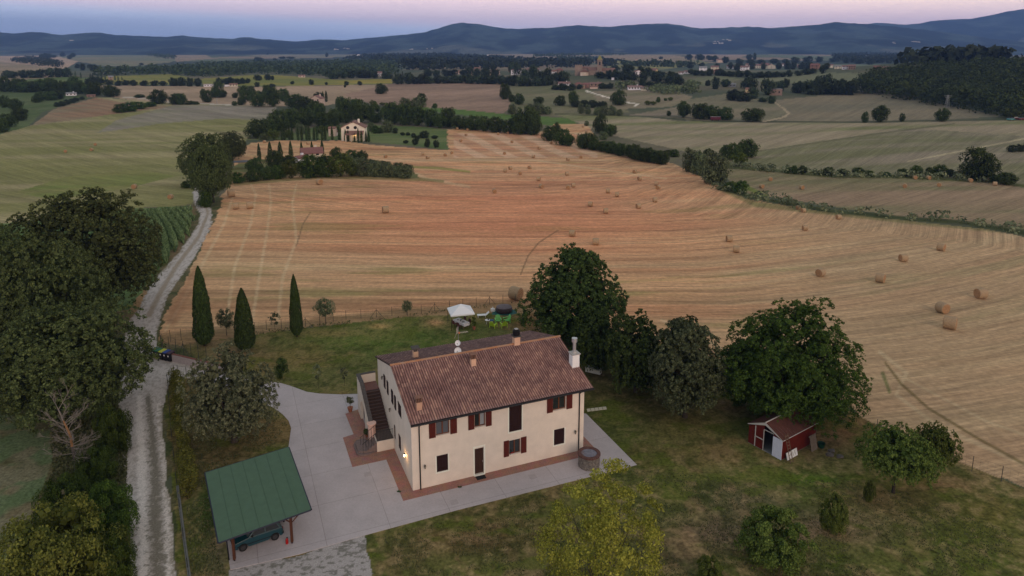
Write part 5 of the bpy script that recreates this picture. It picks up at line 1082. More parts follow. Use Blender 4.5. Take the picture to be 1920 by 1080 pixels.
# hot tub
P = G_(*crop6(1305, 400)); ht = thing('hot_tub', 'round inflatable hot tub with dark brown padded cover on the lawn', 'hot tub', P)
b = MB(); b.lathe([(.98, .02), (1.1, .15), (1.13, .35), (1.08, .58), (.98, .66)], 28); b.build('tub_wall', mat('tub_brown', (.045, .028, .030), .6), ht, smooth=False)
b = MB(); b.lathe([(1.02, .66), (1.02, .72), (.7, .78), (.3, .80), (.05, .79)], 28); b.build('cover', mat('tub_cover', (.10, .07, .078), .5, noise=.3, nscale=2), ht)
o = MB().prism([(-1.6, -1.0), (.6, -1.3), (1.75, -.5), (1.5, .8), (-.9, 1.2), (-1.5, .5)], 0, .02); obj_thing('ground_mat', 'blue green ground sheet spread under the hot tub', 'ground sheet', o, mat('teal_sheet', (.02, .10, .09), .7), P + Vector((0, -.1, .003)))
t = thing('tub_pump', 'white pump unit at the left side of the hot tub', 'pump', P + Vector((-1.5, .05, .02))); b = MB(); b.box(-.28, .28, -.2, .2, 0, .42); b.build('housing', white_p, t, bevel=.06); b = MB(); b.tube((0, 0, .42), (0, 0, .62), .07); b.tube((.28, 0, .2), (.5, 0, .2), .04); b.build('hose', white_p, t)
def adirondack(P, rz, m_, lb, grp='plastic garden armchairs on the lawn'):
    t = thing('garden_armchair', lb, 'armchair', P, rz, grp)
    b = MB(); b.add([(-.27, -.3, .38), (.27, -.3, .38), (.25, .25, .26), (-.25, .25, .26), (-.27, -.3, .35), (.27, -.3, .35), (.25, .25, .23), (-.25, .25, .23)], [(0, 1, 2, 3), (7, 6, 5, 4), (0, 4, 5, 1), (1, 5, 6, 2), (2, 6, 7, 3), (3, 7, 4, 0)]); b.build('seat', m_, t)
    b = MB()
    for k in range(5):
        x = -.24 + k * .12; hh = .98 - abs(k - 2) * .06; b.add([(x - .05, .24, .25), (x + .05, .24, .25), (x + .055, .5, hh), (x - .055, .5, hh), (x - .05, .27, .25), (x + .05, .27, .25), (x + .055, .53, hh), (x - .055, .53, hh)], [(0, 1, 2, 3), (7, 6, 5, 4), (0, 4, 5, 1), (1, 5, 6, 2), (2, 6, 7, 3), (3, 7, 4, 0)])
    b.build('backrest', m_, t)
    for s in (-1, 1):
        b = MB(); b.box(s * .36 - .06, s * .36 + .06, -.36, .36, .56, .59); b.build('armrest', m_, t)
        for y in (-.3, .3): b = MB(); b.add([(s * .36 - .03, y - .05, 0), (s * .36 + .03, y - .05, 0), (s * .36 + .03, y + .05, 0), (s * .36 - .03, y + .05, 0), (s * .36 - .03, y - .03, .56), (s * .36 + .03, y - .03, .56), (s * .36 + .03, y + .03, .56), (s * .36 - .03, y + .03, .56)], [(0, 3, 2, 1), (4, 5, 6, 7), (0, 1, 5, 4), (1, 2, 6, 5), (2, 3, 7, 6), (3, 0, 4, 7)]); b.build('leg', m_, t)
    return t
lime = mat('lime_plastic', (.36, .55, .03), .45); mint = mat('mint_plastic', (.16, .50, .13), .45)
adirondack(G_(*crop6(1205, 590)), R(5), mint, 'mid green plastic armchair standing upright and facing the house'); adirondack(G_(*crop6(1350, 580)), R(-62), mint, 'mid green plastic armchair seen from the side, rightmost of the ring')
adirondack(G_(*crop6(1125, 665)), R(152), lime, 'lime yellow plastic armchair beside the blue stool, seen from behind'); adirondack(G_(*crop6(1300, 660)), R(200), lime, 'lime yellow plastic armchair turned away at the right front of the ring')
t = thing('side_table', 'small round white table with dark things on it beside the armchairs', 'table', G_(*crop6(1025, 600))); b = MB(); b.lathe([(.3, .46), (.32, .48), (.32, .5), (.1, .505)], 16); b.build('table_top', white_p, t)
for k in range(3): b = MB(); b.tube((.18 * math.cos(k * 2.1), .18 * math.sin(k * 2.1), .47), (.26 * math.cos(k * 2.1), .26 * math.sin(k * 2.1), 0), .018, n=5); b.build('leg', white_p, t)
b = MB(); b.lathe([(.08, 0), (.11, .12), (.06, .16)], 10); obj_thing('dark_bag', 'dark bag lying on the small white round table', 'bag', b, dark_metal, t.location + Vector((.12, 0, .507)))
t = thing('blue_stool', 'low blue folding stool between the white side table and green chair', 'stool', G_(*crop6(1095, 590))); b = MB(); b.box(-.27, .27, -.2, .2, .36, .41); b.build('seat', mat('blue_fabric', (.02, .10, .22), .7), t)
for s in (-1, 1): b = MB(); b.tube((-.22, s * .18, 0), (.22, s * .18, .37), .015, n=5); b.tube((.22, s * .18, 0), (-.22, s * .18, .37), .015, n=5); b.build('leg', steel, t)
t = thing('red_stool', 'small dark red stool left of the lime armchair', 'stool', G_(*crop6(1065, 640))); b = MB(); b.lathe([(.16, .3), (.17, .36)], 12); b.build('seat', mat('dull_red', (.16, .03, .03), .7), t); b = MB()
for k in range(3): b.tube((.1 * math.cos(k * 2.1), .1 * math.sin(k * 2.1), .3), (.16 * math.cos(k * 2.1), .16 * math.sin(k * 2.1), 0), .015, n=5)
b.build('leg', dark_metal, t)
t = thing('sun_lounger', 'white plastic garden lounger standing behind the armchairs', 'lounger', G_(*crop6(950, 490)), R(8)); b = MB()
b.box(-.75, .35, -.3, .3, .30, .34); b.build('seat', white_p, t); b = MB(); b.add([(.36, -.3, .32), (.36, .3, .32), (.8, .3, .72), (.8, -.3, .72), (.38, -.3, .29), (.38, .3, .29), (.82, .3, .69), (.82, -.3, .69)], [(0, 1, 2, 3), (7, 6, 5, 4), (0, 4, 5, 1), (1, 5, 6, 2), (2, 6, 7, 3), (3, 7, 4, 0)]); b.build('backrest', white_p, t)
for x in (-.65, .3):
    for y in (-.27, .27): b = MB(); b.tube((x, y, 0), (x, y, .3), .03, n=6); b.build('leg', white_p, t)
def potted(P, s, lb, shape='tall', leafm=None, stem=.35, pot=terra, h=1.0, w=.3):
    t = thing('potted_plant', lb, 'potted plant', P); b = MB(); b.lathe([(.13 * s, 0), (.19 * s, .3 * s), (.21 * s, .31 * s), (.21 * s, .35 * s), (.17 * s, .33 * s)], 14); b.build('pot', pot, t)
    b = MB(); b.tube((0, 0, .3 * s), (0, 0, .35 * s + stem + .1), .02); b.build('stem', bark, t)
    me = crown_mesh('foliage', shape, w, h, 0, 14, .45, 260, .055, leafm or L_OLIVE, 5); link('foliage', me, t, (0, 0, .3 * s + stem)); return t
potted(G_(657, 772, .03), 1.3, 'small olive tree in a terracotta pot on the paving left of the stairs', stem=.5, h=.6, w=.35)
potted(HL(-1.95, 8.75, .36), .9, 'dark leafy plant in a terracotta pot beside the stair pillar', stem=.02, h=.45, w=.28, leafm=L_DARK)
potted(G_(*crop6(800, 700)), 1.1, 'tall leafy plant in a red pot at the right gazebo pole', stem=.05, h=1.35, w=.32, leafm=L_FRUIT)
t = thing('trough', 'white rectangular planting trough under the trees right of the house', 'trough', G_(1113, 698), R(-28)); b = MB(); b.box(-.85, .85, -.3, .3, 0, .5); b.box(-.9, .9, -.34, .34, .5, .55); b.build('trough_box', mat('old_white', (.48, .50, .50), .7), t, bevel=.02)
me = crown_mesh('foliage', 'dome', .5, .5, 0, 12, .4, 200, .06, L_BRIGHT, 8); link('foliage', me, t, (.45, 0, .5))
# five wheelie bins in a row
bs, be = G_(292, 670), G_(321, 676.5); ba = math.atan2((be - bs).y, (be - bs).x); lids = [((.02, .10, .05), 'dark green'), ((.025, .14, .07), 'green'), ((.50, .52, .05), 'yellow'), ((.03, .07, .28), 'blue'), ((.06, .03, .05), 'dark maroon')]
for k, (c_, nm) in enumerate(lids):
    t = thing('wheelie_bin', 'black wheelie bin with a %s lid in the row by the gate wall' % nm, 'bin', bs.lerp(be, k / 4) + Vector((0, 0, .0)), ba, 'wheelie bins by the gate wall'); L = (be - bs).length / 4 * .46
    b = MB(); b.add([(-L * .85, -.3, .05), (L * .85, -.3, .05), (L * .85, .3, .05), (-L * .85, .3, .05), (-L, -.38, .98), (L, -.38, .98), (L, .38, .98), (-L, .38, .98)], [(0, 3, 2, 1), (4, 5, 6, 7), (0, 1, 5, 4), (1, 2, 6, 5), (2, 3, 7, 6), (3, 0, 4, 7)]); b.build('bin_body', blackp, t)
    b = MB(); b.add([(-L, -.42, .98), (L, -.42, .98), (L, .42, .98), (-L, .42, .98), (-L * .9, -.38, 1.05), (L * .9, -.38, 1.05), (L * .9, .38, 1.10), (-L * .9, .38, 1.10)], [(0, 3, 2, 1), (4, 5, 6, 7), (0, 1, 5, 4), (1, 2, 6, 5), (2, 3, 7, 6), (3, 0, 4, 7)]); b.build('lid', mat('bin_lid_' + nm.replace(' ', '_'), c_, .5), t)
    b = MB(); b.box(-.09, .09, -.372, -.36, .6, .78); b.build('sticker', white_p, t)
    for s in (-1, 1): b = MB(); b.tube((s * L * .8 - .03, .33, .1), (s * L * .8 + .03, .33, .1), .1, n=10); b.build('wheel', tyre, t)
# gate wall
gw = thing('boundary_wall', 'low pale concrete wall beside the entrance with a red top edge', 'wall', G_(324, 677)); O3 = gw.location.copy(); e3 = G_(392, 693) - O3; aw = math.atan2(e3.y, e3.x); gw.rotation_euler = (0, 0, aw); Lw = e3.length + 2.5
b = MB(); b.box(0, Lw, -.1, .1, 0, .85); b.build('masonry', mat('grey_render', alb(142, 134, 134), .9, noise=.12), gw); b = MB(); b.box(-.02, Lw + .02, -.13, .13, .852, .9); b.build('coping', mat('red_coping', (.20, .08, .06), .9), gw)
wire = mat('fence_wire', (.05, .055, .05), .6, metal=.3)
def fence(label, pts, hgt, cat='fence', group=None, brace=(), top=True, step=None, strands=5, pr=.028, mesh_m=None):
    """posts and wires along ground points"""
    t = thing('wire_fence', label, cat, pts[0], 0, group); o = Vector(pts[0]); P2 = [Vector(p) - o for p in pts]
    for k, p_ in enumerate(P2):
        b = MB(); b.tube(p_ + Vector((0, 0, -.1)), p_ + Vector((0, 0, hgt)), pr, n=6)
        if k in brace:
            nb_ = (P2[min(k + 1, len(P2) - 1)] - P2[max(k - 1, 0)]).normalized()
            for s in (-1, 1): b.tube(p_ + Vector((0, 0, hgt * .85)), p_ + nb_ * s * .8, pr * .8, n=5)
        b.build('post', wire, t)
    b = MB()
    for a_, c_ in zip(P2[:-1], P2[1:]):
        for j in range(strands): z_ = hgt * (.08 + .9 * j / (strands - 1)); b.tube(a_ + Vector((0, 0, z_)), c_ + Vector((0, 0, z_)), .006, n=3, caps=False)
        L = (c_ - a_).length; m_ = int(L / .45)
        for j in range(1, m_): q_ = a_.lerp(c_, j / m_); b.tube(q_ + Vector((0, 0, hgt * .08)), q_ + Vector((0, 0, hgt * .98)), .004, n=3, caps=False)
    b.build('wire', wire, t); return t
bf = [(455, 626), (478, 622), (500, 619), (528, 616), (551, 613), (573, 612), (600, 608), (625, 603), (649, 599), (677, 597), (706, 595), (735, 592), (763, 590), (790, 588), (815, 584), (843, 580), (868, 577), (893, 574), (918, 571), (943, 569), (966, 567), (990, 568)]
fence('long wire mesh fence on thin posts between the back lawn and the stubble', [G_(*p) for p in bf], 1.25, brace=(5, 10, 14, 18))
rfp = [(1643, 812), (1700, 832), (1758, 856), (1822, 884), (1877, 903), (1935, 925), (2000, 950)]
fence('wire mesh fence along the right edge of the garden below the stubble', [G_(*p) for p in rfp], 1.4)
gp = [(302, 648), (306, 655), (318, 660), (331, 664), (345, 668), (359, 672), (373, 676), (388, 681)]
fence('wire fence on dark posts standing behind the bins and entrance wall', [G_(*p) for p in gp], 1.9, brace=(4,))
gp2 = [(303, 650), (320, 641), (340, 638), (362, 636)]
fence('short wire fence climbing from the bins towards the first cypress', [G_(*p) for p in gp2], 1.5)
gp3 = [(318, 716), (327, 706), (334, 706), (350, 709), (366, 713)]
fence('low entrance fence with dark posts at the head of the hedge', [G_(*p) for p in gp3], 1.3)
hp = [(314, 716), (316, 745), (319, 780), (322, 820), (326, 860), (331, 905), (337, 955), (344, 1010), (352, 1068), (361, 1130)]
fence('dark green mesh fence running along the hedge beside the gravel track', [G_(*p) for p in hp], .9, strands=6, pr=.035)
kb = thing('garden_kerb', 'low concrete kerb beneath the fence between track and carport', 'kerb', G_(333, 915)); b = MB(); prev = None
for u_, v_ in ((333, 915), (339, 960), (346, 1015), (354, 1075), (364, 1140)):
    p_ = G_(u_, v_) - kb.location
    if prev is not None: d_ = (p_ - prev).normalized(); n2 = Vector((-d_.y, d_.x, 0)) * .1; b.add([prev - n2, p_ - n2, p_ + n2, prev + n2] + [v + Vector((0, 0, .22)) for v in (prev - n2, p_ - n2, p_ + n2, prev + n2)], [(0, 1, 2, 3), (7, 6, 5, 4), (0, 4, 5, 1), (2, 6, 7, 3), (1, 5, 6, 2), (3, 7, 4, 0)])
    prev = p_
b.build('kerb', mat('kerb_concrete', (.16, .16, .15), .9, noise=.2), kb)
# hedge
hpts = [G_(u_, v_) for u_, v_ in ((326, 716), (329, 745), (333, 780), (337, 820), (342, 862), (347, 905), (351, 935))]; C_ = []; Rr_ = []; r5 = np.random.RandomState(5)
for a_, c_ in zip(hpts[:-1], hpts[1:]):
    for k in range(9):
        p_ = a_.lerp(c_, k / 9) - hpts[0]
        for z_ in (.35, .85, 1.3): C_.append((p_.x + .25 + r5.uniform(-.5, .5), p_.y + r5.uniform(-.15, .15), z_ + r5.uniform(-.1, .15))); Rr_.append(r5.uniform(.34, .5))
v_, q_, t_ = leaves(np.array(C_), np.array(Rr_), 15000, .065, 9, .3); L_HEDGE = leaf_mat('hedge_leaves', (.06, .07, .012), (.27, .27, .05), trans=.15)
he = thing('hedge', 'long narrow yellow green hedge between the gravel track and the lawn', 'hedge', hpts[0]); link('foliage', np_mesh('foliage', v_, q_, L_HEDGE, {'tint': ('FLOAT', t_)}), he)
b = MB()
for k in range(7): p_ = hpts[k] - hpts[0]; b.tube(p_, p_ + Vector((0, 0, .8)), .04, n=5)
b.build('stem', bark_d, he)
for k, (u_, v_, lb) in enumerate(((598, 690, 'thin sapling on the lawn, left of the pair above the driveway'), (647, 722, 'thin sapling on the lawn just left of the terrace wall'))): pass
# ================================================================ TREES AND SHRUBS
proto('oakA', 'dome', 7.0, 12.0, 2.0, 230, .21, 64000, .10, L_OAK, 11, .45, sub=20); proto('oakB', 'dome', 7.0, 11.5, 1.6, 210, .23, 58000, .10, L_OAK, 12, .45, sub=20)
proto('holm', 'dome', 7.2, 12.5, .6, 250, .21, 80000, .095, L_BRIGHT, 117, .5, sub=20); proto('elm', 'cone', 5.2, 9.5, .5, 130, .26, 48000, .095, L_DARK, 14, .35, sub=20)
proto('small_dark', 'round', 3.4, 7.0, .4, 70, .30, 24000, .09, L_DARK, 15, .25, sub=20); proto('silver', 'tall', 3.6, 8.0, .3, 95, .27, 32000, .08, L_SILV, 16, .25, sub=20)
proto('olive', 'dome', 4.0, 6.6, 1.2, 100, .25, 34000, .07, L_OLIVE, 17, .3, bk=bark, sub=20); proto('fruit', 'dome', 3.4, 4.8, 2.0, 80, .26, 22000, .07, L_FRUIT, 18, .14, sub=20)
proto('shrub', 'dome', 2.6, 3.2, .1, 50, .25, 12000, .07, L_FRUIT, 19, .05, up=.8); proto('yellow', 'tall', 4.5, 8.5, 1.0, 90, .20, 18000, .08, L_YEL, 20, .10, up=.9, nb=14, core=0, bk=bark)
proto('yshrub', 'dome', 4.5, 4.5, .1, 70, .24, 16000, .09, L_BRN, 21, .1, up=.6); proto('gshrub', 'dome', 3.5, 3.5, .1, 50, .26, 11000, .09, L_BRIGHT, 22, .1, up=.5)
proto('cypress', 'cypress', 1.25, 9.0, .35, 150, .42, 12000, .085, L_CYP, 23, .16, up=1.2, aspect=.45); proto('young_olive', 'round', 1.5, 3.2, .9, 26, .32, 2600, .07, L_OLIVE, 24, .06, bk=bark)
proto('box_bush', 'tall', 1.0, 2.4, .05, 30, .42, 2600, .07, L_DARK, 25, .06); proto('sapling', 'tall', .7, 2.4, .9, 14, .3, 240, .07, L_OLIVE, 26, .02)
near = [('oakB', -10, 660, 430, 190, 'broad oak half cut off by the left edge, behind the other oaks'), ('oakA', 168, 600, 362, 270, 'largest dark oak by the track, tallest of the left oak group'),
        ('oakB', 92, 700, 450, 235, 'grey green oak in the middle of the left oak group'), ('oakA', 15, 745, 560, 180, 'bright topped oak at the left edge below the tallest oak'), ('oakA', 140, 790, 575, 280, 'spreading oak nearest the camera, overhanging the junction of the gravel track'),
        ('olive', 440, 828, 650, 168, 'large olive tree on the lawn above the green carport'), ('elm', 1076, 640, 466, 192, 'tall broad leafy tree behind the right end of the farmhouse roof'),
        ('small_dark', 1116, 695, 582, 92, 'dark rounded tree just right of the white chimney'), ('small_dark', 1192, 735, 592, 125, 'dark leafy tree between the white trough and the silver tree'), ('small_dark', 1275, 700, 592, 84, 'dark tree top showing behind the silver leaved tree'),
        ('silver', 1284, 782, 605, 140, 'silver grey leaved tree left of the huge round oak'), ('holm', 1478, 782, 568, 262, 'huge round dark green oak above the red shed'), ('small_dark', 1385, 760, 640, 90, 'dark tree filling the gap left of the huge round oak'),
        ('fruit', 1675, 924, 806, 144, 'fruit tree with a bare trunk on the lawn right of the red shed'), ('fruit', 1746, 895, 798, 82, 'smaller dark fruit tree behind the one with the bare trunk')]
for k_, u_, vb_, vt_, w_, lb in near: tree_at(k_, u_, vb_, vt_, w_, lb)
for k_, u_, vb_, vt_, w_, lb, c_ in [('shrub', 1450, 1052, 962, 132, 'large multi stemmed shrub at the bottom right below the red shed', 'shrub'), ('shrub', 1560, 996, 928, 54, 'narrow shrub between the large shrub and the bare trunk fruit tree', 'shrub'),
        ('shrub', 1331, 1096, 1044, 52, 'shrub cut off by the bottom edge left of the large shrub', 'shrub'), ('shrub', 1628, 940, 902, 22, 'small pale shrub beside the trunk of the fruit tree', 'shrub'), ('yellow', 1128, 1150, 888, 236, 'thin crowned yellow green tree in the foreground before the house', 'tree'),
        ('yshrub', 112, 1120, 962, 238, 'big yellow brown bush at the bottom left corner', 'shrub'), ('gshrub', 205, 1010, 905, 110, 'green bush on the left verge of the gravel track', 'shrub'), ('gshrub', 130, 985, 890, 100, 'green bush above the big yellow brown bush', 'shrub'), ('gshrub', 185, 905, 840, 80, 'dark green thicket around the dead tree', 'shrub'),
        ('gshrub', 215, 850, 760, 70, 'rusty green scrub beside the track below the spreading oak', 'shrub'), ('gshrub', 225, 1100, 1010, 70, 'green bush at the bottom edge next to the track', 'shrub'),
        ('young_olive', 611, 607, 560, 42, 'round young olive tree inside the back fence', 'tree'), ('young_olive', 764, 592, 563, 22, 'small slim olive at the back fence left of the gazebo', 'tree'), ('young_olive', 425, 629, 580, 38, 'olive tree between the two leftmost cypresses', 'tree'),
        ('sapling', 516, 624, 584, 22, 'thin pale sapling between the second and third cypress', 'tree'), ('box_bush', 529, 708, 672, 26, 'dark clipped round bush right of the large olive tree', 'shrub'), ('sapling', 597, 728, 682, 18, 'thin sapling on the lawn above the curved driveway edge', 'tree'),
        ('sapling', 646, 724, 688, 16, 'thin sapling on the lawn just left of the terrace wall', 'tree'), ('sapling', 745, 724, 705, 12, 'tiny sapling at the corner of the lawn', 'tree')][:-1]:
    tree_at(k_, u_, vb_, vt_, w_, lb, c_, name=c_ if c_ == 'shrub' else 'tree')
for k, (u_, vb_, vt_, w_, o_) in enumerate(((384, 648, 500, 35, 'leftmost and tallest'), (461, 657, 541, 36, 'middle, widest'), (557, 631, 515, 23, 'rightmost, slimmest'))):
    tree_at('cypress', u_, vb_, vt_, w_, o_ + ' of the three tall cypresses at the back of the lawn', 'cypress', 'tall cypresses on the lawn', 'cypress_tree')
# the dead tree
P = at(146, 905); dt = thing('dead_tree', 'bare dead tree with pale twigs and an orange stripped trunk on the left verge', 'dead tree', P); r8_ = random.Random(4)
pale = mat('dead_wood', (.20, .17, .145), .9, noise=.3, nscale=3); orange_w = mat('stripped_wood', (.24, .125, .055), .9, noise=.3, nscale=3); greyw = mat('grey_bark', (.085, .072, .062), .95, noise=.3)
tk_ = [Vector((0, 0, 0)), Vector((.0, .1, 2.2)), Vector((-.15, .1, 3.6)), Vector((-.35, .3, 4.7)), Vector((-1.0, .6, 5.9)), Vector((-1.5, .8, 7.0))]
b = MB(); b.tube(tk_[0], tk_[1], .20, .17); b.tube(tk_[1], tk_[2], .17, .14); b.build('trunk', greyw, dt); b = MB(); b.tube(tk_[2], tk_[3], .12, .10); b.tube(tk_[3], tk_[4], .10, .07); b.build('upper_trunk', orange_w, dt)
b = MB(); b.tube(tk_[4], tk_[5], .08, .05)
def twig(mb, p, d, L, r_, dep):
    q_ = p + d * L; m_ = p.lerp(q_, .5) + Vector((r8_.uniform(-1, 1), r8_.uniform(-1, 1), r8_.uniform(-.5, 1))) * L * .08; mb.tube(p, m_, r_, r_ * .8, 4, False); mb.tube(m_, q_, r_ * .8, r_ * .5, 4, False)
    if dep:
        for _ in range(4): s_ = p.lerp(q_, r8_.uniform(.35, 1)); d2 = (d + Vector((r8_.uniform(-1, 1), r8_.uniform(-1, 1), r8_.uniform(-.35, .8))) * .8).normalized(); twig(mb, s_, d2, L * r8_.uniform(.4, .65), r_ * .55, dep - 1)
for k in range(26):
    t_ = r8_.uniform(.25, 1); j = min(4, int(t_ * 5)); s_ = tk_[j].lerp(tk_[j + 1], t_ * 5 - j) if j < 5 else tk_[5]; a_ = r8_.uniform(0, 6.28); d_ = Vector((math.cos(a_), math.sin(a_), .15 + .9 * t_ ** 2)).normalized(); twig(b, s_, d_, r8_.uniform(1.0, 1.8), .034, 3)
b.build('twigs', pale, dt); dt.scale = (.86, .86, .88)

# ---------------- middle distance: individual trees by kind
for k in range(3): proto('m%d' % k, ('dome', 'round', 'dome')[k], 5.0, 7.5, .3, 56, .32, 3600, .24, L_DARK, 30 + k, .3, nb=5)
for k in range(2): proto('f%d' % k, ('dome', 'round')[k], 5.0, 7.0, .2, 26, .40, 800, .48, L_FAR, 40 + k, .3, nb=4)
proto('mo', 'dome', 3.0, 4.4, .2, 36, .34, 2200, .17, L_SILV, 45, .2, nb=4, bk=bark); proto('mg', 'dome', 3.5, 5.0, .1, 40, .33, 2600, .18, L_BRIGHT, 46, .2, nb=4); proto('my', 'round', 3.0, 4.5, .5, 30, .3, 1500, .18, leaf_mat('lime_leaves', (.05, .07, .01), (.16, .19, .04)), 47, .15, nb=4)
proto('mc', 'cypress', .8, 7.0, .1, 40, .5, 900, .15, L_CYP, 48, .1, up=1.2, nb=2); proto('fc', 'cypress', 1.2, 8.0, .1, 20, .6, 150, .35, L_FAR, 49, .1, up=1.2, nb=2)
TREES = {}
def trees(kinds, items, lab, group, cat='tree', name='tree'):
    """items (u, base row, top row, width); {o} in the label is the place counted from the left"""
    items = sorted(items, key=lambda i_: i_[0]); n_ = len(items)
    for k, (u_, vb_, vt_, w_) in enumerate(items):
        o = tree_at(kinds[(k * 7 + k // 2) % len(kinds)], u_, vb_, vt_ - .06 * (vb_ - vt_), w_ * (1.0 if cat == 'cypress' else 1.16), lab.format(o='rightmost' if k == n_ - 1 and n_ > 2 else ORD[k] + ' from left'), cat, group, name)
        TREES.setdefault((lab, name), []).append((o, w_ * (vb_ - vt_)))
def belt(line, n, h, w, jit=.25, seed=1):
    r = np.random.RandomState(seed); L = np.array(line, float); seg = np.hypot(*(L[1:] - L[:-1]).T); cs = np.concatenate([[0], np.cumsum(seg)]); out = []
    for k in range(n):
        s = cs[-1] * (k + .5) / n; u_ = np.interp(s, cs, L[:, 0]) + r.uniform(-jit, jit) * w; v_ = np.interp(s, cs, L[:, 1]); hh_ = h * r.uniform(.75, 1.25); out.append((u_, v_, v_ - hh_, w * r.uniform(.85, 1.25)))
    return out
MK = ['m0', 'm1', 'm2']; FK = ['f0', 'f1']
trees(['oakB', 'oakA', 'elm'], [(388, 345, 256, 80), (436, 300, 250, 46), (400, 380, 278, 66)], '{o} of the three large trees where the white track meets the stubble', 'trees at the bend of the track')
trees(['mg'], [(372, 340, 318, 24), (385, 388, 360, 26), (352, 352, 340, 22)], '{o} of the low green bushes beside the bend of the track', 'bushes at the bend of the track', 'shrub', 'shrub')
trees(['mg', 'm0'], [(447, 343, 324, 24), (474, 340, 319, 27), (500, 337, 313, 27), (523, 335, 310, 28)], '{o} of the rounded bushes along the lower edge of the small farmhouse plot', 'bushes below the small farmhouse', 'shrub', 'shrub')
trees(['m0', 'm1'], [(478, 322, 297, 30), (515, 317, 284, 26), (541, 312, 292, 24), (630, 296, 277, 20), (660, 300, 282, 24), (680, 303, 283, 18)], '{o} of the dark trees standing around the small farmhouse', 'dark trees around the small farmhouse')
trees(['my', 'mg'], [(547, 334, 298, 34), (584, 332, 291, 46), (614, 331, 293, 36), (639, 331, 289, 40), (660, 330, 308, 26)], '{o} of the yellow green trees hiding the front of the small farmhouse', 'yellow green trees before the small farmhouse')
trees(['mo'], [(651, 308, 291, 26), (675, 314, 295, 26), (699, 314, 300, 26), (722, 317, 302, 24), (747, 320, 305, 24), (765, 323, 308, 20)], '{o} of the back row of olives beside the small farmhouse', 'olives in the back row')
trees(['mo'], [(682, 330, 307, 24), (704, 331, 305, 26), (727, 332, 308, 24), (745, 332, 312, 20), (761, 334, 312, 24), (664, 328, 304, 22)], '{o} of the front row of olives beside the small farmhouse', 'olives in the front row')
trees(['mc'], [(486.5, 300, 270, 8), (507, 297, 267, 10), (526, 300, 267, 11), (546, 298, 266, 9), (566, 294, 267, 7), (585, 285, 266, 6), (604.5, 290, 264, 8)], '{o} of the cypresses standing in a row behind the small farmhouse', 'cypresses behind the small farmhouse', 'cypress', 'cypress_tree')
trees(['mc'], [(x, 262.5, 238 + (k % 3), 5.5) for k, x in enumerate((529, 533.5, 543, 548, 559, 566, 575, 580, 589, 595, 604.5, 610, 623, 636))], '{o} in the row of dark cypresses left of the pale hilltop farmhouse', 'cypress row left of the hilltop farmhouse', 'cypress', 'cypress_tree')
trees(['mc'], [(648, 265, 243, 5), (653, 265, 245, 5), (665, 266, 250, 4), (672, 267, 241, 5), (678, 267, 246, 5), (686.5, 266, 247, 5), (691.5, 266, 247, 6)], '{o} of the short cypresses in front of the pale hilltop farmhouse', 'cypresses before the hilltop farmhouse', 'cypress', 'cypress_tree')
trees(MK, [(486, 258, 225, 44), (522, 246, 208, 40), (548, 240, 206, 34), (507, 250, 226, 26), (575, 236, 204, 32)], '{o} of the dark trees left of the hilltop cypress row', 'dark trees left of the cypress row')
trees(['mo', 'my'], [(496, 262, 250, 18), (514, 262, 243, 22), (540, 258, 244, 18), (563, 252, 232, 16), (573, 250, 236, 18), (600, 250, 236, 20), (618, 248, 234, 18), (632, 248, 236, 16)], '{o} of the pale small trees behind the hilltop cypress row', 'pale trees behind the cypress row')
trees(MK, [(606, 238, 212, 30), (628, 236, 206, 30), (648, 230, 186, 32), (675, 230, 188, 34), (701, 230, 196, 30), (735, 232, 194, 38), (760, 234, 196, 34), (784, 235, 202, 30), (808, 237, 206, 28), (840, 238, 203, 30), (825, 240, 214, 24), (862, 242, 218, 32), (886, 244, 218, 30), (908, 246, 219, 30), (932, 248, 220, 30), (955, 250, 224, 28), (975, 252, 222, 28), (985, 251, 202, 44), (1001, 253, 216, 28)],
      '{o} in the long dark belt of trees behind the hilltop farmhouse', 'tree belt behind the hilltop farmhouse')
trees(['mo', 'mg'], [(727, 248, 226, 22), (704, 250, 236, 14), (696, 246, 230, 14), (712, 250, 240, 12)], '{o} of the pale shrubs right of the hilltop farmhouse', 'pale shrubs right of the hilltop farmhouse')
trees(['mg', 'm1'], [(755, 254, 248, 8), (765, 254, 248, 8), (776, 258, 250, 10), (795, 259, 246, 18), (815, 260, 254, 12), (761, 269, 263, 9), (779, 272, 259, 11), (801, 276, 260, 10), (818, 277, 263, 10), (741, 250, 240, 10), (783, 262, 254, 8)], '{o} of the little orchard trees on the green plot right of the hilltop farmhouse', 'orchard trees on the green plot')
trees(MK, [(1030, 264, 238, 26), (1043, 262, 231, 15), (1055, 272, 243, 28), (1066, 274, 252, 20)], '{o} of the tree clump at the left end of the dark field hedge', 'clump left of the dark hedge')
trees(MK, belt([(1085, 277), (1113, 281), (1150, 288), (1195, 300), (1225, 306), (1247, 309)], 13, 24, 24, .15, 3), '{o} in the dense dark hedge along the far edge of the stubble field', 'bushes of the dark field hedge')
trees(MK, [(1125, 250, 215, 24), (1142, 256, 234, 18), (1150, 252, 236, 14)], '{o} of the tall tree group at the end of the green bean field', 'trees by the green field end')
trees(['mo'], [(1131, 262, 247, 16), (1100, 236, 227, 9), (1294, 322, 280, 28), (1310, 328, 286, 26), (1318, 322, 290, 24), (1340, 345, 287, 46)], '{o} of the silvery willows near the field ditch', 'silvery willows by the ditch')
trees(MK, [(1327, 292, 279, 16), (1362, 300, 273, 24), (1376, 299, 270, 26), (1402, 295, 263, 34)], '{o} of the dark trees at the tip of the wide pale field', 'dark trees at the tip of the pale field')
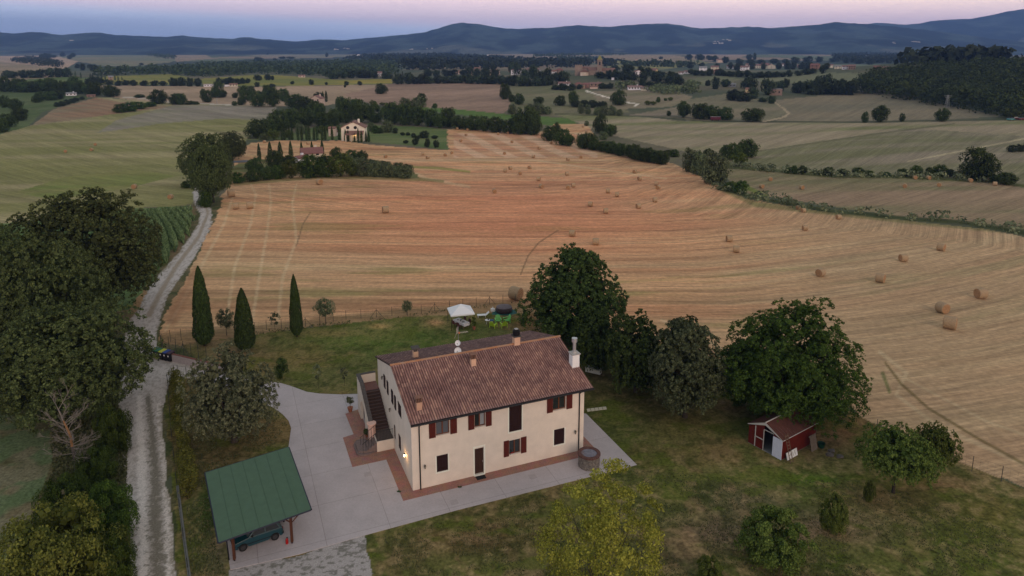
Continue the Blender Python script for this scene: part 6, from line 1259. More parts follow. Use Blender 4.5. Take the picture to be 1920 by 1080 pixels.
trees(['my', 'mg'], [(1386, 311, 286, 26), (1365, 357, 343, 18), (1388, 362, 340, 26), (1252, 292, 281, 14), (1264, 294, 281, 18), (1371, 352, 340, 14)], '{o} of the light green bushes around the field ditch corner', 'light green bushes by the ditch corner', 'shrub', 'shrub')
trees(['mg', 'm1'], [(1476, 325, 315, 10), (1489, 326, 311, 12), (1504, 327, 311, 14), (1537, 328, 321, 14), (1552, 328, 314, 20), (1580, 329, 317, 18), (1610, 329, 315, 22), (1632, 330, 320, 14), (1662, 330, 323, 16), (1694, 330, 317, 20), (1717, 330, 311, 20), (1740, 330, 314, 12), (1761, 331, 310, 26), (1782, 331, 318, 16), (1864, 342, 330, 16)], '{o} of the low bushes along the ridge line on the right', 'bushes along the right ridge line', 'shrub', 'shrub')
trees(['m0'], [(1833, 337, 280, 58)], 'single large round tree on the ridge at the right edge', None); trees(['m1'], [(1886, 346, 325, 34)], 'dark bush just right of the single large round tree', None, 'shrub', 'shrub')
trees(['mo'], [(1897, 285, 272, 16), (1912, 284, 271, 16), (1925, 283, 266, 14)], '{o} of the grey bushes on the wide pale field at the right edge', 'grey bushes at the right edge')
trees(MK, [(1621, 230, 210, 12), (1650, 229, 199, 26), (1691, 228, 213, 10), (1766, 228, 204, 22)], '{o} of the lone trees along the upper edge of the wide pale field', 'lone trees on the far field edge'); trees(['my'], [(1894, 222, 203, 30)], 'yellow green round tree below the dark wood at the right edge', None)
trees(MK, [(1281, 220, 191, 22), (1312, 223, 195, 34), (1335, 224, 199, 30), (1358, 225, 202, 30), (1411, 228, 204, 38), (1254, 217, 208, 8)], '{o} of the dark oaks along the field edge by the red trailer', 'oaks by the red trailer')
trees(['m0'], [(1159, 197, 170, 27)], 'solitary round dark tree on the slope below the village church', None)
trees(MK, [(715, 176, 157, 21)], 'solitary tree in the middle of the brown ploughed slope', None)
trees(MK, [(947, 186, 158, 20), (960, 191, 178, 14), (974, 196, 176, 18), (1010, 196, 182, 18), (1050, 198, 180, 20), (1075, 199, 172, 18)], '{o} of the dark trees scattered right of the brown ploughed slope', 'trees right of the ploughed slope')
trees(MK, [(1080, 201, 189, 16), (1096, 201, 188, 18), (1112, 202, 188, 18), (1128, 202, 190, 18)], '{o} of the dark hedge trees below the village white road', 'hedge trees below the village')
trees(['mo'], [(960, 214, 196, 16), (997, 214, 196, 20), (1010, 214, 193, 22), (1025, 214, 200, 18), (1089, 213, 194, 12), (1102, 214, 196, 12), (1120, 216, 201, 14), (1133, 216, 198, 16), (1148, 216, 199, 14), (1161, 217, 205, 12), (784, 203, 182, 26), (760, 204, 184, 20), (768, 203, 190, 14)], '{o} in the scattered line of grey willows across the middle fields', 'grey willows across the middle fields')
trees(['mg', 'my'], [(792, 192, 175, 16), (815, 203, 194, 10), (717, 198, 192, 10), (1215, 197, 189, 12), (1225, 197, 190, 10), (1234, 192, 182, 8), (1248, 189, 184, 6), (1257, 189, 182, 9), (700, 200, 188, 12), (664, 196, 186, 10)], '{o} of the small bright bushes between the middle fields', 'bright bushes between the middle fields', 'shrub', 'shrub')
trees(FK, [(1327, 161, 150, 10), (1341, 167, 145, 15), (1361, 163, 149, 18), (1404, 166, 145, 28), (1440, 178, 149, 26), (1462, 171, 152, 18), (1473, 164, 148, 14), (1496, 174, 153, 24)], '{o} of the trees around the small grey barn below the red roofed village', 'trees by the grey barn')
trees(FK, [(1374, 188, 168, 24), (1390, 190, 172, 24), (1403, 190, 174, 20), (1412, 185, 163, 18), (1430, 191, 183, 16), (1446, 194, 180, 16)], '{o} of the dense trees hiding the yellow house on the knoll', 'trees on the knoll')
trees(FK, [(1520, 177, 151, 28), (1532, 177, 146, 26), (1547, 177, 141, 34), (1564, 177, 150, 26), (1578, 177, 149, 28), (1596, 178, 152, 26)], '{o} in the dark tree group joining the big wood', 'dark trees joining the wood')
# left middle distance
trees(MK, [(299, 195, 169, 29), (330, 196, 177, 22), (340, 196, 176, 20), (204, 181, 160, 20), (214, 181, 163, 22)], '{o} of the round trees on the crest of the left field', 'round trees on the left crest')
trees(['mg'], [(225, 211, 195, 24), (243, 209, 192, 26), (262, 204, 191, 24), (282, 200, 191, 20), (355, 196, 189, 16), (368, 196, 190, 12), (262, 183, 177, 18), (285, 186, 179, 18)], '{o} of the hedge bushes on the crest of the left field', 'hedge bushes on the left crest', 'shrub', 'shrub')
trees(MK, [(10, 202, 180, 18), (30, 207, 186, 24), (36, 226, 204, 26), (16, 238, 214, 26), (4, 248, 224, 24), (42, 214, 204, 18)], '{o} of the trees on the green slope at the left edge', 'trees on the left edge slope')
trees(['mo'], [(108, 200, 192, 11), (117, 199, 190, 12), (126, 196, 187, 12), (135, 193, 185, 12), (143, 190, 183, 11), (154, 187, 181, 9)], '{o} in the curved row of olives beside the white roofed house on the left', 'olive row on the left')
trees(MK, belt([(2, 172), (60, 173), (120, 172), (160, 176), (190, 180)], 13, 24, 24, .15, 5), '{o} of the dark trees around the white roofed house on the left', 'dark trees on the left'); trees(MK, [(80, 187, 172, 22), (95, 188, 172, 22), (111, 186, 170, 20), (70, 192, 180, 18)], '{o} of the trees just below the dark belt on the left', 'trees below the dark belt')
trees(FK, belt([(5, 146), (60, 146), (130, 144)], 8, 15, 17, .2, 6), '{o} of the trees around the hamlet on the left', 'trees around the left hamlet')
trees(['fc'], [(133, 145, 134, 4), (142, 145, 134, 4), (152, 147, 136, 4), (170, 148, 138, 4), (174, 149, 139, 4), (184, 149, 139, 4), (191, 150, 141, 4), (198, 151, 141, 4), (216, 151, 142, 4), (222, 151, 143, 4), (229, 151, 144, 3)], '{o} of the far cypresses along the hamlet lane on the left', 'far cypresses by the left hamlet', 'cypress', 'cypress_tree')
trees(FK, [(168, 159, 146, 16), (178, 159, 144, 18), (190, 159, 147, 14), (204, 159, 149, 16), (222, 161, 151, 12), (236, 160, 150, 14), (250, 161, 150, 14), (270, 161, 151, 14), (290, 161, 151, 14), (305, 161, 152, 14), (325, 161, 146, 16), (340, 161, 145, 16), (356, 162, 146, 14), (372, 162, 147, 14), (330, 161, 152, 10)], '{o} of the trees lining the road below the sunflower field', 'trees along the road by the sunflowers')
trees(FK, [(412, 158, 146, 14), (424, 158, 147, 12), (433, 158, 145, 16), (446, 158, 147, 12), (455, 157, 146, 12), (465, 156, 147, 10), (484, 151, 140, 14), (503, 150, 139, 12), (511, 150, 142, 6), (482, 163, 154, 10), (510, 165, 157, 14), (548, 158, 152, 7), (584, 159, 149, 9), (612, 159, 154, 6), (650, 160, 152, 8), (675, 160, 152, 8), (647, 164, 158, 5)], '{o} of the small trees dotted along the sunflower field', 'trees dotted by the sunflower field')
trees(MK, [(334, 195, 176, 22), (381, 181, 167, 10), (388, 192, 170, 20), (402, 183, 166, 14), (410, 183, 153, 20), (418, 183, 170, 14), (441, 184, 174, 10), (460, 190, 162, 24), (472, 180, 162, 14), (485, 200, 172, 30), (453, 197, 183, 14), (512, 200, 165, 28), (533, 190, 167, 20), (555, 204, 178, 34), (573, 208, 182, 32), (592, 214, 190, 28), (500, 182, 160, 14), (600, 226, 196, 24), (640, 206, 182, 20), (440, 198, 190, 10)], '{o} in the loose wood between the left field and the hilltop farmhouse', 'loose wood by the left field')
trees(['my'], [(598, 186, 173, 17)], 'bright green tree beside the pale house above the loose wood', None); trees(['mc'], [(606, 191, 172, 5), (612, 191, 171, 6)], '{o} of the two cypresses beside the pale house above the loose wood', 'two cypresses by the pale house', 'cypress', 'cypress_tree')
# far trees and hedgerows
trees(FK, [(78, 110, 101, 8), (88, 110, 100, 16), (100, 108, 103, 12), (118, 106, 97, 9), (131, 111, 103, 8), (137, 107, 99, 9), (160, 101, 95, 10), (168, 101, 96, 8), (180, 101, 96, 10), (195, 101, 97, 12), (225, 101, 96, 8), (243, 102, 96, 12), (254, 102, 96, 12), (165, 88, 84, 8)], '{o} of the far specks of trees on the left hill meadows', 'far trees on the left meadows')
trees(FK, [(145, 128, 120, 8), (155, 132, 119, 10), (172, 130, 121, 14), (178, 134, 122, 14), (265, 122, 118, 8), (147, 127, 122, 5)], '{o} of the trees where the meadow meets the pine wood', 'trees at the pine wood corner')
trees(FK, [(485, 114, 107, 14), (515, 113, 109, 8), (530, 110, 106, 14), (545, 110, 106, 14), (613, 107, 99, 6), (478, 100, 94, 6), (465, 100, 95, 14), (502, 103, 99, 4), (405, 95, 91, 6), (547, 101, 98, 5)], '{o} of the faint trees beyond the pine wood', 'faint trees beyond the pine wood')
trees(FK, belt([(745, 158), (800, 157), (860, 156), (940, 158), (985, 162), (1030, 160), (1065, 152)], 24, 17, 20, .25, 7), '{o} in the village tree belt above the ploughed slope', 'village belt trees')
trees(FK, belt([(610, 148), (680, 146), (740, 148)], 9, 14, 18, .3, 8) + belt([(800, 143), (870, 142), (930, 146)], 9, 14, 16, .3, 9), '{o} of the second tier of village trees behind the belt', 'second tier village trees')
trees(FK, [(1000, 148, 122, 20), (985, 152, 130, 16), (1012, 156, 134, 18), (1025, 158, 128, 18), (1040, 150, 136, 12), (970, 140, 118, 16), (960, 138, 118, 14), (913, 132, 117, 14), (925, 134, 120, 12)], '{o} of the tall dark trees between the village villas', 'tall dark trees between villas')
trees(FK, belt([(1115, 146), (1170, 150), (1230, 152), (1280, 160)], 10, 16, 18, .3, 10) + belt([(1150, 132), (1180, 134), (1215, 142), (1275, 148)], 9, 13, 16, .3, 11) + belt([(1200, 160), (1260, 166)], 5, 12, 16, .2, 12), '{o} of the dark trees on the slope right of the church', 'slope trees right of the church')
trees(FK, belt([(1035, 168), (1070, 170), (1090, 166)], 6, 10, 13, .3, 13) + belt([(1125, 166), (1150, 166)], 4, 9, 12, .3, 14), '{o} of the orchard trees around the white houses below the church', 'orchard trees below the church')
trees(['fc'], [(1129, 138, 128, 5), (1137, 138, 126, 6), (1177, 131, 121, 5), (732, 146, 135, 5), (720, 145, 130, 7), (755, 144, 134, 4), (741, 144, 135, 3)], '{o} of the dark pointed cypresses in the village', 'cypresses in the village', 'cypress', 'cypress_tree')
trees(FK, belt([(1285, 138), (1310, 142), (1360, 142), (1420, 146), (1480, 144), (1530, 137)], 18, 11, 15, .3, 15) + belt([(1285, 128), (1400, 130), (1560, 130)], 12, 12, 11, .4, 16) + [(1541, 138, 122, 12), (1476, 130, 114, 11), (1487, 130, 117, 12), (1382, 132, 119, 11), (1515, 130, 116, 14)], '{o} among the dark trees of the red roofed village on the right', 'trees of the red roofed village')
trees(FK, belt([(1283, 112), (1330, 113), (1380, 122), (1440, 120), (1500, 118), (1560, 116), (1640, 122)], 16, 10, 15, .3, 17) + [(1405, 112, 102, 12), (1415, 112, 99, 6), (1393, 95, 89, 8), (1330, 113, 104, 12), (1239, 111, 106, 8), (1106, 111, 105, 7), (1545, 97, 87, 10), (1560, 100, 92, 14), (1575, 100, 91, 10)], '{o} of the hazy trees behind the red roofed village', 'hazy trees behind the right village')

# past 300 trees in view: the smallest far groups become one mass
n_tree = sum(1 for o in SC.objects if o.get('category') == 'tree'); Vm = []; Qm = []; Tm = []; nm_ = 0; om = None
for key, lst in sorted(((k_, l_) for k_, l_ in TREES.items() if k_[1] == 'tree'), key=lambda x: np.mean([s for _, s in x[1]])):
    if n_tree <= 296: break
    for o, s in lst:
        M_ = np.array(Matrix.Translation(o.location) @ o.rotation_euler.to_matrix().to_4x4() @ Matrix.Diagonal((*o.scale, 1)))
        if om is None: om = o.location.copy()
        me = o.children[0].data; v = np.empty(len(me.vertices) * 3, np.float32); me.vertices.foreach_get('co', v); v = v.reshape(-1, 3) @ M_[:3, :3].T + M_[:3, 3] - np.array(om)
        t_ = np.empty(len(me.vertices), np.float32); me.attributes['tint'].data.foreach_get('value', t_); Vm.append(v); Qm.append(np.arange(len(v)).reshape(-1, 4) + nm_); Tm.append(t_); nm_ += len(v)
        for c_ in list(o.children): bpy.data.objects.remove(c_)
        bpy.data.objects.remove(o); n_tree -= 1
tag(link('distant_trees', np_mesh('distant_trees', np.concatenate(Vm), np.concatenate(Qm), L_FAR, {'tint': ('FLOAT', np.concatenate(Tm))}), None, om), 'scattered small trees and thickets far across the valley', 'trees', None, 'stuff'); print('trees left', n_tree)
# ---------------- woods that read as one mass
def wood(name, label, polys, spacing, seed, hs, wscale, m=L_FAR, per=34, leaf=1.0, lobes=3, rim=0):
    """a far wood: crowns stand all over the given ground area, one mesh"""
    r = np.random.RandomState(seed); vs = []; qs = []; ts = []; n0 = 0; o = None; cnt = 0
    for poly, hscale in polys:
        Pm = np.array(poly, float); v = Pm[:, 1].max()
        lo, hi = Pm[:, 1].min(), Pm[:, 1].max(); vv_ = hi
        while vv_ > lo:
            Pc = at(Pm[:, 0].mean(), vv_); d = depth(Pc); du = spacing * F_PX / d * wscale
            for uu_ in np.arange(Pm[:, 0].min(), Pm[:, 0].max(), du):
                u1 = uu_ + r.uniform(-.5, .5) * du; v1 = vv_ + r.uniform(-.4, .4)
                if not inside(poly, np.array([u1]), np.array([v1]))[0]: continue
                P_ = at(u1, v1)
                if o is None: o = P_
                rx_ = spacing * wscale * r.uniform(.5, .8); h_ = hs * hscale * r.uniform(.7, 1.25); kk = lobes
                C_ = np.stack([P_.x - o.x + r.uniform(-.45, .45, kk) * rx_, P_.y - o.y + r.uniform(-.45, .45, kk) * rx_, P_.z - o.z + h_ * r.uniform(.5, .85, kk)], 1); Rr = np.full(kk, rx_ * .62)
                C_ = np.concatenate([C_, [[P_.x - o.x, P_.y - o.y, P_.z - o.z + h_ * .35]]]); Rr = np.append(Rr, rx_ * .8)
                a_, b_, c_ = leaves(C_, Rr, per, leaf * rx_ * .22, r.randint(1e6), .5, aspect=.7, zsq=.9); vs.append(a_); qs.append(b_ + n0); ts.append(np.clip(c_ * .6 + .4 * r.rand(), 0, 1)); n0 += len(a_); cnt += 1
            vv_ -= max(.8, spacing * wscale * 33 / d / d * F_PX * .9)
    me = np_mesh(name, np.concatenate(vs), np.concatenate(qs), m, {'tint': ('FLOAT', np.concatenate(ts))}); ob = link(name, me, None, o); tag(ob, label, 'wood', None, 'stuff'); print(name, cnt, len(me.polygons)); return ob
wood('dark_wood', 'big dark wood climbing the slope at the right edge', [([(1600, 176), (1625, 150), (1680, 142), (1760, 134), (1850, 130), (1920, 128), (2250, 124), (2400, 200), (2300, 232), (1920, 224), (1880, 219), (1800, 207), (1700, 190), (1640, 178)], 1.0)], 9, 51, 8.5, 1.0, L_DARK, 110, .62, 5)
wood('pine_wood', 'wide dark pine wood across the valley behind the sunflower field', [([(176, 143), (182, 139), (250, 135), (318, 132), (390, 124), (470, 121), (560, 121), (660, 117), (740, 119), (745, 140), (640, 144), (520, 139), (470, 139), (380, 146), (345, 142), (300, 139), (215, 142)], .8)], 9, 52, 9, 1.35, L_FAR, 26, 1.1, 3)
wood('far_wood', 'far dark woodland strip below the blue hills', [([(640, 112), (700, 106), (760, 104), (830, 104), (900, 108), (1000, 115), (1110, 118), (1110, 126), (960, 128), (760, 132), (750, 118)], 1.0), ([(1125, 116), (1160, 118), (1160, 125), (1120, 124)], .8), ([(1560, 104), (1640, 100), (1760, 104), (1900, 112), (1700, 122), (1570, 116)], .8)], 10, 53, 9, 1.8, L_FAR, 18, 1.4, 2)
wood('copse', 'long oval dark copse on the left hillside', [([(22, 113), (50, 108), (90, 111), (118, 122), (116, 127), (80, 124), (30, 118)], .8)], 9, 54, 8, 1.2, L_FAR, 24, 1.1, 3)
wood('copse', 'dark copse on the meadow above the pine wood', [([(274, 104), (310, 99), (330, 108), (328, 112), (290, 108)], .9), ([(414, 98), (436, 97), (436, 101), (414, 101)], .9)], 9, 55, 8, 1.2, L_FAR, 24, 1.1, 3)
wood('wooded_ridge', 'hazy wooded ridge at the left edge below the hills', [([(-200, 100), (0, 99), (55, 96), (56, 88), (0, 86), (-200, 84)], .8), ([(60, 90), (160, 92), (150, 88), (70, 85)], .6), ([(184, 84), (260, 88), (330, 90), (330, 86), (220, 82)], .6), ([(320, 92), (420, 92), (420, 88), (330, 88)], .7), ([(20, 88), (24, 84), (44, 84), (50, 88)], .7)], 14, 56, 9, 1.8, L_FAR, 18, 1.4, 2)
wood('hedgerows', 'thin dark hedgerows along the far middle fields', [([(330, 100), (380, 101), (380, 103), (330, 102)], .5), ([(1040, 109), (1130, 110), (1130, 112), (1040, 112)], .5), ([(1000, 104), (1180, 101), (1190, 103), (1000, 107)], .6), ([(1160, 120), (1300, 122), (1300, 127), (1180, 125)], .7), ([(1280, 98), (1330, 94), (1340, 96), (1285, 100)], .6), ([(1415, 93), (1500, 93), (1500, 95), (1415, 95)], .5), ([(640, 96), (700, 97), (700, 99), (640, 98)], .5), ([(470, 94), (560, 93), (640, 95), (640, 96), (470, 96)], .4), ([(1190, 96), (1280, 94), (1280, 97), (1190, 99)], .6)], 12, 57, 8, 1.4, L_FAR, 18, 1.4, 2)
wood('olive_grove', 'rows of pale olives on the slope at the right of the church', [([(1215, 168), (1240, 165), (1282, 168), (1282, 177), (1250, 177), (1215, 173)], .45), ([(1150, 164), (1170, 160), (1195, 160), (1190, 165), (1160, 168)], .5), ([(1286, 158), (1305, 160), (1305, 176), (1286, 176)], .5)], 7, 58, 7, 1.0, L_SILV, 26, 1.0, 2)
wood('scrub', 'low scrub and brambles along the field ditch on the right', [([(1345, 349), (1400, 363), (1460, 377), (1540, 392), (1700, 408), (1780, 411), (1780, 418), (1700, 414), (1540, 399), (1450, 384), (1400, 372), (1345, 356)], .10), ([(1740, 408), (1780, 409), (1785, 416), (1740, 414)], .2), ([(1780, 413), (1920, 432), (2000, 440), (2000, 450), (1920, 440), (1780, 420)], .12), ([(1366, 311), (1450, 319), (1560, 329), (1700, 332), (1800, 335), (1900, 345), (1900, 348), (1790, 338), (1560, 333), (1440, 323), (1360, 315)], .14)], 3.0, 59, 9, 1.0, L_OLIVE, 40, .9, 2)
# maize: rows of upright leaves
r = np.random.RandomState(9); mp_ = [(240, 394), (352, 387), (358, 402), (348, 436), (325, 468), (290, 505), (255, 520), (225, 470)]; vs = []; O4 = at(300, 440)
N = 9000; uu_ = r.uniform(225, 360, N); vv_ = r.uniform(387, 520, N); ok = inside(mp_, uu_, vv_); X4, Y4 = [], []
for u_, v_ in zip(uu_[ok], vv_[ok]):
    x, y = flat(u_, v_); a_ = R(70); ac_ = x * math.sin(a_) - y * math.cos(a_); al_ = x * math.cos(a_) + y * math.sin(a_); ac_ = round((ac_ + .006 * al_ ** 2) / 2.2) * 2.2 - .006 * al_ ** 2 + r.uniform(-.3, .3); X4.append(ac_ * math.sin(a_) + al_ * math.cos(a_)); Y4.append(-ac_ * math.cos(a_) + al_ * math.sin(a_))
X4 = np.array(X4); Y4 = np.array(Y4); Z4 = tz(X4, Y4); n_ = len(X4); V4 = []; 
for k in range(3):
    a_ = r.uniform(0, 6.28, n_); h_ = r.uniform(.8, 1.5, n_); w_ = .10; dx, dy = np.cos(a_), np.sin(a_); V4.append(np.stack([np.stack([X4 - O4.x - dy * w_, Y4 - O4.y + dx * w_, Z4 - O4.z], 1), np.stack([X4 - O4.x + dy * w_, Y4 - O4.y - dx * w_, Z4 - O4.z], 1), np.stack([X4 - O4.x + dx * .5 + dy * .04, Y4 - O4.y + dy * .5, Z4 - O4.z + h_], 1), np.stack([X4 - O4.x + dx * .2 - dy * w_, Y4 - O4.y + dy * .2 + dx * w_, Z4 - O4.z + h_ * .8], 1)], 1).reshape(-1, 3))
V4 = np.concatenate(V4); me = np_mesh('maize_crop', V4, np.arange(len(V4)).reshape(-1, 4), leaf_mat('maize_leaves', (.085, .13, .05), (.25, .33, .15)), {'tint': ('FLOAT', np.repeat(r.rand(len(V4) // 4), 4))}); tag(link('maize_crop', me, None, O4), 'rows of green maize left of the white track', 'maize', None, 'stuff')
# rough grass and weeds near the camera
def tufts(name, label, poly, n, h, m, seed, dens=None):
    r = np.random.RandomState(seed); P_ = np.array(poly, float); u_ = r.uniform(P_[:, 0].min(), P_[:, 0].max(), n); v_ = P_[:, 1].min() + (P_[:, 1].max() - P_[:, 1].min()) * r.uniform(0, 1, n); ok = inside(poly, u_, v_); u_, v_ = u_[ok], v_[ok]
    d2 = -SP - (v_ - CY) / F_PX * CP; t_ = -CAM_H / d2; x = (u_ - 960) / F_PX * t_; y = (CP - (v_ - CY) / F_PX * SP) * t_; k2 = fbm(x / 2.5, y / 2.5, seed, 3) > (dens or .5); x, y = x[k2], y[k2]; n2 = len(x); z = tz(x, y)
    a_ = r.uniform(0, 6.28, n2); hh_ = h * r.uniform(.4, 1.3, n2); w_ = hh_ * .35; dx, dy = np.cos(a_), np.sin(a_); o = Vector((float(x.mean()), float(y.mean()), 0)); x = x - o.x; y = y - o.y
    V5 = np.stack([np.stack([x - dy * w_, y + dx * w_, z], 1), np.stack([x + dy * w_, y - dx * w_, z], 1), np.stack([x + dx * hh_ * .5 + dy * w_, y + dy * hh_ * .5 - dx * w_, z + hh_], 1), np.stack([x + dx * hh_ * .3 - dy * w_, y + dy * hh_ * .3 + dx * w_, z + hh_ * .8], 1)], 1).reshape(-1, 3)
    me = np_mesh(name, V5, np.arange(len(V5)).reshape(-1, 4), m, {'tint': ('FLOAT', np.repeat(r.rand(n2), 4))}); tag(link(name, me, None, o), label, 'grass', None, 'stuff')
L_GRS = leaf_mat('grass_blades', (.055, .070, .026), (.17, .17, .08), trans=.2); L_DRY = leaf_mat('dry_weeds', (.055, .050, .025), (.20, .16, .09), trans=.2)
tufts('rough_grass', 'rough dark grass and weeds between the track and the left bushes', [(90, 780), (210, 740), (240, 800), (232, 1080), (230, 1140), (10, 1140), (60, 980), (100, 880)], 40000, .18, L_GRS, 61, .35)
tufts('rough_grass', 'rough grass under the trees and in front of the paved yard', [(700, 1012), (1200, 880), (1400, 900), (1640, 900), (1900, 1000), (1900, 1140), (700, 1140)], 60000, .07, L_GRS, 62, .42)
tufts('fence_weeds', 'green weeds growing along the foot of the back fence', [(480, 622), (600, 608), (760, 590), (900, 574), (960, 568), (960, 573), (900, 579), (760, 595), (600, 614), (480, 628)], 6000, .16, L_GRS, 64, .4)
tufts('island_grass', 'rough grass between the hedge and the carport', [(360, 720), (500, 750), (540, 800), (500, 850), (400, 890), (400, 1010), (425, 1080), (360, 1080), (345, 900)], 16000, .09, L_GRS, 65, .4)

# ================================================================ STRAW BALES
straw = mat('straw', (.40, .28, .17), .95, noise=.3, nscale=14, bump=.8, bscale=40); straw_end = mat('straw_end', (.36, .21, .11), .95, noise=.25, nscale=6, bump=.6, bscale=20)
def bale_mesh():
    n_ = 40; vs = []; fs = []; r = random.Random(2); W_ = .62; R_ = .72
    rings = [(-W_, R_ * .93), (-W_ * .9, R_), (-W_ * .45, R_ * 1.01), (0, R_ * .995), (W_ * .45, R_ * 1.01), (W_ * .9, R_), (W_, R_ * .93)]
    for x, rr in rings:
        for k in range(n_): t = 2 * math.pi * k / n_; q = rr * (1 + r.uniform(-.02, .02)); vs.append((x + r.uniform(-.01, .01), q * math.cos(t), R_ + max(q * math.sin(t), -R_ * .95)))
    for j in range(len(rings) - 1):
        for k in range(n_): fs.append((j * n_ + k, j * n_ + (k + 1) % n_, (j + 1) * n_ + (k + 1) % n_, (j + 1) * n_ + k))
    me = bpy.data.meshes.new('roll'); me.from_pydata(vs, [], fs); me.materials.append(straw)
    ends = []
    for s in (-1, 1):
        v2 = [(s * (W_ + .0), 0, R_)]; f2 = []
        for j in range(1, 8):
            rr = R_ * .93 * j / 7
            for k in range(n_): t = 2 * math.pi * k / n_; v2.append((s * (W_ + (.035 if j % 2 else 0) * (j < 7)), rr * math.cos(t), R_ + max(rr * math.sin(t), -R_ * .95)))
        f2 += [(0, 1 + k, 1 + (k + 1) % n_) for k in range(n_)] + [(1 + (j - 1) * n_ + k, 1 + j * n_ + k, 1 + j * n_ + (k + 1) % n_, 1 + (j - 1) * n_ + (k + 1) % n_) for j in range(1, 7) for k in range(n_)]
        if s < 0: f2 = [f[::-1] for f in f2]
        e_ = bpy.data.meshes.new('end'); e_.from_pydata(v2, [], f2); e_.materials.append(straw_end); ends.append(e_)
    return me, ends
BM, BE = bale_mesh()
def bales(items, lab, group, size=None):
    items = sorted(items, key=lambda i_: i_[0]); n_ = len(items)
    for k, it in enumerate(items):
        u_, v_ = it[:2]; P_ = at(u_, v_); t = thing('straw_bale', lab.format(o='rightmost' if k == n_ - 1 and n_ > 2 else ORD[k] + ' from left'), 'straw bale', P_, rng.uniform(-.5, .5) + (it[2] if len(it) > 2 else R(rng.choice([0, 60, 100]))), group)
        s = .78
        if len(it) > 3: s = it[3] * depth(P_) / F_PX / 1.45
        t.scale = (s, s, s); link('roll', BM, t)
        for e_ in BE: link('end', e_, t)
bales([(1780, 616, R(-40), 24), (1766, 586, R(-60), 20), (1838, 559, R(200), 19)], '{o} of the three large straw bales nearest the right edge', 'near right bales')
bales([(1650, 529, R(-40), 17), (1538, 518, R(20), 15), (1693, 490, R(10), 14), (1764, 470, R(-60), 14)], 'straw bale {o} of four in the middle right of the stubble', 'middle right bales')
bales([(1367, 453, 0, 12), (1380, 473, 0, 13)], 'straw bale {o} of a pair in the stubble above the huge oak', 'pair above the huge oak'); bales([(1509, 432, 0, 10), (1572, 411, 0, 9), (1496, 393, 0, 8), (1506, 398, 0, 8), (1475, 374, 0, 7)], 'straw bale {o} of the five near the ditch at the stubble edge', 'bales at the ditch')
bales([(1073, 443, 0, 12), (1117, 459, 0, 13)], 'straw bale {o} of a pair in the stubble above the leafy tree', 'pair above the leafy tree'); bales([(967, 561, R(-55), 24)], 'large orange straw bale just outside the back fence beside the leafy tree', None); bales([(723, 399, R(40), 13)], 'lone straw bale in the left centre of the stubble field', None)
bales([(599, 346, R(-70), 11)], 'lone straw bale in front of the yellow green bushes of the small farmhouse', None); bales([(434, 369, R(10), 14), (443, 392, R(10), 12), (469, 391, R(30), 13)], 'straw bale {o} of three beside the trees at the track bend', 'bales at the track bend')
bales([(1107, 387), (1136, 400), (1197, 391), (1228, 379, 0, 9), (1157, 369), (1140, 362)], 'straw bale {o} of six scattered in the centre of the stubble', 'central bales'); bales([(1075, 351), (1065, 355), (1015, 353), (1010, 339), (927, 362)], 'straw bale {o} of five left of the centre in the upper stubble', 'upper left centre bales')
bales([(993, 317), (957, 318), (947, 323), (975, 328), (1063, 329)], 'straw bale {o} of five in the upper middle of the stubble', 'upper middle bales'); bales([(1190, 325), (1199, 338), (1231, 348), (1234, 355)], 'straw bale {o} of four below the dark field hedge', 'bales below the dark hedge')
bales([(946, 290), (1000, 296), (1065, 301), (1089, 297), (1011, 280), (960, 268)], 'straw bale {o} of six on and below the striped rise', 'bales on the striped rise'); bales([(793, 291), (802, 298), (835, 293), (847, 289), (723, 296)], 'straw bale {o} of five below the green orchard plot', 'bales below the orchard plot')
bales([(857, 243), (877, 245), (874, 255), (934, 253), (864, 266), (952, 251)], 'straw bale {o} of six at the top of the striped rise', 'bales atop the striped rise'); bales([(1093, 239), (1099, 249), (1033, 270)], 'straw bale {o} of three in the far corner of the stubble', 'bales in the far corner')
bales([(496, 268), (577.5, 271), (447.5, 293, R(60), 9)], 'straw bale {o} of three by the cypresses behind the small farmhouse', 'bales by the cypresses'); bales([(1290, 321), (1322.5, 342), (1345, 338)], 'straw bale {o} of three beside the silvery willows', 'bales by the willows')
bales([(1444, 339), (1428, 353), (1503, 355), (1475, 374.5)], 'straw bale {o} of four in the pale field right of the ditch', 'bales right of the ditch'); bales([(1715.5, 336), (1741, 336.5), (1696, 352), (1760.5, 350), (1819, 341.5), (1852, 341), (1865, 348)], 'straw bale {o} of seven below the ridge line at the right', 'bales below the right ridge')
bales([(252, 354, R(80), 9), (320, 373, R(80), 9)], 'pale straw bale {o} of two on the green field above the maize', 'bales above the maize'); bales([(123, 286), (172, 283), (179, 273)], 'straw bale {o} of three far out on the left field', 'bales on the left field')
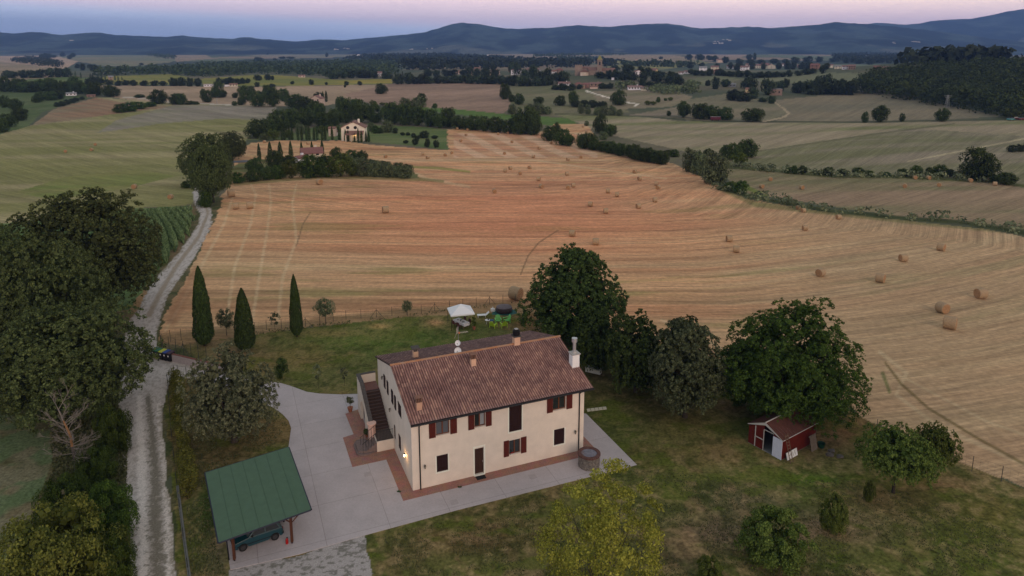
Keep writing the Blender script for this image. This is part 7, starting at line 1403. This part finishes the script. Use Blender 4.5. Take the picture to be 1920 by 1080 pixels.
# ================================================================ HOUSES, FAR AND NEAR
WALLS = {'ivory': alb(188, 180, 168), 'cream': alb(172, 162, 148), 'white': alb(186, 182, 188), 'pink': alb(168, 148, 138), 'ochre': alb(160, 142, 108), 'brick': alb(112, 94, 86), 'stone': alb(128, 108, 94), 'orange': alb(118, 90, 80), 'grey': alb(128, 128, 134)}
ROOFS = {'red': alb(106, 82, 78), 'brown': alb(104, 78, 70), 'grey': alb(110, 108, 110), 'bright': alb(104, 72, 68), 'pale': alb(160, 156, 160)}
def wm(k): return mat('wall_' + k, WALLS[k], .9, noise=.08, nscale=.3)
def rm(k): return mat('roofing_' + k, ROOFS[k], .9, noise=.2, nscale=.8, stretch=(4, 1, 1))
winm = mat('far_window', (.02, .02, .025), .3)
def far_house(u, v, wpx, hpx, wall, roof, label, yaw=0.0, depth_r=.7, floors=2, kind='gable', group=None, wins=True, name='house', lit=False, nw=3, gable_front=False, P=None, hroof=.28):
    P = P if P is not None else at(u, v); d = depth(P); Wm = wpx * d / F_PX; Hm = height_for(P, v - hpx); W2 = Wm / 2; D2 = Wm * depth_r / 2
    t = thing(name, label, 'house' if name == 'house' else name.replace('_', ' '), P, yaw - math.atan2(P.x, P.y) , group); rh = min(Hm * hroof, Wm * .3) if kind != 'flat' else 0; zw = Hm - rh
    b = MB(); b.box(-W2, W2, -D2, D2, -1.2, zw)
    if kind == 'gable':
        if gable_front: b.add([(-W2, -D2, zw), (W2, -D2, zw), (0, -D2, Hm - .1), (-W2, D2, zw), (W2, D2, zw), (0, D2, Hm - .1)], [(0, 1, 2), (4, 3, 5)])
        else: b.add([(-W2, -D2, zw), (-W2, D2, zw), (-W2, 0, Hm - .1), (W2, -D2, zw), (W2, D2, zw), (W2, 0, Hm - .1)], [(1, 0, 2), (3, 4, 5)])
    b.build('wall', wm(wall), t); o = .04 * Wm; b = MB()
    if kind == 'gable':
        if gable_front: A = [(-W2 - o, zw - o * .4), (0, Hm), (W2 + o, zw - o * .4)]; pts = [(x, y, z) for y in (-D2 - o, D2 + o) for x, z in A] + [(x, y, z - .25) for y in (-D2 - o, D2 + o) for x, z in A]
        else: A = [(-D2 - o, zw - o * .4), (0, Hm), (D2 + o, zw - o * .4)]; pts = [(x, y, z) for x in (W2 + o, -W2 - o) for y, z in A] + [(x, y, z - .25) for x in (W2 + o, -W2 - o) for y, z in A]
        b.add(pts, [(0, 1, 4, 3), (1, 2, 5, 4), (6, 9, 10, 7), (7, 10, 11, 8), (0, 6, 7, 1), (1, 7, 8, 2), (3, 4, 10, 9), (4, 5, 11, 10), (0, 3, 9, 6), (2, 8, 11, 5)])
    elif kind == 'hip': q = min(W2, D2) * .9; b.add([(-W2 - o, -D2 - o, zw + .02), (W2 + o, -D2 - o, zw + .02), (W2 + o, D2 + o, zw + .02), (-W2 - o, D2 + o, zw + .02), (-W2 + q, 0, Hm), (W2 - q, 0, Hm)] , [(0, 1, 5, 4), (1, 2, 5), (2, 3, 4, 5), (3, 0, 4), (0, 3, 2, 1)])
    else: b.box(-W2 - .2, W2 + .2, -D2 - .2, D2 + .2, zw, zw + .3)
    rf_ = b.build('roof', rm(roof), t)
    if wpx > 14 and kind != 'flat': b = MB(); b.box(W2 * .3, W2 * .3 + .8, -.4 + D2 * .3, .4 + D2 * .3, zw, Hm + .6); b.build('chimney', wm(wall), rf_)
    if wins:
        for f_ in range(floors):
            z0 = zw * (f_ + .35) / floors; z1 = z0 + min(1.5, zw / floors * .45)
            for k in range(nw):
                x = -W2 + 2 * W2 * (k + .5) / nw; ww = min(.5, W2 * .5 / nw); b = MB(); b.box(x - ww, x + ww, -D2 - .03, -D2 + .02, z0, z1); b.build('window', winm, t)
    return t
# pale hilltop farmhouse
P = at(665, 262); hh = far_house(664, 262, 43, 36, 'ivory', 'brown', 'pale hilltop farmhouse with gabled front, brown roof and lit porch behind short cypresses', R(-8), .75, gable_front=True, wins=False, hroof=.30, P=P)
d = depth(P); Wm = 43 * d / F_PX; D2 = Wm * .375
for x in (-.22, .1): b = MB(); b.lathe([(.7, -.02), (.7, .02)], 14, M=Matrix.Translation((x * Wm, -D2 - .02, 5.6)) @ Matrix.Rotation(R(90), 4, 'X')); b.build('window', winm, hh)
b = MB(); b.lathe([(.4, -.02), (.4, .02)], 12, M=Matrix.Translation((-.04 * Wm, -D2 - .02, 7.9)) @ Matrix.Rotation(R(90), 4, 'X')); b.build('window', winm, hh)
b = MB(); b.add([(-.30 * Wm, -D2 - 3.0, 3.0), (.46 * Wm, -D2 - 3.0, 3.0), (.46 * Wm, -D2, 4.3), (-.30 * Wm, -D2, 4.3), (-.30 * Wm, -D2 - 3.0, 2.8), (.46 * Wm, -D2 - 3.0, 2.8), (.46 * Wm, -D2, 4.1), (-.30 * Wm, -D2, 4.1)], [(0, 1, 2, 3), (7, 6, 5, 4), (0, 4, 5, 1), (0, 3, 7, 4), (1, 5, 6, 2)]); po = b.build('porch_roof', rm('brown'), hh)
for x in (-.28, -.05, .2, .44): b = MB(); b.box(x * Wm - .2, x * Wm + .2, -D2 - 2.9, -D2 - 2.5, -.5, 2.85); b.build('porch_pillar', wm('cream'), hh)
b = MB(); b.lathe([(.05, -.16), (.18, -.05), (.18, .05), (.05, .16)], 10, c=(.06 * Wm, -D2 - .3, 2.5)); b.build('porch_lamp', mat('lamp_glass_lit', (1, .8, .5)), hh)
d_ = bpy.data.lights.new('porch_light', 'POINT'); d_.energy = 25; d_.color = (1, .62, .3); d_.shadow_soft_size = .2; lo = bpy.data.objects.new('porch_light', d_); COL.objects.link(lo); lo.parent = hh; lo.location = (.06 * Wm, -D2 - .9, 2.3)
far_house(624, 255, 13, 18, 'pink', 'brown', 'small pink outbuilding left of the pale hilltop farmhouse', R(-15), .8, 1, nw=1, hroof=.15); far_house(632, 254, 9, 10, 'white', 'red', 'low white annex between the pink outbuilding and the hilltop farmhouse', R(0), .8, 1, wins=False)
# small farmhouse with red roof
sf = far_house(585, 300, 38, 24, 'cream', 'bright', 'small cream farmhouse with maroon roof and white chimney among the yellow green trees', R(4), .7, 2, nw=2, hroof=.36)
far_house(564, 304, 20, 13, 'white', 'bright', 'low white lean-to with maroon roof beside the small cream farmhouse', R(35), .8, 1, wins=False)
sh = thing('shelter', 'dark open shelter under the large trees left of the small farmhouse', 'shelter', at(450, 316), R(20)); b = MB()
for x in (-2.4, 2.4):
    for y in (-1.5, 1.5): b.box(x - .1, x + .1, y - .1, y + .1, 0, 2.2)
b.build('post', dark_metal, sh); b = MB(); b.box(-2.7, 2.7, -1.8, 1.8, 2.2, 2.35); b.build('roof', mat('shelter_roof', (.06, .06, .075), .5), sh)
far_house(596, 199, 20, 21, 'pink', 'red', 'pale pink gabled house beside the two cypresses above the loose wood', R(-30), .8, 2, gable_front=True, nw=2)
rb_ = thing('trailer', 'low red trailer parked under the oaks at the field edge', 'trailer', at(1341, 226), R(5) - .2); rb_.scale = (.62, .7, .6); b = MB(); b.box(-4.2, 4.2, -1.2, 1.2, .8, 3.4); b.build('box', mat('trailer_red', (.09, .012, .025), .6), rb_); b = MB()
for x in (-2.6, 2.6): b.tube((x, -1.25, .5), (x, 1.25, .5), .5, n=12)
b.build('wheel', tyre, rb_); b = MB(); b.box(-4.25, 4.25, -1.25, 1.25, 3.4, 3.5); b.build('roof', mat('trailer_top', (.4, .36, .38), .6), rb_)
for k, (u_, v_, c_, lb) in enumerate(((1904, 224, (.12, .015, .015), 'dark red car parked below the wood at the right edge'), (1915, 225, (.16, .03, .02), 'red car nearest the right edge below the wood'), (1895, 225.5, (.10, .30, .30), 'pale turquoise car left of the two red cars'))):
    t = thing('car', lb, 'car', at(u_, v_), R(10 * k)); b = sect([(-2.1, .35), (-2.1, .85), (-1.5, .95), (1.2, .95), (2.0, .8), (2.1, .35)], [.85] * 6); b.build('body', mat('car_paint_%s' % 'abc'[k], c_, .35), t)
    b = sect([(-1.5, .95), (-1.1, 1.45), (.5, 1.45), (1.2, .95)], [.8, .68, .68, .8]); b.build('cabin', glass, t)
    for x in (-1.3, 1.3): b = MB(); b.tube((x, -.86, .33), (x, .86, .33), .33, n=12); b.build('wheel', tyre, t)
H = [  # u, base row, width, height, wall, roof, yaw, label, kind, floors, windows
 (958-70, 142, 25, 12, 'pink', 'red', 5, 'broad pink villa with hip roof, leftmost villa in the village', 'hip', 2, 4), (928, 141, 19, 11, 'pink', 'red', 0, 'wide pale villa with red hip roof second from the left in the village', 'hip', 2, 4), (968, 140, 20, 12, 'white', 'red', 0, 'white villa with dark red hip roof in the village', 'hip', 2, 3), (999, 140, 26, 14, 'grey', 'red', -10, 'large grey white villa with red hip roof in the village centre', 'hip', 3, 4),
 (1037, 140, 12, 9, 'white', 'brown', 20, 'small white house leaning against the brick house', 'gable', 2, 1), (1049, 139, 14, 11, 'brick', 'bright', 0, 'small brick house with red hip roof left of the castle', 'hip', 2, 2), (1056, 147, 18, 6, 'stone', 'grey', 15, 'low grey roofed barn below the brick house', 'gable', 1, 0),
 (1058, 163, 21, 10, 'white', 'red', -8, 'bright white house with red roof below the church', 'gable', 2, 3), (1072, 166, 10, 5, 'white', 'brown', 0, 'small white shed right of the bright white house', 'flat', 1, 0), (1085, 165, 14, 11, 'brick', 'bright', 10, 'brick house in the middle of the row below the church', 'hip', 2, 1),
 (1099, 165, 11, 10, 'orange', 'bright', -10, 'orange house in the row below the church', 'gable', 2, 1), (1093, 166, 8, 6, 'stone', 'grey', 0, 'low stone annex between the brick and orange houses', 'flat', 1, 0), (1117, 162, 22, 8, 'stone', 'red', 0, 'long low stone house at the right end of the row below the church', 'gable', 1, 3),
 (1113, 166, 14, 5, 'pink', 'brown', 5, 'low pink wing before the long stone house', 'gable', 1, 0), (1190, 168, 26, 8, 'white', 'red', 6, 'long white farm building with red roof by the olive rows', 'gable', 1, 5), (1207, 170, 10, 4, 'cream', 'brown', 6, 'low cream annex at the right end of the long white farm building', 'flat', 1, 0), (1210, 167, 9, 4, 'grey', 'brown', 0, 'open dark shed right of the long white farm building', 'flat', 1, 0),
 (1195, 142, 13, 11, 'white', 'red', 25, 'white gabled house on the wooded slope right of the church', 'gable', 2, 2), (1224, 140, 15, 12, 'ochre', 'red', -20, 'yellow house with red roof on the wooded slope', 'gable', 2, 2), (1149, 150, 5, 4, 'white', 'pale', 0, 'tiny white hut on the grassy slope below the church', 'flat', 1, 0), (1277, 139, 9, 5, 'white', 'red', 0, 'white house half hidden at the edge of the slope trees', 'gable', 1, 2),
 (712, 143, 9, 9, 'white', 'red', 0, 'white house beside a cypress left of the village belt', 'gable', 2, 1), (682, 142, 12, 7, 'stone', 'brown', 0, 'brownish house among trees left of the village belt', 'gable', 2, 2), (787, 153, 9, 9, 'white', 'brown', 20, 'small white gabled house just above the ploughed slope', 'gable', 2, 1), (858, 139, 9, 7, 'pink', 'brown', 0, 'pinkish house peeping out of the village belt', 'gable', 2, 1),
 (884, 134, 7, 5, 'pink', 'red', 0, 'small pink house behind the leftmost villa', 'gable', 1, 1), (895, 134, 11, 8, 'stone', 'brown', 0, 'stone house behind the leftmost villa', 'gable', 2, 2), (958, 135, 10, 7, 'brick', 'red', 0, 'brick house between the pale villa and the white villa', 'gable', 2, 1),
 (134, 179, 17, 6, 'white', 'grey', -5, 'white roofed house among the dark trees on the left', 'gable', 1, 3), (171, 182, 14, 5, 'brick', 'brown', 0, 'small brick hut on the crest of the left field', 'gable', 1, 2), (64, 145, 11, 11, 'ochre', 'brown', 10, 'tall cream house in the hamlet on the left', 'gable', 2, 1), (78, 145, 18, 5, 'cream', 'brown', 0, 'long low wing of the left hamlet', 'gable', 1, 3), (96, 143, 8, 9, 'ochre', 'brown', 0, 'cream house at the right end of the left hamlet', 'gable', 2, 1), (208, 150, 8, 8, 'stone', 'grey', 0, 'small grey tower house in the far cypress row', 'gable', 2, 1),
 (393, 162, 20, 4, 'white', 'grey', 0, 'long white shed by the road below the sunflower field', 'flat', 1, 4), (426, 162, 9, 3, 'white', 'grey', 0, 'small white shed right of the long white shed', 'flat', 1, 0), (438, 162, 14, 6, 'cream', 'brown', 0, 'cream house with brown roof by the sunflower road', 'gable', 1, 3), (566, 145, 12, 5, 'pink', 'red', 0, 'lit pink house in the wood edge above the sunflowers', 'gable', 1, 2),
 (1370, 162, 18, 6, 'grey', 'grey', 0, 'small grey barn in the field below the red roofed village', 'gable', 1, 3), (1403, 177, 11, 13, 'ochre', 'brown', 10, 'yellow house hidden in the knoll trees', 'gable', 2, 1), (1396, 180, 8, 7, 'pink', 'red', 0, 'pink annex of the yellow house on the knoll', 'gable', 1, 0), (1453, 178, 22, 11, 'brick', 'grey', 12, 'brick barn with flat grey roof on the knoll', 'flat', 1, 2),
 (1290, 138, 14, 6, 'white', 'red', 0, 'white house at the left end of the red roofed village', 'gable', 1, 2), (1318, 133, 14, 9, 'white', 'grey', 0, 'white grey house second in the red roofed village', 'gable', 2, 2), (1340, 131, 14, 8, 'cream', 'red', 0, 'cream house in the left part of the red roofed village', 'gable', 2, 2), (1345, 139, 15, 10, 'brick', 'bright', 0, 'brown brick house in the left part of the red roofed village', 'hip', 2, 2), (1369, 129, 13, 7, 'white', 'bright', 0, 'white walled house under a bright roof in the left village centre', 'gable', 1, 2),
 (1396, 132, 15, 9, 'white', 'red', -10, 'white stepped house at the heart of the red roofed village', 'gable', 2, 3), (1405, 127, 13, 8, 'pink', 'red', 10, 'pink house right of the white stepped house', 'gable', 2, 2), (1418, 128, 16, 8, 'cream', 'red', 0, 'long cream row house in the red roofed village', 'gable', 2, 4), (1434, 124, 13, 6, 'pink', 'bright', 0, 'back row pink house in the red roofed village', 'gable', 1, 2), (1444, 129, 15, 9, 'cream', 'bright', 25, 'gable fronted cream house at the centre of the red roofed village', 'gable', 2, 1),
 (1470, 124, 9, 5, 'white', 'brown', 0, 'white house behind the pointed trees of the red roofed village', 'gable', 1, 1), (1502, 127, 14, 6, 'brick', 'red', 0, 'brick house right of the pointed village trees', 'gable', 1, 2), (1528, 130, 15, 11, 'orange', 'bright', -15, 'large orange house standing out in the red roofed village', 'gable', 2, 2), (1556, 127, 11, 7, 'cream', 'red', 0, 'cream house right of the large orange house', 'gable', 2, 1), (1571, 129, 12, 7, 'cream', 'grey', 0, 'pale grey roofed house in the right part of the village', 'gable', 2, 2), (1585, 130, 12, 8, 'white', 'red', 0, 'white house beside the brick row at the right of the village', 'gable', 2, 2), (1597, 130, 12, 9, 'brick', 'red', 0, 'long brick row house at the right of the village', 'gable', 2, 3),
 (1644, 129, 12, 6, 'orange', 'bright', 0, 'orange house peeping above the wood edge', 'gable', 1, 1), (1659, 130, 18, 6, 'brick', 'red', 0, 'long red roofed house above the wood edge', 'gable', 1, 3), (1350, 117, 12, 7, 'pink', 'brown', 20, 'pinkish farm on the field behind the red roofed village', 'gable', 1, 1), (1388, 96, 5, 3, 'white', 'pale', 0, 'tiny white farm on the far tan field', 'gable', 1, 0), (1529, 95, 12, 6, 'pink', 'red', 0, 'far pink farm on the crest behind the village', 'gable', 1, 1),
 (1090, 110, 9, 4, 'white', 'pale', 0, 'far white house left of the bell tower', 'gable', 1, 1), (1075, 110, 6, 3, 'white', 'grey', 0, 'smaller far white house left of the bell tower', 'gable', 1, 0), (1130, 111, 4, 3, 'white', 'pale', 0, 'tiny far white hut right of the bell tower', 'flat', 1, 0), (1226, 114, 10, 4, 'white', 'brown', 0, 'far white farm right of the bell tower', 'gable', 1, 1), (1193, 113, 5, 3, 'pink', 'brown', 0, 'tiny far pink farm between the hedgerows', 'gable', 1, 0), (1164, 99, 14, 4, 'cream', 'brown', 0, 'far cream hamlet building on the pale ridge', 'gable', 1, 2), (1139, 97, 7, 3, 'white', 'pale', 0, 'far white hamlet building on the pale ridge', 'gable', 1, 0),
 (465, 99, 9, 4, 'white', 'brown', 0, 'far cream farm behind the pine wood', 'gable', 1, 1), (275, 87, 3, 2, 'white', 'pale', 0, 'tiny white speck of a farm below the left hills', 'flat', 1, 0), (668, 105, 12, 3, 'white', 'pale', 0, 'long white shed on the meadow behind the pine wood', 'flat', 1, 0), (680, 106, 8, 3, 'white', 'grey', 0, 'grey white shed right of the long meadow shed', 'flat', 1, 0), (915, 105, 4, 2.5, 'white', 'pale', 0, 'white speck of a house below the blue hill', 'flat', 1, 0)]
for u_, v_, w_, h_, wa, ro, yw, lb, kd, fl_, nw_ in H: far_house(u_, v_, w_, h_, wa, ro, lb, R(yw), .75, fl_, kd, None, nw_ > 0, nw=max(nw_, 1), gable_front='gable fronted' in lb or 'gabled' in lb)
# castle and church of the village
P = at(1125, 140); d = depth(P); px = d / F_PX; az = -math.atan2(P.x, P.y); ch = thing('church', 'old stone village church with tall bell tower and pyramid spire on the knoll', 'church', P, az)
stm = mat('old_stonework', alb(116, 102, 94), .95, noise=.2, nscale=.25)
def bt(b, u0, u1, z0, z1, y0, y1): b.box((u0 - 1125) * px, (u1 - 1125) * px, y0, y1, z0 * px, z1 * px)
b = MB(); bt(b, 1119.5, 1128.5, -3, 28, -4, 4); tw = b.build('tower', stm, ch); b = MB(); w_ = 5.0 * px; b.add([((-1) * px - w_, -w_, 28 * px), (-1 * px + w_, -w_, 28 * px), (-1 * px + w_, w_, 28 * px), (-1 * px - w_, w_, 28 * px), (-1 * px, 0, 36.5 * px)], [(0, 1, 4), (1, 2, 4), (2, 3, 4), (3, 0, 4), (0, 3, 2, 1)]); b.build('spire', mat('spire_tiles', alb(112, 108, 66), .9), tw)
b = MB(); bt(b, 1122.6, 1125.4, 18, 24, -4.1, -3.9); b.build('belfry_opening', winm, tw)
b = MB(); bt(b, 1118.8, 1129.2, 15.2, 16, -4.6, 4.6); b.build('cornice', stm, tw); b = MB(); bt(b, 1118.8, 1129.2, 26.5, 28, -4.6, 4.6); b.build('cornice', stm, tw)
b = MB(); bt(b, 1104, 1119, -3, 9, -3, 10); bt(b, 1129, 1152, -3, 8, -2, 10); b.build('nave', stm, ch)
def roofp(u0, u1, z0, z1, y0, y1): b = MB(); X0, X1 = (u0 - 1125) * px, (u1 - 1125) * px; ym = (y0 + y1) / 2; b.add([(X0, y0, z0 * px), (X1, y0, z0 * px), (X1, ym, z1 * px), (X0, ym, z1 * px), (X0, y1, z0 * px), (X1, y1, z0 * px)], [(0, 1, 2, 3), (3, 2, 5, 4), (0, 3, 4), (1, 5, 2), (0, 4, 5, 1)]); return b
roofp(1103, 1119.6, 9, 13.5, -4, 11).build('roof', rm('brown'), ch); roofp(1128.6, 1153, 8, 12.5, -3, 11).build('roof', rm('brown'), ch)
cs = thing('castle', 'ruined square stone castle block left of the bell tower', 'castle', P, az)
b = MB(); bt(b, 1078, 1092, -4, 16.5, 0, 16)
for k in range(4): bt(b, 1078 + k * 3.6, 1080.2 + k * 3.6, 16.5, 18.5, 0, 1.5)
b.build('keep', stm, cs); b = MB(); bt(b, 1092, 1104, -4, 12, 2, 14); b.build('wing', stm, cs); roofp(1091.5, 1105, 12, 15, 1, 15).build('roof', rm('brown'), cs)
lh = thing('house', 'pale gable fronted stone house at the foot of the castle block', 'house', P, az); b = MB(); X0, X1 = (1088.5 - 1125) * px, (1103.5 - 1125) * px; b.box(X0, X1, -6, -.1, -5 * px, 5 * px); b.add([(X0, -6, 5 * px), (X1, -6, 5 * px), ((X0 + X1) / 2, -6, 9.4 * px), (X0, -.1, 5 * px), (X1, -.1, 5 * px), ((X0 + X1) / 2, -.1, 9.4 * px)], [(0, 1, 2), (4, 3, 5)]); b.build('wall', mat('patchy_plaster', alb(150, 128, 112), .95, col2=alb(186, 174, 164), nscale=.25), lh)
b = MB(); b.add([(X0 - .6, -6.5, 4.8 * px), ((X0 + X1) / 2, -6.5, 9.9 * px), (X1 + .6, -6.5, 4.8 * px), (X0 - .6, 0, 4.8 * px), ((X0 + X1) / 2, 0, 9.9 * px), (X1 + .6, 0, 4.8 * px)], [(0, 3, 4, 1), (1, 4, 5, 2), (0, 1, 2), (5, 4, 3)]); b.build('roof', rm('brown'), lh)
# faint houses of the hill villages: one mass each, specks of a few pixels
def specks(label, items, seed):
    r = np.random.RandomState(seed); b = MB(); o = None
    for u0, v0, w_, n_, hv in items:
        for k in range(n_):
            u_ = u0 + r.uniform(-w_, w_); v_ = v0 + r.uniform(-hv, hv); X_, Y_ = None, None
            for rr in np.arange(4400, 10500, 60):           # walk out until the slope meets the line of sight
                d_ = ray(u_, v_); hor = math.hypot(d_[0], d_[1]); q = d_ * (rr / hor); zz = q[2] + CAM_H
                Hs = H1 if True else H2; j = np.argmin((Hs[0] - q[0]) ** 2 + (Hs[1] - q[1]) ** 2)
                if zz <= Hs[2].ravel()[j] + 2: X_, Y_ = q[0], q[1]; Z_ = zz; break
            if X_ is None: continue
            if o is None: o = Vector((X_, Y_, Z_))
            s = r.uniform(3, 6.5); b.box(X_ - o.x - s, X_ - o.x + s, Y_ - o.y - 5, Y_ - o.y + 5, Z_ - o.z - 6, Z_ - o.z + r.uniform(2, 5))
    if b.v: ob = b.build('distant_village', mat('distant_walls', (.50, .46, .44), .9), loc=o); tag(ob, label, 'village', None, 'stuff')
specks('cluster of tiny pale houses high on the blue hill at the right', [(1345, 80, 10, 26, 2.5), (1363, 76, 8, 12, 1.5)], 1)
specks('scattered pale houses low on the blue hill near the right edge', [(1715, 79, 8, 12, 1), (1677, 81, 3, 4, 1), (1722, 94, 4, 8, 2), (1850, 104, 14, 14, 1)], 2)
specks('pale houses at the foot of the hill left of the village', [(808, 92, 8, 8, 2), (648, 91, 8, 8, 1), (770, 93, 3, 3, 1), (130, 76, 8, 8, .8), (630, 93, 4, 4, 1), (915, 104, 1, 2, .5)], 3)
# pylons and poles
def pole(u_, vb_, vt_, lb, lattice=False):
    P_ = at(u_, vb_); h_ = height_for(P_, vt_); t = thing('power_pylon' if lattice else 'utility_pole', lb, 'pylon' if lattice else 'pole', P_); b = MB(); gm = mat('pole_grey', (.30, .30, .29), .8)
    if lattice:
        for sx_ in (-1, 1):
            for sy_ in (-1, 1): b.tube((sx_ * 1.0, sy_ * 1.0, 0), (sx_ * .25, sy_ * .25, h_), .12, n=4)
        n_ = 9
        for k in range(n_):
            z0, z1 = h_ * k / n_, h_ * (k + 1) / n_; r0, r1 = 1 - .75 * k / n_, 1 - .75 * (k + 1) / n_
            for s in (-1, 1): b.tube((-r0, s * r0, z0), (r1, s * r1, z1), .07, n=3); b.tube((r0, s * r0, z0), (-r1, s * r1, z1), .07, n=3)
        b.build('lattice', gm, t); b = MB(); b.tube((-2.4, 0, h_ * .93), (2.4, 0, h_ * .93), .12, n=4); b.tube((-1.6, 0, h_ * .82), (1.6, 0, h_ * .82), .12, n=4); b.build('cross_arm', gm, t)
    else: b.tube((0, 0, 0), (0, 0, h_), .2, .14, 7); b.build('shaft', gm, t); b = MB(); b.box(-.8, .8, -.07, .07, h_ - .6, h_ - .4); b.build('cross_arm', gm, t)
pole(1775, 203, 178, 'slim grey lattice pylon before the dark wood', True); pole(1422, 175, 151, 'tall pale pole among the trees on the knoll'); pole(615, 224, 210, 'pale pole at the loose wood above the hilltop farmhouse'); pole(407, 195, 184, 'white pole on the crest of the left field'); pole(530, 190, 181, 'short pale pole in the loose wood')
t = thing('garden_lamp', 'small glowing white garden lamp behind the large olive tree', 'lamp', G_(461, 690)); b = MB(); b.tube((0, 0, 0), (0, 0, .9), .03); b.build('pole', dark_metal, t); b = MB(); b.lathe([(.04, .9), (.07, .96), (.04, 1.02)], 10); b.build('globe', mat('globe_lit', (1, .9, .8), .4, emit=((1, .85, .7), 3)), t)
for o in SC.objects:
    if o.parent is None and o.get('label') and not 4 <= len(o['label'].split()) <= 16: print('LONG', len(o['label'].split()), o['label'])
